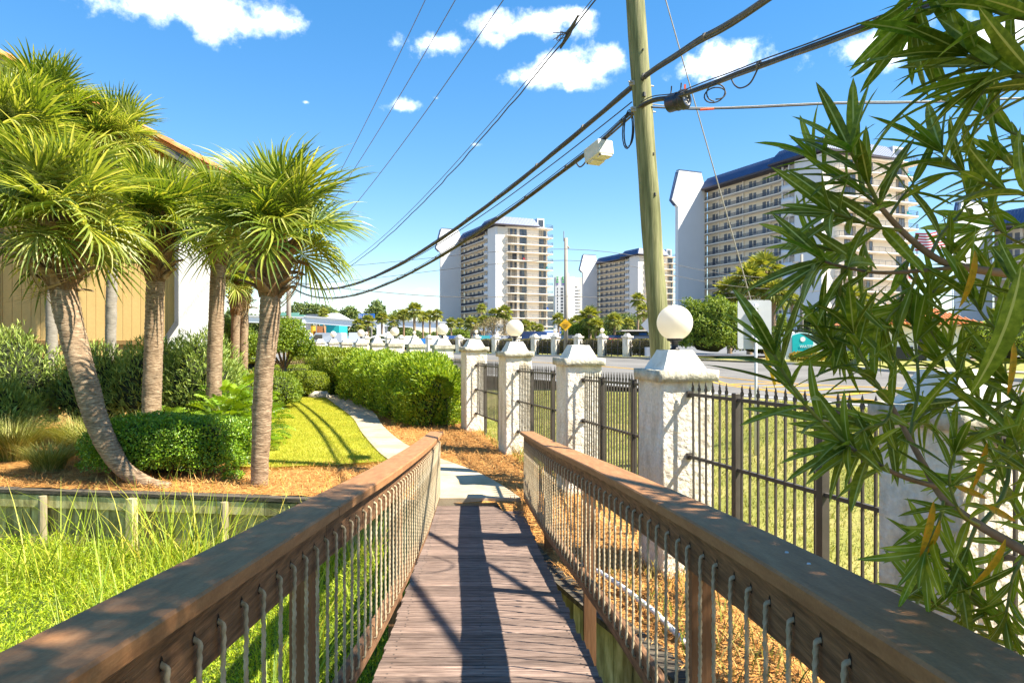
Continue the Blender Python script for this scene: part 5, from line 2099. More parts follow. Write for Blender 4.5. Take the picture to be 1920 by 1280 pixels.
# merge sign on its pole
mp = at(1061, 667, 60.0)
MPY = 60.0
mp = Vector(((1061 - 960) * MPY / F, MPY, ROAD_Z))
root = empty('utility_pole', tuple(mp), 0, 'grey wooden pole across the road carrying the yellow diamond sign', 'utility pole')
b = MB()
b.tube([(0, 0, -.4), (0, 0, 10.4)], [.20, .15], 12)
b.build('shaft', M['pole_grey'], root, True)
b = MB()
b.tube([(-.18, 0, 10.1), (-.18, 0, 11.0)], .035, 6)
b.tube([(.1, 0, 9.7), (.3, 0, 9.5)], .08, 6)
b.build('insulator', M['pole_grey'], root)
sc_ = at(1060.5, 609, MPY - .3)
root = empty('warning_sign', tuple(sc_), 0, 'yellow diamond merge left sign on the grey pole', 'road sign')
hd = 11.7 * MPY / F
b = MB()
b.prism([(-hd, 0), (0, -hd), (hd, 0), (0, hd)], (0, .01, 0), (1, 0, 0), (0, 0, 1), -.02)
b.build('sign_plate', M['signyellow'], root)
text('LANE ENDS', .105, M['signtext'], root, (0, -.02, .15), (R(90), 0, 0))
text('MERGE', .17, M['signtext'], root, (0, -.02, -.02), (R(90), 0, 0))
text('LEFT', .17, M['signtext'], root, (0, -.02, -.20), (R(90), 0, 0))

# backs of road signs
sp = Vector((4.27, 12.0, .55))
root = empty('road_sign', (sp.x, sp.y, float(hgt(sp.x, sp.y)) - .1), R(4), 'blank grey back of a rectangular road sign on a round post, right of the pole', 'road sign')
zb = root.location.z
b = MB()
b.tube([(0, -.035, -.2), (0, -.035, 3.02 - zb)], .026, 12)
b.build('post', M['galv'], root, True)
rr_ = .045
poly = []
for cx_, cz_, a0 in ((.305 - rr_, .43 - rr_, 0), (-.305 + rr_, .43 - rr_, 90), (-.305 + rr_, -.43 + rr_, 180), (.305 - rr_, -.43 + rr_, 270)):
    for k in range(5):
        a = R(a0 + 90 * k / 4)
        poly.append((cx_ + rr_ * math.cos(a), cz_ + rr_ * math.sin(a)))
b = MB()
b.prism(poly, (0, .012, 2.66 - zb), (1, 0, 0), (0, 0, 1), -.006)
b.build('sign_plate', M['sign_back'], root)
for dz in (.30, -.28):
    b = MB()
    b.box(-.075, .075, -.065, .008, 2.66 + dz - zb - .018, 2.66 + dz - zb + .018)
    b.build('bracket', M['galv'], root)
dp = Vector((9.45, 46.0, ROAD_Z + .05))
root = empty('road_sign', tuple(dp), R(-10), 'white back of a diamond road sign partly behind the utility pole', 'road sign')
b = MB()
b.tube([(-.1, -.06, -.2), (-.1, -.06, 3.1)], .05, 10)
b.build('post', M['whitesteel'], root, True)
b = MB()
b.prism([(-.86, 0), (0, -.86), (.86, 0), (0, .86)], (.1, .05, 2.42), (1, 0, 0), (0, 0, 1), -.03)
b.build('sign_plate', M['sign_back'], root)
b = MB()
b.box(-.50, .0, .02, .05, .30, .92)
b.build('small_plate', M['sign_back'], root)
# ------------------------------------------------------------------ condominium towers


def tower(L, floors, front, label, fl_h=2.78, base=ROAD_Z, with_front=True, wing=27.3, detail=True):
    root = empty('condominium_tower', (L[0], L[1], base), R(23.6), label, 'apartment tower')
    H = 3.0 + floors * fl_h
    zf = [3.0 + i * fl_h for i in range(floors)]
    WY = -wing
    CY = WY - 11.5
    fb = CY          # front plane y

    def P(name, b, m, smooth=False, parent=None):
        return b.build(name, M[m], parent or root, smooth)
    # gallery wing
    b = MB()
    b.box(1.6, 14, WY + .01, -.9, 0, H)
    P('wing_wall', b, 'tw_cream')
    # flank with stairwell
    b = MB()
    b.box(-.8, front, fb, WY - 4.4, 0, H + .3)
    b.box(1.0, front, WY - 4.39, WY, 0, H + .3)
    P('front_block', b, 'tw_white')
    b = MB()
    b.box(-.1, front - .02, fb - .06, fb - .002, 0, H + .28)
    P('front_wall', b, 'tw_cream')
    for yy in (WY - .35, WY - 2.2, WY - 4.2):
        b = MB()
        b.box(-.2, .2, yy - .16, yy + .16, 0, H + .1)
        P('stair_pier', b, 'tw_white')
    b = MB()
    b.box(-.02, 1.59, -.62, -.12, 0, H + .5)
    P('gallery_end_wall', b, 'tw_cream')
    # elevator tower at the far end with flared head
    b = MB()
    b.prism([(-8.2, 0), (-.01, 0), (-.01, H + 1.4), (-1.0, H + 4.6), (-7.8, H + 4.6), (-10.0, H - 3.0), (-8.2, H - 4.6)], (0, -1.6, 0), (1, 0, 0), (0, 0, 1), -1.15)
    P('lift_tower', b, 'tw_white')
    b = MB()
    b.prism([(-8.0, H + 4.2), (-9.9, H - 3.1), (-8.6, H - 4.2), (-9.1, H - 4.35), (-10.35, H - 3.1), (-8.4, H + 4.2)], (0, -1.2, 0), (1, 0, 0), (0, 0, 1), -.4)
    P('lift_tower_hood', b, 'tw_roof')
    b = MB()
    b.box(-7.9, -.9, -1.7, -.4, H + 4.6, H + 4.75)
    P('lift_tower_coping', b, 'tw_roof')
    # slabs, rails, doors
    slab = MB()
    slab.prism([(-.15, 0), (1.62, 0), (1.62, -(wing - .02)), (-.15, -(wing - .02)), (-.15, -2.2)], (0, 0, 0), (1, 0, 0), (0, 1, 0), .22)
    slab_me = slab.mesh('gallery_slab', M['tw_slab'])
    rl = MB()
    rl.box(-.10, -.05, -(wing), -2.0, 1.02, 1.08)
    rl.box(-.10, -.05, -(wing), -2.0, .26, .30)
    k = int((wing - 2) / .15)
    for i in range(k):
        y = -2.0 - (wing - 2) * i / k
        w = .03 if i % 10 == 0 else .017
        rl.box(-.095, -.055, y - w, y + w, .24, 1.05)
    rl.bar((-.07, -2.0, 1.05), (1.5, -.1, 1.05), .05, .06)
    for i in range(8):
        p = Vector((-.07, -2.0, 0)).lerp(Vector((1.5, -.1, 0)), i / 7)
        rl.box(p.x - .02, p.x + .02, p.y - .02, p.y + .02, .24, 1.05)
    rail_me = rl.mesh('gallery_railing', M['tw_rail'])
    dr = MB()
    dr.box(1.50, 1.6, -.48, .48, .22, 2.25)
    door_me = dr.mesh('door', M['tw_door'])
    wd = MB()
    wd.box(1.53, 1.6, -.42, .42, .9, 2.15)
    win_me = wd.mesh('window', M['tw_door'])
    st = MB()
    n = 10
    vs, fs = [], []
    for i in range(n + 1):
        a = math.pi * (.5 + i / n)
        vs += [(-.25 + 1.15 * math.cos(a) * .75, 1.95 * math.sin(a), 0), (-.25 + 1.15 * math.cos(a) * .75, 1.95 * math.sin(a), 1.25)]
    for i in range(n):
        fs.append((2 * i, 2 * i + 2, 2 * i + 3, 2 * i + 1))
    m0 = len(vs)
    vs += [(x * .86 + .05, y * .93, z) for x, y, z in vs]
    fs += [tuple(q + m0 for q in f)[::-1] for f in fs]
    fs += [(2 * i + 1, 2 * i + 3, m0 + 2 * i + 3, m0 + 2 * i + 1) for i in range(n)]
    fs += [(2 * i, m0 + 2 * i, m0 + 2 * i + 2, 2 * i + 2) for i in range(n)]
    st.add(vs, fs)
    st.box(-.9, 1.0, -1.9, 1.9, .02, .2)
    stair_me = st.mesh('stair_balcony', M['tw_white'], True)
    # front balconies
    sb = MB()
    poly = [(2.8, 0), (front + .2, 0), (front + .2, 5.0), (front + 1.9, 5.0), (front + 1.9, -.6), (front + .9, -1.75), (front * .55, -1.75), (front * .5, -1.45), (front * .32, -1.75), (4.2, -1.75), (2.8, -1.2)]
    sb.prism(poly, (0, fb, 0), (1, 0, 0), (0, 1, 0), .24)
    bal_me = sb.mesh('balcony_slab', M['tw_slab'])
    br = MB()
    path_ = [(2.85, -.05), (2.85, -1.15), (4.25, -1.68), (front * .32, -1.68), (front * .5, -1.40), (front * .55, -1.68), (front + .85, -1.68), (front + 1.82, -.6), (front + 1.82, 4.9)]
    for (xa, ya), (xb, yb) in zip(path_, path_[1:]):
        pa, pb = Vector((xa, fb + ya, 0)), Vector((xb, fb + yb, 0))
        br.bar(pa + Vector((0, 0, 1.22)), pb + Vector((0, 0, 1.22)), .05, .05)
        br.bar(pa + Vector((0, 0, .34)), pb + Vector((0, 0, .34)), .03, .03)
        k = max(1, int((pb - pa).length / .32))
        for i in range(k):
            p = pa.lerp(pb, i / k)
            w = .026 if i % 6 == 0 else .009
            br.box(p.x - w, p.x + w, p.y - w, p.y + w, .24, 1.2)
    balr_me = br.mesh('balcony_railing', M['tw_rail'])
    # sliding window: frame with mullions + panes

    def sliding(w, h, n):
        f = MB()
        f.box(-w / 2, w / 2, -.09, -.061, 0, .07)
        f.box(-w / 2, w / 2, -.09, -.061, h - .07, h)
        for i in range(n + 1):
            x = -w / 2 + w * i / n
            f.box(x - .045, x + .045, -.10, -.061, .0, h)
        return f.mesh('sliding_window', M['tw_frame'])

    def pane(w, h, m_):
        f = MB()
        f.box(-w / 2 + .05, w / 2 - .05, -.068, -.055, .08, h - .08)
        return f.mesh('pane', m_)
    cols = [(front * .285, 3.2, 4), (front * .50, 2.6, 3), (front * .895, 2.6, 3)]
    WM = [(x, sliding(w, 2.36, n), w, n, [pane(w / n, 2.36, M['tw_glass']), pane(w / n, 2.36, M['tw_drape'])]) for x, w, n in cols]
    r = random.Random(int(L[1]))
    ny_ = [-4.6, -8.9, -13.2, -17.5, -21.8, -25.4] if wing > 20 else [-4, -8]
    # party wall fins on the gallery
    for i, z in enumerate(zf):
        inst('gallery_slab', slab_me, root, (0, 0, z))
        inst('gallery_railing', rail_me, root, (0, 0, z))
        for q, y in enumerate(ny_):
            if q % 2 == 0:
                b = MB()
                b.box(1.2, 1.6, y - .95, y - .55, z + .22, z + fl_h - .003)
                P('party_fin', b, 'tw_slab')
            inst('door', door_me, root, (0, y + 1.3, z))
            inst('window', win_me, root, (0, y, z))
        inst('stair_balcony', stair_me, root, (-.05, WY - 2.25, z - .1))
        if with_front:
            inst('balcony_slab', bal_me, root, (0, 0, z))
            inst('balcony_railing', balr_me, root, (0, 0, z))
            for (x, me, w, n, pm) in WM:
                wo = inst('sliding_window', me, root, (x, fb, z + .245))
                for j in range(n):
                    inst('pane', pm[1] if r.random() < .42 else pm[0], wo, (-w / 2 + w / n * (j + .5), 0, 0))
    # ground floor
    b = MB()
    b.box(1, front - 1, fb - .09, fb - .061, .0, 2.6)
    P('ground_floor_glazing', b, 'tw_glass')
    # roofs: mansard with standing seams
    def mansard(x0, x1, y0, y1, z, inset, h, name):
        b = MB()
        vs = [(x0, y0, z), (x1, y0, z), (x1, y1, z), (x0, y1, z), (x0 + inset, y0 + inset, z + h), (x1 - inset, y0 + inset, z + h), (x1 - inset, y1 - inset, z + h), (x0 + inset, y1 - inset, z + h)]
        b.add(vs, [(0, 1, 5, 4), (1, 2, 6, 5), (2, 3, 7, 6), (3, 0, 4, 7), (4, 5, 6, 7), (3, 2, 1, 0)])
        ro = b.build(name, M['tw_roof'], root)
        s = MB()
        k = int((y1 - y0) / .55)
        for i in range(k + 1):
            y = y0 + .1 + (y1 - y0 - .2) * i / k
            t = min(1, (y - y0) / inset, (y1 - y) / inset)
            s.bar((x0 - .01, y, z + .03), (x0 + inset * t - .01, y, z + h * t + .03), .07, .07, (-1, 0, .5))
        k = int((x1 - x0) / .55)
        for i in range(k + 1):
            x = x0 + .1 + (x1 - x0 - .2) * i / k
            t = min(1, (x - x0) / inset, (x1 - x) / inset)
            s.bar((x, y0 - .01, z + .03), (x, y0 + inset * t - .01, z + h * t + .03), .07, .07, (0, -1, .5))
        s.build('standing_seams', M['tw_roof'], ro)
        f = MB()
        f.box(x0 + .03, x1 - .03, y0 + .03, y1 - .03, z - .42, z - .004)
        f.build('roof_fascia', M['tw_fascia'], ro)
    mansard(-1.1, 14.5, WY - 1.5, -.3, H + .45, 1.7, 2.7, 'roof')
    mansard(-1.9, front * .80, fb - 1.7, WY + 2.2, H + 1.0, 1.7, 2.7, 'roof')
    b = MB()
    b.box(front * .78, front * .92, fb - .5, WY - .1, H + .28, H + 3.9)
    P('penthouse_wall', b, 'tw_white')
    b = MB()
    b.box(front * .80, front * .90, fb - .55, fb - .503, H + 1.0, H + 3.4)
    P('penthouse_window', b, 'tw_glass')
    b = MB()
    b.prism(poly[:2] + [(front + .2, 5), (front + 1.9, 5.0), (front + 1.9, -.6), (front + .9, -1.75), (front * .8, -1.75)][0:5] + [(front * .8, -1.75)], (0, fb, H + .32), (1, 0, 0), (0, 1, 0), .2)
    P('roof_terrace', b, 'tw_slab')
    b = MB()
    pth = [(front * .93, -1.68), (front + .85, -1.68), (front + 1.82, -.6), (front + 1.82, 4.9)]
    for (xa, ya), (xb, yb) in zip(pth, pth[1:]):
        pa, pb = Vector((xa, fb + ya, H + .5)), Vector((xb, fb + yb, H + .5))
        b.bar(pa + Vector((0, 0, 1.15)), pb + Vector((0, 0, 1.15)), .06, .06)
        k = max(1, int((pb - pa).length / .5))
        for i in range(k + 1):
            p = pa.lerp(pb, i / k)
            b.box(p.x - .03, p.x + .03, p.y - .03, p.y + .03, H + .5, H + 1.6)
    P('terrace_railing', b, 'tw_rail')
    return root


def tw_chair(rootloc, rz, x, y, z, m, label):
    """small balcony chair"""
    Mx = Matrix.Translation(rootloc) @ Matrix.Rotation(rz, 4, 'Z')
    p = Mx @ Vector((x, y, z))
    root = empty('balcony_chair', tuple(p), rz, label, 'chair')
    b = MB()
    b.cbox(-.3, .3, -.3, .3, .35, .45, .03)
    b.build('seat', M[m], root)
    b = MB()
    b.bar((0, .28, .42), (0, .42, 1.05), .58, .07, (0, 1, 0))
    b.build('backrest', M[m], root)
    for sx in (-.26, .26):
        for sy in (-.26, .26):
            b = MB()
            b.box(sx - .03, sx + .03, sy - .03, sy + .03, 0, .35)
            b.build('leg', M[m], root)


T1 = tower((-20.3, 264.7), 13, 18.6, 'middle apartment tower with blue roof, nearest to the left cables, in full view')
T3 = tower((48.3, 175.0), 13, 25.0, 'large apartment tower with dark blue roof partly behind the oleander')
T2 = tower((42.3, 345.0), 13, 18.6, 'smallest distant apartment tower with blue roof, left of the utility pole')
T4 = tower((80.0, 116.0), 6, 20.0, 'low white apartment block at the right edge behind the oleander')
l1 = Vector((-20.3, 264.7, ROAD_Z))
tw_chair(l1, R(23.6), 18.6 * .5, -38.8 - 1.1, 3.0 + 9 * 2.78 + .24, 'red', 'red beach towel chair on a balcony of the middle tower')
tw_chair(l1, R(23.6), 18.6 * .97, -38.8 - 1.0, 3.0 + 8 * 2.78 + .24, 'teal', 'teal chair on a balcony corner of the middle tower')
tw_chair(l1, R(23.6), 18.6 * .98, -38.8 - 1.0, 3.0 + 3 * 2.78 + .24, 'blueboard', 'blue chair on a lower balcony corner of the middle tower')
tw_chair(l1, R(23.6), 3.6, -38.8 - .8, 3.0 + 6 * 2.78 + .24, 'black', 'dark lounge chair on the left balcony of the middle tower')

l3 = Vector((48.3, 175.0, ROAD_Z))
tw_chair(l3, R(23.6), 25 * .97, -38.8 - 1.0, 3.0 + 12 * 2.78 + .24, 'teal', 'teal chair on the top balcony corner of the large tower')
tw_chair(l3, R(23.6), 25 * .96, -38.8 - 1.0, 3.0 + 9 * 2.78 + .24, 'teal', 'teal chair on an upper balcony corner of the large tower, below the top one')
tw_chair(l3, R(23.6), 25 * .98, -38.8 - 1.0, 3.0 + 4 * 2.78 + .24, 'red', 'red chair on a lower balcony corner of the large tower')

# hotel between the towers
HY = 430.0
hp = Vector(((1041 - 960) * HY / F, HY, ROAD_Z))
root = empty('hotel_tower', tuple(hp), 0, 'white hotel slab with green sign between the two blue roofed towers', 'hotel')


def hz_(py):
    return CAM_Z - (py - HZ) * HY / F - ROAD_Z


def hx(px):
    return (px - 1041) * HY / F


def hbox(name, x0, x1, y0, y1, ytop, m):
    b = MB()
    b.box(hx(x0), hx(x1), y0, y1, 0, hz_(ytop))
    return b.build(name, M[m], root)


hbox('sign_tower', 1041, 1063, 0, 14, 518, 'tw_white')
hbox('main_wall', 1063.1, 1079, 5, 26, 517, 'paintwhite')
hbox('balcony_wing', 1079.1, 1100, 8, 30, 518, 'tw_cream')
hbox('roof_box', 1062, 1069, 9, 20, 510, 'tw_cream')
hbox('annex', 1029, 1040.8, 14, 30, 552, 'tw_cream')
for i in range(10):
    z = hz_(537 + i * 6) - .8
    for (pa, pb, yy) in ((1044.5, 1046.2, -.06), (1051.5, 1056, -.06)):
        b = MB()
        b.box(hx(pa), hx(pb), yy, -.004, z - 1.3, z)
        b.build('window', M['tw_glass'], root)
    b = MB()
    b.box(hx(1079), hx(1091.5), 6.6, 7.99, z - 1.0, z + .35)
    b.build('balcony', M['tw_white'], root)
    b = MB()
    b.box(hx(1079.3), hx(1085), 7.92, 7.99, z + .4, z + 1.4)
    b.build('window', M['tw_glass'], root)
for (pa, pb) in ((1043.2, 1047), (1054, 1062)):
    sg = MB()
    sg.box(hx(pa), hx(pb), -.25, -.01, hz_(525.5), hz_(518.8))
    so = sg.build('sign_panel', M['hotelgreen'], root)
    text('H', 2.3, M['paintwhite'], root, ((hx(pa) + hx(pb)) / 2, -.3, hz_(522.2)), (R(90), 0, 0))
    s2 = MB()
    s2.box(hx(pa) - .1, hx(pb) + .1, -.2, -.01, hz_(530), hz_(527.8))
    s2.build('sign_bar', M['hotelgreen'], root)
    s2 = MB()
    s2.box(hx(pa) + .1, hx(pb) - .1, -.2, -.01, hz_(533.6), hz_(531.6))
    s2.build('sign_bar', M['hotelpurple'], root)

# ------------------------------------------------------------------ fence across the road
FPX = [(1176, False, 'white pillar across the road just left of the large lamp globe and utility pole'), (1129, True, 'lamp pillar across the road, first one right of the merge sign pole with a globe'),
       (1084, False, 'bare pillar across the road right of the merge sign pole'), (1041, True, 'lamp pillar across the road just left of the merge sign pole'),
       (1003, False, 'bare pillar across the road second left of the merge sign pole'), (968, True, 'lamp pillar across the road hidden by the second near globe'),
       (929, False, 'bare pillar across the road left of the second near globe'), (893, True, 'lamp pillar across the road below the bare brown tree'),
       (861, False, 'bare pillar across the road right of the third near globe'), (832, True, 'far lamp pillar across the road behind the third near globe'),
       (804, False, 'farthest bare pillar across the road below the tall palms'), (777, True, 'small far lamp pillar under the tall palms'), (752, False, 'far bare pillar left of the tall palms'),
       (728, True, 'tiny far lamp pillar right of the dark arched tent'), (706, False, 'tiny far bare pillar in front of the dark arched tent'), (687, True, 'tiny far lamp pillar left of the dark arched tent')]
FP_ = []
for px, lamp, lab in FPX:
    Y = 59.6 / ((px - 960) / F + .917)
    FP_.append((Vector(((px - 960) * Y / F, Y, ROAD_Z + .06)), lamp, lab))
frz = math.atan2(FP_[0][0].x - FP_[5][0].x, -(FP_[0][0].y - FP_[5][0].y))
shb = MB()
shb.cbox(-.27, .27, -.27, .27, -.2, 1.56, .01)
SHAFT2 = shb.mesh('shaft', M['stucco'])
cpb = MB()
cpb.cbox(-.36, .36, -.36, .36, 1.56, 1.70, .01)
CAP2 = cpb.mesh('cap_slab', M['stucco'])
pyb = MB()
pyb.add([(-.24, -.24, 1.70), (.24, -.24, 1.70), (.24, .24, 1.70), (-.24, .24, 1.70), (-.12, -.12, 1.92), (.12, -.12, 1.92), (.12, .12, 1.92), (-.12, .12, 1.92)],
        [(0, 1, 5, 4), (1, 2, 6, 5), (2, 3, 7, 6), (3, 0, 4, 7), (4, 5, 6, 7)])
PYR2 = pyb.mesh('pyramid', M['stucco'])
gb = MB()
gb.lathe([(.04, 0), (.04, .10)], 8, (0, 0, 1.92))
gb.sphere((0, 0, 2.02 + .17), .185, 20, 12)
GLOBE2 = gb.mesh('lamp_globe', M['globe'], True)
for i, (p, lamp, lab) in enumerate(FP_):
    root = empty('fence_pillar', tuple(p), frz, lab, 'pillar', 'white pillars of the fence across the road')
    inst('shaft', SHAFT2, root)
    inst('cap_slab', CAP2, root)
    inst('pyramid', PYR2, root)
    if lamp:
        inst('lamp_globe', GLOBE2, root)
HL = ['far right clipped hedge section beside the utility pole', 'clipped hedge section right of the merge sign pole', 'clipped hedge section behind the merge sign pole', 'clipped hedge section left of the merge sign pole',
      'clipped hedge section second left of the merge sign pole', 'clipped hedge section behind the second near globe', 'clipped hedge section below the bare brown tree', 'clipped hedge section right of the third globe',
      'clipped hedge section at the third globe', 'far clipped hedge section left of the third globe']
ext = FP_[0][0] + (FP_[0][0] - FP_[1][0]).normalized() * 3.4
pts_ = [ext] + [q[0] for q in FP_]
for i in range(10):
    a, c = pts_[i], pts_[i + 1]
    m_ = (a + c) / 2
    d = (c - a)
    L = d.length - .62
    off = Vector((.45, .5, 0))
    shrub('clipped_hedge', (m_.x + off.x, m_.y + off.y, ROAD_Z + .05), (L / 2, .45, 1.42), 3800, .13, 'leaf_olive', HL[i] + ' across the road', 'hedge', 'clipped hedges across the road', power=7, lump=.05, depth=.15, seed=200 + i, stems=0, rz=math.atan2(d.y, d.x), asp=.6)
    d.normalize()
    root = empty('fence_panel', tuple(a + d * .3), math.atan2(d.y, d.x), 'iron fence before the ' + HL[i], 'fence', 'iron fences across the road')
    b = MB()
    for z in (.25, .75, 1.30):
        b.bar((0, 0, z), (L, 0, z), .035, .03)
    b.build('rails', M['iron'], root)
    for f in (.0, .33, .66, 1.0):
        b = MB()
        b.box(L * f - .025, L * f + .025, -.025, .025, 0, 1.36)
        b.build('post', M['iron'], root)
    b = MB()
    for k in range(int(L / .13)):
        b.box(k * .13 + .06, k * .13 + .072, -.006, .006, .1, 1.45)
    b.build('pickets', M['iron'], root)

# ------------------------------------------------------------------ distant palms


def far_palm_meshes(seed, n=26, nseg=14, rr=1.0):
    rng = np.random.default_rng(seed)
    V, F_ = [], []
    c0 = 0
    for k in range(n):
        t = (k + .5) / n
        az = k * 2.39996 + rng.uniform(-.3, .3)
        el = R(84 - 140 * t ** 1.1 + rng.uniform(-8, 8))
        d = np.array([math.cos(az) * math.cos(el), math.sin(az) * math.cos(el), math.sin(el)])
        s = np.array([-math.sin(az), math.cos(az), 0])
        u = np.cross(d, s)
        o = d * rr * .45
        for j in range(nseg):
            th = R(-120 + 240 * (j + .5) / nseg)
            dd = d * math.cos(th) + s * math.sin(th) - u * .1
            L = rr * .62 * (1 - .22 * abs(th) / 2.1) * rng.uniform(.85, 1.1)
            sd = np.cross(dd, u)
            sd /= np.linalg.norm(sd)
            mid = o + dd * L * .5
            tip = o + dd * L + np.array([0, 0, -1]) * L * (.15 + .3 * t)
            V += [o, mid + sd * .045 * rr, tip, mid - sd * .045 * rr]
            F_.append((c0, c0 + 1, c0 + 2))
            F_.append((c0, c0 + 2, c0 + 3))
            c0 += 4
        V += [np.zeros(3), o + s * .02, o - s * .02]
        F_.append((c0, c0 + 1, c0 + 2))
        c0 += 3
    return np_mesh('crown', np.array(V), np.array(F_), M['frond_far'])


FARC = [far_palm_meshes(s) for s in range(4)]
tk = MB()
tk.tube([(0, 0, -.3), (.01, 0, .3), (0, 0, .85), (0, 0, 1)], [1.15, 1.0, 1.0, 1.6], 9)
FART = tk.mesh('trunk', M['trunk'], True)
fr_ = random.Random(4)


def far_palm(px, py, rpx, Y, label, group='palms across the road', ground=ROAD_Z):
    c = at(px, py, Y)
    rad = rpx * Y / F
    root = empty('palm_tree', (c.x, c.y, ground), fr_.uniform(0, 6), label, 'palm tree', group)
    h = c.z - ground - rad * .12
    inst('trunk', FART, root, (0, 0, 0), None, (.16 * max(.7, rad / 1.3), .16 * max(.7, rad / 1.3), max(h, .5)))
    inst('crown', fr_.choice(FARC), root, (0, 0, h), None, (rad, rad, rad * .95))


for (px, py, rp, Y, lab) in [
        (607, 586, 13, 120, 'slender fan palm in front of the teal house'),
        (672, 606, 15, 95, 'low bushy palm below the blue billboard, left one'), (690, 600, 17, 98, 'low bushy palm directly below the blue billboard'),
        (716, 594, 15, 100, 'palm with visible trunk right of the blue billboard'), (738, 600, 15, 96, 'round palm left of the tall palm group'),
        (757, 589, 15, 100, 'left palm of the tall group left of the middle tower'), (777, 580, 21, 96, 'tallest fan palm of the group left of the middle tower'),
        (793, 592, 14, 102, 'palm right of the tallest fan palm'), (806, 590, 14, 104, 'palm second right of the tallest fan palm'), (819, 589, 15, 100, 'palm at the left edge of the middle tower'),
        (846, 604, 14, 92, 'palm at the left foot of the middle tower'), (862, 604, 13, 96, 'second palm at the left foot of the middle tower'), (884, 604, 19, 82, 'yellowish palm below the gallery side of the middle tower'),
        (903, 576, 12, 120, 'small tall palm before the stair balconies of the middle tower'), (907, 600, 15, 90, 'palm beside the bare brown tree'),
        (926, 588, 17, 100, 'left palm of the bushy pair before the middle tower'), (946, 584, 19, 100, 'right palm of the bushy pair before the middle tower'),
        (985, 608, 14, 90, 'palm right of the second near globe'), (1000, 610, 12, 95, 'small palm before the middle tower windows'), (1012, 614, 11, 92, 'lowest small palm left of the merge sign'),
        (1047, 596, 16, 95, 'palm directly left of the merge sign pole'), (1062, 606, 17, 96, 'palm behind the merge sign pole'), (1082, 602, 18, 84, 'palm right of the merge sign'),
        (1106, 590, 26, 76, 'big palm with thick trunk before the distant tower'), (1117, 608, 20, 74, 'lower palm in front of the big thick trunk palm'),
        (1096, 600, 16, 100, 'palm behind the big thick trunk palm on its left'), (1152, 598, 20, 74, 'palm with thick trunk left of the tall palm pair'),
        (1196, 560, 18, 84, 'taller palm of the pair left of the utility pole'), (1207, 582, 19, 78, 'lower palm of the pair left of the utility pole'), (1178, 604, 14, 100, 'small palm between thick trunk palm and tall pair'),
        (1405, 520, 42, 62, 'large shaggy palm left part of the clump above the road sign'), (1432, 500, 42, 64, 'tallest shaggy palm of the clump above the road sign'),
        (1450, 545, 40, 60, 'lowest shaggy palm of the clump right of the road sign'), (1368, 545, 38, 66, 'shaggy palm at the left of the clump beside the white tower'),
        (1262, 585, 18, 90, 'palm just right of the utility pole'), (1485, 560, 18, 80, 'small palm beside the far power pole'), (1600, 560, 40, 66, 'shaggy palm behind the oleander in front of the large tower'),
        (1580, 600, 34, 62, 'lower shaggy palm behind the oleander'), (1895, 590, 40, 58, 'shaggy palm at the right edge behind the oleander')]:
    far_palm(px, py, rp, Y, lab)


def bg_bush(px0, px1, ytop, ybot, Y, n, leaf, material, label, seed, cat='bush', name='bush', power=2.3, lump=.28):
    w = (px1 - px0) / 2 * Y / F
    h = (ybot - ytop) * Y / F
    c = at((px0 + px1) / 2, ybot, Y)
    shrub(name, (c.x, c.y, c.z), (w, w * .8, h), n, leaf, material, label, cat, None, power=power, lump=lump, depth=.35, seed=seed, stems=0, asp=.5)


bg_bush(1272, 1392, 560, 674, 50, 16000, .20, 'leaf_bgl', 'large rounded green bush right of the lamp globe', 301, power=2.0, lump=.4)
bg_bush(1375, 1475, 612, 668, 52, 5000, .2, 'leaf_bg', 'dark bush behind the rectangular sign', 302)
bg_bush(1455, 1475, 590, 668, 47, 2500, .16, 'leaf_bgl', 'narrow upright bush at the right edge of the rectangular sign', 303)
bg_bush(1058, 1130, 606, 645, 78, 4500, .25, 'leaf_bgl', 'bright bush behind the pillars right of the merge sign', 304)
bg_bush(1125, 1215, 590, 640, 110, 4500, .3, 'leaf_bg', 'dark trees behind the thick trunk palm', 305)
bg_bush(840, 880, 618, 640, 95, 2500, .25, 'leaf_bgl', 'low green bush left of the bare brown tree', 306)
bg_bush(1500, 1560, 585, 640, 70, 3500, .25, 'leaf_bg', 'dark bush behind the black fence by the teal sign', 307)
bg_bush(1520, 1600, 606, 640, 62, 3500, .2, 'leaf_bgl', 'pale green bush right of the far power pole', 308)
bg_bush(1800, 1930, 605, 680, 45, 6500, .2, 'leaf_bgl', 'hedge like bush at the right edge beyond the road', 309)
c = at(925, 642, 80)
leafy_tree('bare_tree', (c.x, c.y, ROAD_Z), [(-1.3, 0, 2.6, 1.2), (.6, 0, 3.0, 1.4), (1.6, 0, 2.3, 1.0), (-.3, .3, 3.4, 1.0)], 2600, .16, 'leaf_bare', 'thin brown half bare tree left of the second near globe', seed=310, trunk=(.14, 1.2))
c = at(660, 600, 330)
hb = MB()
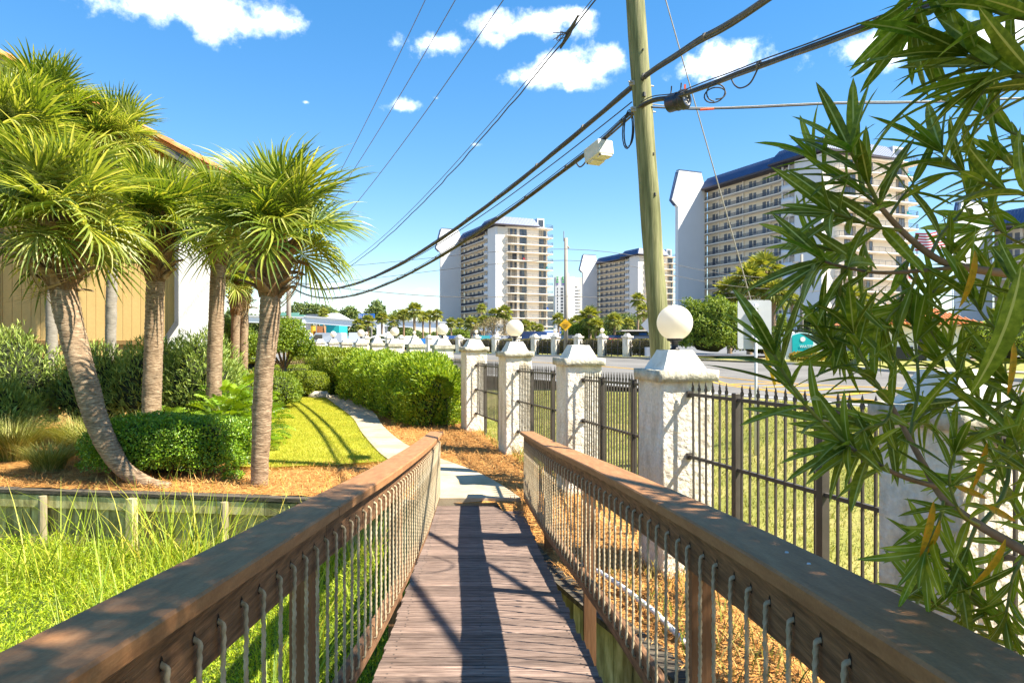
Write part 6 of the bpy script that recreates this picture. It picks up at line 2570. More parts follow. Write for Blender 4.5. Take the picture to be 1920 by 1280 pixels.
# wooded skyline
rng = np.random.default_rng(5)
n = 26000
xs = rng.uniform(-190, -50, n)
hh = 9 + 5 * np.array([noise.noise((x * .045, 0, 2)) for x in xs]) + 4 * np.array([noise.noise((x * .16, 4, 2)) for x in xs])
hh = hh + 5.5 + np.where((xs > -100) & (xs < -62), 2.5, 0)
P = np.stack([xs, 330 + rng.uniform(-6, 6, n), ROAD_Z + hh * rng.random(n) ** .5], -1)
D = rand_dirs(n, rng)
V, F_ = leaves(P, D, unit(rng.normal(size=(n, 3)) * .7 + np.array([0, -1, .6])), rng.uniform(.8, 1.7, n), rng.uniform(.5, 1.0, n))
tag(inst('far_woods', np_mesh('far_woods', V, F_, M['leaf_bg'])), kind='stuff')
n = 22000
xs = rng.uniform(-120, 260, n)
P = np.stack([xs, 420 + rng.uniform(-8, 8, n), ROAD_Z + (7 + 5 * np.array([noise.noise((x * .05, 9, 2)) for x in xs])) * rng.random(n) ** .6], -1)
V, F_ = leaves(P, rand_dirs(n, rng), unit(rng.normal(size=(n, 3)) * .7 + np.array([0, -1, .6])), rng.uniform(1, 2.0, n), rng.uniform(.6, 1.1, n))
tag(inst('far_woods', np_mesh('far_woods', V, F_, M['leaf_bg'])), kind='stuff')

# ------------------------------------------------------------------ elevated white walkway, houses, billboard
WYD = 118.0


def wp_(px, py, Y=WYD):
    return at(px, py, Y)


root = empty('elevated_walkway', tuple(wp_(520, 636)), 0, 'long white elevated walkway beam across the parking area', 'walkway')
O = -wp_(520, 636)


def wput(name, b, m):
    o = b.build(name, M[m], root)
    o.location = O


for (xa, ya, xb, yb) in ((470, 599, 575, 602), (575.2, 600, 668, 607), (668.2, 607, 720, 609), (720.2, 606, 960, 617)):
    b = MB()
    p, q = wp_(xa, ya), wp_(xb, yb)
    b.bar(p, q, 3.0, 1.05)
    wput('beam', b, 'paintwhite')
    b = MB()
    b.bar(p + Vector((0, -1.6, .62)), q + Vector((0, -1.6, .62)), .2, .2)
    wput('coping', b, 'tw_white')
for px in (574, 713, 720):
    b = MB()
    p = wp_(px, 597 if px == 574 else 605)
    b.box(p.x - .32, p.x + .32, p.y - 1.6, p.y + 1.6, ROAD_Z, p.z)
    wput('pier', b, 'paintwhite')
hY = 160.0
root = empty('teal_house', tuple(at(620, 636, hY)), 0, 'teal building with white hipped roof behind the walkway', 'building')
O = -at(620, 636, hY)


def tput(name, b, m):
    o = b.build(name, M[m], root)
    o.location = O


b = MB()
a_, c_ = at(600, 604, hY), at(636, 596.5, hY)
b.box(a_.x, c_.x, hY, hY + 8, ROAD_Z, c_.z)
tput('wall', b, 'teal')
b = MB()
e0, e1, ap = at(596, 597, hY), at(641, 596, hY), at(620, 586, hY)
b.add([(e0.x, hY - 1, e0.z), (e1.x, hY - 1, e0.z), (e1.x, hY + 9, e0.z), (e0.x, hY + 9, e0.z), (ap.x - 1, hY + 4, ap.z), (ap.x + 1, hY + 4, ap.z)], [(0, 1, 5, 4), (1, 2, 5), (2, 3, 4, 5), (3, 0, 4), (3, 2, 1, 0)])
tput('roof', b, 'paintwhite')
b = MB()
q = at(629, 600.5, hY - .1)
b.lathe([(.42, -.01), (.42, .01)], 16, (0, 0, 0))
b.v = [(v[0] + q.x, v[2] + hY - .06, v[1] + q.z) for v in b.v]
tput('round_emblem', b, 'paintwhite')


def board(px0, px1, py0, py1, Y, m, label, name='billboard', legs=True, cat='billboard'):
    p, q = at(px0, py1, Y), at(px1, py0, Y)
    root = empty(name, (p.x, Y, ROAD_Z), 0, label, cat)
    b = MB()
    b.box(0, q.x - p.x, 0, .3, p.z - ROAD_Z, q.z - ROAD_Z)
    b.build('panel', M[m], root)
    if legs:
        for f in (.2, .8):
            b = MB()
            x = (q.x - p.x) * f
            b.box(x - .12, x + .12, .31, .55, 0, p.z - ROAD_Z + .4)
            b.build('leg', M['pole_grey'], root)
    return root, q.x - p.x, (p.z + q.z) / 2 - ROAD_Z, q.z - p.z


bd, bwid, bz, bh = board(672, 702, 588, 597, 130, 'blueboard', 'blue billboard with white letters above the low palms')
text('SU', bh * 1.0, M['paintwhite'], bd, (bwid * .17, -.03, bz - .04), (R(90), 0, 0))
board(574, 597, 589, 599, 150, 'tw_door', 'grey mural board behind the walkway, left of the slender palm')
board(559, 573, 590, 599, 150, 'net', 'green mesh panel behind the walkway beside the pole')
root, *_ = board(500, 560, 586, 604, 158, 'net', 'wide green netting behind the walkway left of the grey pole', name='netting', cat='netting')
b = MB()
p = at(525, 600, 150)
b.prism([(-4, 0), (4, 0), (3.2, 1.6), (1.4, 2.5), (-1.4, 2.5), (-3.2, 1.6)], (p.x, p.y, p.z - 2), (1, 0, 0), (0, 0, 1), -5)
tag(b.build('barrel_roof_shed', M['tw_cream'], None), 'cream round topped shed behind the grey pole', 'shed')
for (px, w, m, lab) in ((553, 6, 'red', 'red awning panel under the walkway'), (561, 7, 'teal', 'teal awning panel under the walkway'), (584, 5, 'yellow_paint', 'yellow panel under the walkway'), (600, 12, 'terra', 'brownish panel under the walkway near the slender palm')):
    p = at(px, 621, 135)
    root = empty('awning', (p.x, p.y, ROAD_Z), 0, lab, 'awning')
    b = MB()
    b.box(-w * 135 / F / 2, w * 135 / F / 2, 0, 2.0, 0, at(px, 611, 135).z - ROAD_Z)
    b.build('panel', M[m], root)
# dark arched tent
TY = 88.0
c = at(716, 640, TY)
root = empty('arched_tent', (c.x, c.y, ROAD_Z), 0, 'dark green arched tent with white ribs beyond the hedge', 'tent')
b = MB()
W2, Ht = 27 * TY / F, (640 - 612) * TY / F - .0
n = 14
vs, fs = [], []
for i in range(n + 1):
    a = math.pi * i / n
    for yy, s in ((-1.5, 1), (5, .9)):
        vs.append((-W2 * math.cos(a) * s, yy, Ht * math.sin(a) ** .8 * s + .02))
for i in range(n):
    fs.append((2 * i, 2 * i + 1, 2 * i + 3, 2 * i + 2))
fs.append(tuple(2 * i for i in range(n + 1)))
b.add(vs, fs)
b.build('canvas', M['tent'], root, False)
for s, y0 in ((1, -1.6), (.72, -1.62)):
    b = MB()
    b.tube([(-W2 * math.cos(math.pi * i / 12) * s + (0 if s == 1 else W2 * .2), y0, Ht * math.sin(math.pi * i / 12) ** .8 * s + .05) for i in range(13)], .09, 6)
    b.build('rib', M['paintwhite'], root, True)
b = MB()
b.box(-W2 * .15, W2 * .5, -.8, 2.0, Ht * .92, Ht * 1.12)
b.build('top_vent', M['paintwhite'], root)

# ------------------------------------------------------------------ parked cars


def car_meshes(kind):
    if kind == 'suv':
        prof = [(-2.3, .35), (-2.3, 1.0), (-2.2, 1.12), (-2.1, 1.72), (-1.9, 1.8), (.35, 1.78), (1.05, 1.12), (2.15, 1.0), (2.3, .8), (2.3, .35)]
        gl = [(-2.0, 1.16), (-1.92, 1.66), (.32, 1.66), (.85, 1.16)]
    elif kind == 'van':
        prof = [(-2.5, .35), (-2.5, 2.05), (-2.3, 2.2), (1.1, 2.2), (1.9, 1.25), (2.5, 1.05), (2.55, .35)]
        gl = [(.2, 1.3), (.2, 1.95), (1.15, 1.95), (1.7, 1.3)]
    else:
        prof = [(-2.2, .35), (-2.25, .85), (-1.6, 1.0), (-1.05, 1.42), (.25, 1.45), (1.0, .98), (2.05, .84), (2.25, .6), (2.25, .35)]
        gl = [(-1.35, 1.0), (-.95, 1.34), (.2, 1.36), (.78, 1.0)]
    b = MB()
    vs, fs = [], []
    n = len(prof)
    for y in (-.88, .88):
        for x, z in prof:
            k = .84 if z > 1.15 else 1.0
            vs.append((x, y * k, z))
    fs = [tuple(range(n)), tuple(range(2 * n - 1, n - 1, -1))] + [(i, n + i, n + (i + 1) % n, (i + 1) % n) for i in range(n)]
    b.add(vs, fs)
    body = b.mesh('body', M['tw_white'])
    g = MB()
    for s in (-1, 1):
        pl = [(x, s * (.885 if z < 1.2 else .775), z) for x, z in gl]
        g.add(pl, [(0, 1, 2, 3) if s < 0 else (3, 2, 1, 0)])
    x0, z0 = gl[-1]
    x1, z1 = gl[-2]
    g.add([(x0 + .12, -.7, z0 + .04), (x0 + .12, .7, z0 + .04), (x1 + .10, .62, z1), (x1 + .10, -.62, z1)], [(0, 1, 2, 3)])
    x0, z0 = gl[0]
    x1, z1 = gl[1]
    g.add([(x0 - .22, -.7, z0 + .04), (x0 - .22, .7, z0 + .04), (x1 - .2, .62, z1), (x1 - .2, -.62, z1)], [(3, 2, 1, 0)])
    glass = g.mesh('windows', M['tw_glass'])
    w = MB()
    vs, fs = [], []
    for y in (-.11, .11):
        for k in range(14):
            a = 2 * math.pi * k / 14
            vs.append((.34 * math.cos(a), y, .34 * math.sin(a)))
    fs = [tuple(range(14)), tuple(range(27, 13, -1))] + [(k, 14 + k, 14 + (k + 1) % 14, (k + 1) % 14) for k in range(14)]
    w.add(vs, fs)
    wheel = w.mesh('wheel', M['black'])
    h = MB()
    h.box(2.2, 2.29, -.2, .2, .66, .8)
    lamp = h.mesh('headlight', M['whitesteel'])
    return body, glass, wheel, lamp


CARM = {k: car_meshes(k) for k in ('car', 'suv', 'van')}
CCOL = {'white': mat('car_white', (.72, .72, .72), .3), 'blue': mat('car_blue', (.02, .10, .32), .25, spec=.7), 'navy': mat('car_navy', (.015, .04, .13), .25, spec=.7), 'silver': mat('car_silver', (.45, .47, .5), .3, metal=.4),
        'black': mat('car_black', (.02, .022, .025), .25, spec=.7), 'red': mat('car_red', (.40, .03, .03), .3), 'teal': mat('car_teal', (.03, .17, .19), .3)}


def car(px, Y, kind, colr, ang, label):
    x = (px - 960) * Y / F
    root = empty('parked_car', (x, Y, ROAD_Z + .14), R(ang), label, 'car', 'cars in the lot across the road')
    body, glass, wheel, lamp = CARM[kind]
    inst('body', body, root, mat=CCOL[colr])
    inst('windows', glass, root)
    for sx in (-1.4, 1.42):
        for sy in (-.80, .80):
            inst('wheel', wheel, root, (sx, sy, .34))
    for sy in (-.6, .6):
        inst('headlight', lamp, root, (0, sy, 0))


for args in [(848, 78, 'suv', 'navy', -70, 'dark blue car right of the third near globe'), (874, 79, 'car', 'white', -95, 'white car beside the dark blue one, below the yellowish palm'),
             (905, 76, 'suv', 'teal', -85, 'dark teal car left of the bare brown tree'), (918, 84, 'suv', 'blue', -80, 'blue car behind the teal one'), (944, 80, 'suv', 'silver', -88, 'silver car below the bare brown tree'),
             (982, 74, 'van', 'navy', 175, 'long navy van right of the second near globe'), (1022, 72, 'suv', 'white', -60, 'white car left of the merge sign pole'), (1033, 88, 'van', 'white', -80, 'white van far behind the pillars left of the merge sign'),
             (1014, 95, 'suv', 'silver', -85, 'silver car farther back left of the merge sign'), (1067, 70, 'suv', 'black', -70, 'dark car right behind the merge sign pole'), (1085, 84, 'van', 'white', -80, 'white car behind the bare pillar right of the merge sign'),
             (1140, 74, 'suv', 'navy', 165, 'navy car behind the hedge right of the merge sign lamp pillar'), (1152, 68, 'car', 'red', -70, 'red car behind the hedge left of the diamond sign'),
             (1190, 72, 'suv', 'black', 170, 'dark car at the booth left of the utility pole'),
             (795, 86, 'car', 'blue', -80, 'blue car behind the hedge below the tall palms'), (770, 92, 'suv', 'white', -85, 'white car left of the tall palms'), (757, 100, 'car', 'red', -75, 'dark red car far left of the tall palms'),
             (745, 90, 'car', 'silver', -80, 'silver car right of the dark arched tent'), (812, 90, 'suv', 'white', -80, 'white car behind the third near globe'),
             (655, 92, 'suv', 'teal', -80, 'dark teal car left of the dark arched tent'), (668, 86, 'van', 'silver', -85, 'silver van touching the left of the dark tent'), (640, 90, 'car', 'red', -75, 'dark red car below the walkway'),
             (625, 96, 'suv', 'silver', -85, 'silver car below the teal house'), (612, 88, 'van', 'white', 170, 'white van under the slender palm'), (598, 94, 'car', 'black', -80, 'dark car left of the slender palm'),
             (585, 90, 'suv', 'blue', -80, 'blue car near the walkway pier'), (572, 92, 'van', 'white', -80, 'leftmost white van by the garden tree'), (690, 100, 'car', 'navy', -80, 'navy car behind the dark arched tent'), (730, 96, 'van', 'white', -80, 'white van right end of the dark tent')]:
    car(*args)

# booth and canopy left of the pole
root = empty('canopy_booth', tuple(at(1195, 640, 74)), 0, 'dark ticket booth under a long pale canopy left of the utility pole', 'booth')
O = -at(1195, 640, 74)
for nm, x0, x1, y0, y1, m in (('booth_wall', 1182, 1215, 621, 645, 'tent'), ('canopy', 1160, 1224, 619, 621, 'tw_slab'), ('shop_panel', 1198, 1212, 624, 628, 'blueboard'), ('frame_panel', 1193, 1211, 630, 640, 'paintwhite'), ('screen', 1196, 1208, 632, 639, 'blueboard')):
    b = MB()
    p, q = at(x0, y1, 74), at(x1, y0, 74)
    dpt = {'booth_wall': (0, 3), 'canopy': (-2, 3.5), 'shop_panel': (-.08, -.01), 'frame_panel': (-.12, -.02), 'screen': (-.18, -.125)}[nm]
    b.box(p.x, q.x, 74 + dpt[0], 74 + dpt[1], p.z, q.z)
    o = b.build(nm, M[m], root)
    o.location = O
root = empty('blue_roof_pavilion', tuple(at(1180, 640, 120)), 0, 'pavilion with sloping pale blue roof behind the palms left of the pole', 'pavilion')
O = -at(1180, 640, 120)
b = MB()
p0, p1, p2_, p3_ = at(1160, 618, 120), at(1220, 600, 120), at(1220, 608, 116), at(1160, 622, 116)
b.add([p0, p1, p2_, p3_, p0 - Vector((0, 0, .3)), p1 - Vector((0, 0, .3)), p2_ - Vector((0, 0, .3)), p3_ - Vector((0, 0, .3))], [(0, 1, 2, 3), (7, 6, 5, 4), (0, 3, 7, 4), (3, 2, 6, 7), (2, 1, 5, 6), (1, 0, 4, 5)])
o = b.build('roof', mat('pale_blue_roof', (.28, .42, .55), .5), root)
o.location = O
b = MB()
p, q = at(1164, 645, 118), at(1216, 618, 118)
b.box(p.x, q.x, 118, 122, p.z, q.z - .4)
o = b.build('wall', M['tent'], root)
o.location = O
root = empty('blue_awning_shop', tuple(at(1030, 640, 140)), 0, 'low shop front with blue awnings at the foot of the middle tower', 'shop')
O = -at(1030, 640, 140)
for nm, x0, x1, y0, y1, m, d0 in (('wall', 1000, 1052, 618, 640, 'tw_cream', 0), ('awning', 1020, 1038, 621.5, 625, 'blueboard', -1.5), ('awning', 1039, 1052, 621, 625, 'blueboard', -1.5), ('shop_window', 1004, 1018, 622, 634, 'teal', -.1)):
    b = MB()
    p, q = at(x0, y1, 140), at(x1, y0, 140)
    b.box(p.x, q.x, 140 + d0, 140 + (4 if nm == 'wall' else -.02), p.z, q.z)
    o = b.build(nm, M[m], root)
    o.location = O

# ------------------------------------------------------------------ entrance on the right: gatehouse, sign, fence, flag
GY_ = 44.0
root = empty('gatehouse', tuple(at(1725, 682, GY_)), R(6), 'white gatehouse with terracotta tile roof behind the oleander', 'gatehouse')
x0, x1 = (1655 - 1725) * GY_ / F, (1812 - 1725) * GY_ / F
b = MB()
b.box(x0, x1, 0, 4.2, -.3, 2.5)
b.build('wall', M['white_wall'], root)
b = MB()
b.prism([(x1 - .01, -.2), (x1 + .9, -.2), (x1 + .25, 2.3), (x1 - .01, 2.3)], (0, .3, 0), (1, 0, 0), (0, 0, 1), -.4)
b.build('buttress', M['white_wall'], root)
b = MB()
b.prism([(.9, 0.02), (1.5, 0.02), (2.6, 2.45), (2.0, 2.45)], (0, -.02, 0), (1, 0, 0), (0, 0, 1), -.35)
b.build('slanted_fin', M['white_wall'], root)
b = MB()
xe0, xe1 = x0 - .7, x1 + .8
b.add([(xe0, -.8, 2.55), (xe1, -.8, 2.55), (xe1, 5, 2.55), (xe0, 5, 2.55), (xe0 + 2.2, 2.1, 3.9), (xe1 - 2.2, 2.1, 3.9)], [(0, 1, 5, 4), (1, 2, 5), (2, 3, 4, 5), (3, 0, 4), (3, 2, 1, 0)])
grf = b.build('roof', M['terra'], root)
for k in range(26):
    f = (k + .5) / 26
    x = xe0 + (xe1 - xe0) * f
    t = min(1, (x - xe0) / 2.2, (xe1 - x) / 2.2)
    b = MB()
    b.tube([(x, -.84, 2.57), (x, -.84 + 2.9 * t * .99, 2.57 + 1.35 * t * .99)], .085, 6)
    b.build('tile_course', M['terra'], grf, True)
b = MB()
b.box(-.15, .42, -.06, -.004, .0, 2.05)
dg = b.build('door', M['black'], root)
b = MB()
b.box(-.02, .3, -.08, -.062, 1.75, 1.95)
b.build('door_light', M['tw_glass'], dg)
b = MB()
b.box(x0 + .4, x0 + 1.9, -.06, -.004, 0, 1.1)
b.build('dark_opening', M['black'], root)
SY_ = 43.0
root = empty('entrance_sign', tuple(at(1500, 668, SY_)), R(-3), 'teal entrance sign with white lettering on a white wall behind the flowers', 'sign')
b = MB()
xa, xb = (1470 - 1500) * SY_ / F, (1534 - 1500) * SY_ / F
b.box(xa, xb, 0, .5, -.2, 1.22)
b.build('wall', M['white_wall'], root)
b = MB()
pl_ = [(-.50, .28), (.78, .28), (.78, 1.30)] + [(.78 - 1.28 * i / 8, 1.30 + .16 * math.sin(math.pi * i / 8)) for i in range(1, 8)] + [(-.50, 1.30)]
b.prism(pl_, (0, -.01, 0), (1, 0, 0), (0, 0, 1), .08)
b.v = [(x_, y_ - .0, z_) for x_, y_, z_ in b.v]
sgp = b.build('sign_panel', M['aqua'], root)
b = MB()
b.prism([(x_ * 1.06 - .01, z_ * 1.05 - .01) for x_, z_ in pl_], (0, .04, 0), (1, 0, 0), (0, 0, 1), -.02)
b.build('sign_surround', M['white_wall'], root)
text('WATER', .26, M['paintwhite'], root, (.38, -.115, .62), (R(90), 0, 0))
b = MB()
b.lathe([(.16, -.005), (.16, .005)], 16)
b.v = [(v[0] + .14, -.105 + v[2], v[1] + 1.08) for v in b.v]
b.build('round_emblem', M['paintwhite'], root)
for k in range(5):
    b = MB()
    x = xa + .2 + (xb - xa - .4) * k / 4
    b.lathe([(.06, 1.22), (.06, 1.34), (.11, 1.42), (.11, 1.5), (.05, 1.56)], 10, (x, .25, 0))
    b.build('finial', M['white_wall'], root, True)
c = at(1512, 676, 41.6)
shrub('flower_bed', (c.x, c.y, ROAD_Z + .1), (1.0, .45, .62), 3500, .10, 'leaf_flower', 'yellow and red flower bed below the teal entrance sign', 'flower bed', power=2.5, lump=.2, seed=320, stems=0, asp=.6)
c = at(1575, 672, 42.5)
shrub('flower_bed', (c.x, c.y, ROAD_Z + .1), (1.6, .5, .6), 3500, .10, 'leaf_lime', 'yellow green planting strip right of the entrance sign', 'flower bed', power=2.5, lump=.25, seed=321, stems=0, asp=.6)
root = empty('black_fence', tuple(at(1482, 660, 47)), 0, 'black picket fence with spear tips behind the teal entrance sign', 'fence')
b = MB()
for z in (.3, 1.5):
    b.box(0, 5.2, -.02, .02, z, z + .05)
b.build('rails', M['black'], root)
pk = MB()
pk.box(-.014, .014, -.014, .014, .1, 1.78)
pk.add([(-.03, 0, 1.78), (.03, 0, 1.78), (0, 0, 1.92), (0, .02, 1.8), (0, -.02, 1.8)], [(0, 3, 2), (3, 1, 2), (1, 4, 2), (4, 0, 2)])
pm_ = pk.mesh('picket', M['black'])
for k in range(36):
    inst('picket', pm_, root, (k * .145 + .05, 0, 0))
root = empty('power_pole', tuple(at(1503, 665, 68)), 0, 'slim grey power pole behind the teal entrance sign', 'utility pole')
b = MB()
b.tube([(0, 0, -.4), (0, 0, 10)], [.19, .14], 10)
b.build('shaft', M['pole_grey'], root, True)
b = MB()
b.bar((-.9, 0, 9.2), (.5, 0, 9.2), .1, .12)
b.build('crossarm', M['pole_grey'], root)
b = MB()
b.lathe([(.2, 0), (.22, .1), (.22, .7), (.2, .8)], 10, (.45, 0, 6.2))
b.build('transformer', M['galv'], root, True)
# utility cabinet by the bush
p = at(1860, 682, 42)
root = empty('utility_cabinet', tuple(p), 0, 'small grey utility cabinet at the right edge beyond the road', 'cabinet')
b = MB()
b.cbox(-.16, .16, -.15, .15, 0, .5, .02)
b.build('case', M['galv'], root)
b = MB()
b.box(-.19, .19, -.18, .18, .5, .53)
b.build('lid', M['galv'], root)
# flag
FY = 96.0
pf = at(1786, 660, FY)
root = empty('flagpole', (pf.x, FY, ROAD_Z), 0, 'white flagpole with american flag blowing left, behind the oleander', 'flag')
zt_ = at(1786, 436, FY).z - ROAD_Z
b = MB()
b.tube([(0, 0, 0), (0, 0, zt_ + .6)], [.09, .05], 10)
b.build('pole', M['whitesteel'], root, True)
b = MB()
b.sphere((0, 0, zt_ + .7), .13, 12, 8)
b.build('finial', M['yellowguard'], root, True)
FW, FH = 5.3, 2.5
fm = MB()
nxf = 24


def flagp(u, v):
    x = -.08 - FW * u * .95
    return Vector((x, .35 * math.sin(u * 7 + v * .8) * u, zt_ + .3 - v * FH - .55 * u * u + .30 * math.sin(u * 6.2 + 1) * u))


for s in range(13):
    for i in range(nxf):
        u0, u1 = i / nxf, (i + 1) / nxf
        fm.cur = 2 if (s < 7 and u1 <= .42) else (0 if s % 2 == 0 else 1)
        fm.add([flagp(u0, s / 13), flagp(u1, s / 13), flagp(u1, (s + 1) / 13), flagp(u0, (s + 1) / 13)], [(0, 1, 2, 3)])
flg = fm.build('flag', [M['red'], M['clothwhite'], M['flagblue']], root, True)
sm_ = MB()
for rI in range(9):
    for cI in range(6 if rI % 2 == 0 else 5):
        u = (.035 + .07 * cI + (0 if rI % 2 == 0 else .035)) * .94
        v = (rI + .75) / 9.6 * 7 / 13
        cc_ = flagp(u, v) + Vector((0, -.02, 0))
        pts_s = []
        for q in range(10):
            a = math.pi / 2 + math.pi * q / 5
            rr2 = .075 if q % 2 == 0 else .03
            pts_s.append(cc_ + Vector((rr2 * math.cos(a), 0, rr2 * math.sin(a))))
        sm_.add(pts_s, [tuple(range(10))])
sm_.build('stars', M['paintwhite'], flg)
# ------------------------------------------------------------------ oleander in the foreground
def ole_leaf(seed):
    r = random.Random(seed)
    V, F_ = [], []
    n = 7
    bend = r.uniform(.05, .30)
    tw = r.uniform(-.3, .3)
    for i in range(n + 1):
        t = i / n
        w = .080 * math.sin(math.pi * min(1, (.06 + .93 * t)) ** .95) ** .62 * (1 - .15 * t)
        if i == n:
            w = 0.0008
        if i == 0:
            w = .012
        c = Vector((t, 0, -bend * t * t))
        a = tw * t
        s = Vector((0, math.cos(a), math.sin(a)))
        u = Vector((0, -math.sin(a), math.cos(a)))
        for k, (f, h) in enumerate(((-1, .32), (-.13, .0), (.13, .0), (1, .32))):
            V.append(c + s * w * f + u * w * h)
    mi = []
    for i in range(n):
        for k in range(3):
            a = i * 4 + k
            F_.append((a, a + 1, a + 5, a + 4))
            mi.append(1 if k == 1 else 0)
    me = bpy.data.meshes.new('leaf')
    me.from_pydata(V, [], F_)
    return me, mi


def ole_mat(name, c0, c1, c2, tr, rnd=.35):
    return mat(name, [c0, c1, c2], .45, 7, 4, (2, 2, 2), spec=.32, trans=tr, rand=rnd, pos=[.3, .5, .72])


M['ole_leaf'] = ole_mat('oleander_blade', (.075, .125, .011), (.135, .20, .018), (.25, .31, .04), .48)
M['ole_rib'] = mat('oleander_midrib', (.46, .52, .14), .5, trans=.25, tcol=(.4, .46, .10))
M['ole_yellow'] = mat('oleander_yellow_leaf', [(.16, .12, .012), (.42, .27, .012), (.50, .20, .01)], .45, 6, 5, trans=.3, pos=[.3, .5, .7])
M['ole_bark'] = mat('oleander_bark', [(.12, .075, .045), (.23, .155, .10), (.30, .22, .16)], .8, 9, 6, (1, 1, 1), bump=.4, bscale=40, bdist=.002)
M['ole_green'] = mat('oleander_green_stem', [(.14, .16, .03), (.24, .25, .06)], .6, 8, 3)
OLE, OLEY = [], []
for s in range(7):
    me, mi = ole_leaf(s)
    me.materials.append(M['ole_leaf'])
    me.materials.append(M['ole_rib'])
    me.polygons.foreach_set('material_index', mi)
    me.polygons.foreach_set('use_smooth', [True] * len(mi))
    OLE.append(me)
for s in range(2):
    me, mi = ole_leaf(20 + s)
    me.materials.append(M['ole_yellow'])
    me.materials.append(M['ole_yellow'])
    me.polygons.foreach_set('use_smooth', [True] * len(mi))
    OLEY.append(me)
OB = Vector((2.1, 1.9, .2))
ole = empty('oleander', tuple(OB), 0, 'oleander bush with long dark green leaves hanging in from the right, close to the camera', 'shrub')
orr = random.Random(12)
LEAF_COUNT = [0]
STUFF_V, STUFF_F = [], []


PENDING = []


def put_leaf(parent, pbase, p, d, n, L, yellow=False, wid=1.0):
    d = d.normalized()
    s = n.cross(d)
    if s.length < 1e-3:
        s = d.orthogonal()
    s.normalize()
    n = d.cross(s).normalized()
    m4 = Matrix((d, s, n)).transposed().to_4x4()
    m4 = Matrix.Translation(p - pbase) @ m4 @ Matrix.Diagonal((L, L * wid, L, 1))
    c = p + d * L * .5
    inview = c.y > .3 and abs(c.x / c.y) < .77 and -.52 < (c.z - CAM_Z) / c.y < .52
    PENDING.append(((L / max(c.y, .3)) * (1 if inview else .01) * (5 if yellow else 1), parent, pbase, m4, orr.choice(OLEY if yellow else OLE)))


def place_leaves():
    """the 300 leaves that show largest are objects; the rest become one mesh"""
    PENDING.sort(key=lambda q: -q[0])
    for _, parent, pbase, m4, me in PENDING[:298]:
        inst_m('leaf', me, parent, m4)
    V, F_, k = [], [], 0
    mi = []
    for _, parent, pbase, m4, me in PENDING[298:]:
        w = Matrix.Translation(pbase - OB) @ m4
        n = len(me.vertices)
        co = np.empty(n * 3, np.float32)
        me.vertices.foreach_get('co', co)
        A = np.array(w)
        V.append(co.reshape(-1, 3) @ A[:3, :3].T + A[:3, 3])
        f = np.empty(len(me.polygons) * 4, np.int32)
        me.loops.foreach_get('vertex_index', f)
        F_.append(f.reshape(-1, 4) + k)
        q = np.empty(len(me.polygons), np.int32)
        me.polygons.foreach_get('material_index', q)
        mi.append(q)
        k += n
    me = np_mesh('smaller_leaves', np.concatenate(V), np.concatenate(F_), M['ole_leaf'], True)
    me.materials.append(M['ole_rib'])
    me.polygons.foreach_set('material_index', np.concatenate(mi))
    tag(inst('smaller_leaves', me, ole), kind='stuff')
    print('oleander leaves', len(PENDING))


def branch(pts, r0, r1, green=False):
    """pts: (px, py, depth) along the twig; returns points and object"""
    P = smooth_line([at(*p) for p in pts], 6)
    base = P[0].copy()
    b = MB()
    n = len(P)
    b.tube([p - base for p in P], [r0 + (r1 - r0) * i / (n - 1) for i in range(n)], 8)
    o = b.build('branch', M['ole_green' if green else 'ole_bark'], ole, True)
    o.location = base - OB
    return P, o, base


def leafy_twig(pts, r0, r1, start, L, whorls, green=True, dens=3, droopy=.25, tipn=7, seed=0, wid=1.0):
    """twig with whorls of leaves from fraction start to the tip, and a tuft at the end"""
    P, o, base = branch(pts, r0, r1, green)
    r = random.Random(seed)
    tot = len(P) - 1
    ph = r.uniform(0, 6)
    for k in range(whorls + 1):
        f = start + (1 - start) * k / max(whorls, 1)
        i = min(int(f * tot), tot - 1)
        p = P[i].lerp(P[i + 1], f * tot - i) if k < whorls else P[-1]
        ax = (P[min(i + 1, tot)] - P[max(i - 1, 0)]).normalized()
        e1 = ax.orthogonal().normalized()
        e2 = ax.cross(e1)
        m = dens if k < whorls else tipn
        ph += 1.05
        for j in range(m):
            a = ph + 2 * math.pi * j / m + r.uniform(-.25, .25)
            open_ = r.uniform(.55, .95) if k < whorls else r.uniform(.2, .75)
            out = e1 * math.cos(a) + e2 * math.sin(a)
            d = ax * math.cos(open_) + out * math.sin(open_) + Vector((0, 0, -droopy * r.uniform(0, 1)))
            nn = (ax * .8 - out * .4 + Vector((0, -.25, .7)))
            put_leaf(o, base, p + out * r0 * .5, d, nn, L * r.uniform(.72, 1.15) * (.8 if k == whorls and j % 2 else 1), wid=wid)
    return P, o, base


# main limbs (photo positions, depth in metres)
A = branch([(2080, 540, 1.75), (1930, 518, 1.75), (1800, 500, 1.72), (1745, 478, 1.70), (1690, 432, 1.68), (1648, 385, 1.66)], .0125, .006)
leafy_twig([(1648, 385, 1.66), (1632, 352, 1.65), (1612, 318, 1.64), (1595, 285, 1.62)], .006, .0035, .0, .185, 5, dens=3, tipn=9, seed=1)
leafy_twig([(1800, 500, 1.72), (1720, 508, 1.66), (1645, 511, 1.60), (1580, 500, 1.56), (1545, 490, 1.54)], .0055, .003, .55, .175, 3, green=False, dens=3, tipn=8, seed=2, droopy=.5)
leafy_twig([(1690, 432, 1.68), (1640, 425, 1.62), (1590, 408, 1.60), (1560, 398, 1.58)], .005, .003, .25, .17, 4, dens=3, tipn=6, seed=3, droopy=.35)
leafy_twig([(1668, 405, 1.67), (1690, 372, 1.72), (1712, 345, 1.75)], .004, .003, .4, .16, 2, dens=2, tipn=4, seed=4)
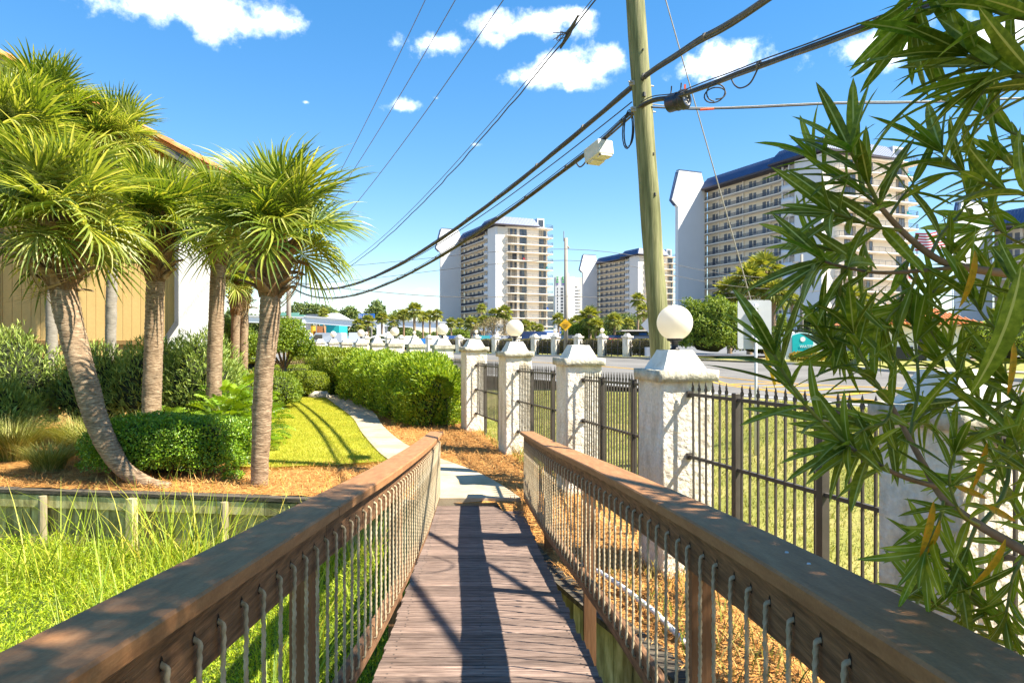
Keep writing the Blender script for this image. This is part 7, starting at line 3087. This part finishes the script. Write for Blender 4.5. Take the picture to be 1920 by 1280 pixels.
leafy_twig([(1745, 478, 1.7), (1765, 440, 1.8), (1800, 400, 1.85), (1815, 370, 1.85)], .005, .003, .3, .17, 3, dens=2, tipn=5, seed=5)
# lower limb
B = branch([(2060, 1130, 1.45), (1925, 1036, 1.50), (1838, 985, 1.52), (1770, 935, 1.54), (1733, 872, 1.55), (1705, 822, 1.56), (1672, 760, 1.56)], .012, .005)
leafy_twig([(1672, 760, 1.56), (1650, 728, 1.56), (1632, 700, 1.56), (1612, 660, 1.56), (1600, 625, 1.56)], .005, .003, .0, .17, 5, dens=3, tipn=7, seed=6)
leafy_twig([(1756, 912, 1.545), (1690, 892, 1.48), (1625, 858, 1.44), (1590, 835, 1.42)], .006, .004, .5, .155, 3, green=False, dens=3, tipn=7, seed=7, droopy=.7)
leafy_twig([(1590, 835, 1.42), (1540, 790, 1.40), (1502, 748, 1.38), (1470, 700, 1.37), (1452, 665, 1.36)], .004, .003, .25, .165, 4, dens=3, tipn=7, seed=8)
leafy_twig([(1705, 822, 1.56), (1715, 770, 1.62), (1722, 720, 1.66), (1718, 660, 1.70), (1712, 610, 1.72)], .005, .003, .15, .165, 5, dens=3, tipn=7, seed=9)
leafy_twig([(1838, 985, 1.52), (1880, 930, 1.60), (1890, 860, 1.66), (1850, 790, 1.70), (1810, 740, 1.72), (1770, 690, 1.74)], .006, .003, .25, .165, 6, dens=3, tipn=6, seed=10)
# top right sprays
leafy_twig([(2050, 250, 1.30), (1940, 170, 1.32), (1870, 125, 1.34), (1812, 104, 1.35)], .008, .004, .35, .20, 4, dens=3, tipn=9, seed=11, droopy=.2)
leafy_twig([(2060, 60, 1.25), (1960, 40, 1.28), (1880, 25, 1.30), (1800, -10, 1.32)], .008, .004, .25, .19, 5, dens=3, tipn=8, seed=12)
leafy_twig([(2060, 170, 1.20), (1960, 150, 1.24), (1900, 140, 1.26), (1860, 148, 1.28)], .007, .004, .25, .185, 4, dens=3, tipn=7, seed=13, droopy=.8)
leafy_twig([(1760, -120, 1.5), (1745, -60, 1.5), (1728, -10, 1.5), (1715, 32, 1.5)], .005, .003, .4, .19, 3, dens=3, tipn=7, seed=14, droopy=.3)
leafy_twig([(2040, 420, 1.55), (1940, 370, 1.62), (1868, 352, 1.66), (1800, 318, 1.68), (1765, 285, 1.70)], .007, .003, .3, .175, 5, dens=3, tipn=7, seed=15)
leafy_twig([(2040, 330, 1.8), (1950, 270, 1.85), (1890, 245, 1.88), (1850, 215, 1.9)], .006, .003, .25, .18, 4, dens=3, tipn=6, seed=16)
# right middle, lower sprays
leafy_twig([(2040, 760, 1.5), (1960, 700, 1.55), (1905, 655, 1.58), (1850, 600, 1.6), (1825, 560, 1.6)], .006, .003, .2, .165, 5, dens=3, tipn=6, seed=17)
leafy_twig([(2040, 880, 1.7), (1950, 830, 1.75), (1880, 780, 1.78), (1820, 730, 1.8), (1780, 660, 1.82)], .006, .003, .2, .165, 5, dens=3, tipn=6, seed=18)
leafy_twig([(2000, 1290, 1.55), (1930, 1220, 1.58), (1860, 1150, 1.6), (1800, 1085, 1.6), (1760, 1040, 1.6)], .005, .003, .2, .145, 5, dens=3, tipn=7, seed=19)
leafy_twig([(2040, 1130, 1.9), (1980, 1060, 1.9), (1920, 980, 1.9), (1880, 900, 1.9)], .005, .003, .2, .15, 4, dens=3, tipn=6, seed=20)
leafy_twig([(2040, 620, 1.3), (1975, 600, 1.3), (1930, 560, 1.3)], .006, .004, .2, .17, 2, dens=2, tipn=5, seed=21)
leafy_twig([(2040, 470, 2.0), (1960, 440, 2.0), (1900, 420, 2.05), (1840, 430, 2.1)], .006, .003, .2, .17, 4, dens=3, tipn=6, seed=22)
for i, (pp, L_) in enumerate([
        
        
        ([(2060, 400, 1.9), (1980, 395, 1.9), (1920, 330, 1.9), (1880, 300, 1.9)], .18), ([(2060, 680, 1.9), (1960, 640, 1.9), (1890, 560, 1.9), (1860, 520, 1.92)], .17),
        ([(2060, 800, 1.6), (1980, 800, 1.6), (1930, 770, 1.6), (1890, 720, 1.6)], .165),
        ([(1760, 660, 1.8), (1745, 620, 1.8), (1740, 580, 1.82), (1745, 545, 1.82)], .165), 
        ([(2060, 960, 1.4), (1985, 930, 1.4), (1930, 880, 1.42), (1900, 820, 1.42)], .15), ([(1905, 1210, 1.75), (1850, 1190, 1.75), (1790, 1150, 1.75), (1735, 1120, 1.75)], .15),
        ([(1650, 420, 1.8), (1610, 460, 1.8), (1570, 470, 1.8), (1530, 460, 1.8)], .16), ([(1720, 440, 1.85), (1700, 500, 1.85), (1690, 560, 1.85), (1660, 600, 1.85)], .16),
        ([(1830, 985, 1.6), (1810, 1040, 1.6), (1800, 1090, 1.6), (1840, 1140, 1.6)], .14)]):
    leafy_twig(pp, .005, .003, .25, L_, 4, dens=3, tipn=6, seed=100 + i)
for i, (pp, L_) in enumerate([
        ([(1672, 760, 1.56), (1660, 790, 1.5), (1630, 800, 1.47), (1600, 815, 1.45)], .14), ([(1770, 935, 1.54), (1760, 980, 1.5), (1745, 1010, 1.48), (1735, 1035, 1.46)], .13),
        ([(1838, 985, 1.52), (1800, 960, 1.45), (1780, 900, 1.42), (1790, 850, 1.4)], .13), 
        ([(1810, 740, 1.72), (1780, 760, 1.72), (1740, 770, 1.72), (1710, 800, 1.72)], .15), ([(1925, 1036, 1.5), (1900, 1080, 1.5), (1890, 1130, 1.5), (1885, 1160, 1.5)], .13),
        
        ([(2000, 480, 1.9), (1900, 450, 1.9), (1850, 400, 1.9), (1830, 350, 1.9)], .15), ([(1648, 385, 1.66), (1600, 350, 1.7), (1560, 330, 1.72), (1530, 300, 1.74)], .15),
        ([(1720, 508, 1.66), (1700, 560, 1.7), (1670, 590, 1.7), (1655, 620, 1.7)], .14),
        ([(1580, 500, 1.56), (1575, 560, 1.6), (1590, 610, 1.62), (1580, 640, 1.62)], .14), ([(2000, 880, 1.95), (1920, 860, 1.95), (1860, 880, 1.95), (1800, 900, 1.95)], .15),
        ([(2000, 1000, 1.8), (1930, 1010, 1.8), (1870, 1050, 1.8), (1820, 1090, 1.8)], .14), ([(1632, 700, 1.56), (1590, 690, 1.6), (1560, 660, 1.62), (1545, 620, 1.62)], .14),
        ([(1712, 610, 1.72), (1740, 560, 1.8), (1770, 520, 1.85), (1780, 480, 1.85)], .15)]):
    leafy_twig(pp, .004, .0025, .2, L_, 4, dens=3, tipn=7, seed=200 + i, wid=.9)
# yellow leaves
for (px, py, Y, ddx, ddz, L) in ((1828, 470, 1.25, .02, -1, .12), (1885, 1010, 1.28, -.3, -1, .125), (1842, 945, 1.35, .75, -.35, .1), (1750, 940, 1.42, -.1, -1, .14), (1762, 975, 1.45, -.15, -1, .11),
                                 (1850, 830, 1.5, -.15, -1, .12), (1790, 910, 1.45, .8, -.3, .1), (1900, 640, 1.1, .05, -1, .10)):
    p = at(px, py, Y)
    put_leaf(ole, OB, p, Vector((ddx, .1, ddz)), Vector((.2, -1, .1)), L * .9, True, 1.0)
# large near leaf at the right edge
put_leaf(ole, OB, at(1915, 500, .85), Vector((-.12, .05, -1)), Vector((.3, -1, .1)), .17, False, 1.5)
place_leaves()
# limbs down to the ground and an unseen canopy added to shade the near rails
for pts, r0 in (([(2.1, 1.9, .0), (2.0, 1.85, 1.0), (1.75, 1.75, 2.2), (1.53, 1.75, 2.53)], .03), ([(2.2, 1.8, 0), (2.0, 1.6, .9), (1.5, 1.46, 1.75), (1.24, 1.45, 1.84)], .028),
                ([(2.2, 1.95, 0), (2.2, 1.6, 1.6), (1.6, 1.4, 2.7), (1.12, 1.3, 2.79)], .03), ([(2.3, 1.9, 0), (2.6, 1.7, 1.8), (2.9, 1.2, 3.4), (3.0, .8, 5.2)], .04), ([(2.3, 1.8, 0), (2.7, 1.2, 2.2), (3.1, .2, 4.2), (3.2, -.4, 5.8)], .04)):
    b = MB()
    P = smooth_line([Vector(p) - OB for p in pts], 6)
    b.tube(P, [r0 - (r0 - .012) * i / (len(P) - 1) for i in range(len(P))], 8)
    b.build('limb', M['ole_bark'], ole, True)
rng = np.random.default_rng(77)
cl = [(2.75, 1.3, 3.3, .8), (2.95, 1.9, 4.4, .85), (3.1, .6, 4.0, .95), (3.1, -.4, 4.6, 1.0), (3.3, 1.3, 5.3, 1.05), (3.5, .1, 6.0, 1.1), (3.4, 1.2, 6.5, 1.0), (3.6, -.8, 6.6, 1.0),
      (3.2, -1.0, 3.4, 1.0), (3.7, .6, 7.3, .9), (3.1, -1.6, 5.4, 1.0), (2.6, -.9, 4.4, .7), (3.0, -2.2, 4.2, .9), (4.0, 1.5, 7.2, .8)]
Ps, Ds = [], []
for (x, y, z, r_) in cl:
    k = int(2300 * r_)
    Q = rand_dirs(k, rng) * (r_ * rng.random(k)[:, None] ** .45)
    Ps.append(Q * np.array([1, 1, 1.0]) + np.array([x, y, z]))
    Ds.append(unit(Q + rng.normal(size=(k, 3)) * .4))
P, D = np.concatenate(Ps), np.concatenate(Ds)
ok = P[:, 0] > np.maximum(P[:, 1], .0) * .80 + .35          # keeps the added canopy out of view, right of frame
P, D = P[ok], D[ok]
V, F_ = leaves(P - np.array(tuple(OB)), D, unit(rng.normal(size=P.shape) * .6 + np.array([0, 0, 1])), rng.uniform(.13, .2, len(P)), rng.uniform(.024, .034, len(P)), .2, .1)
tag(inst('shade_canopy', np_mesh('shade_canopy', V, F_, M['ole_leaf']), ole), kind='stuff')
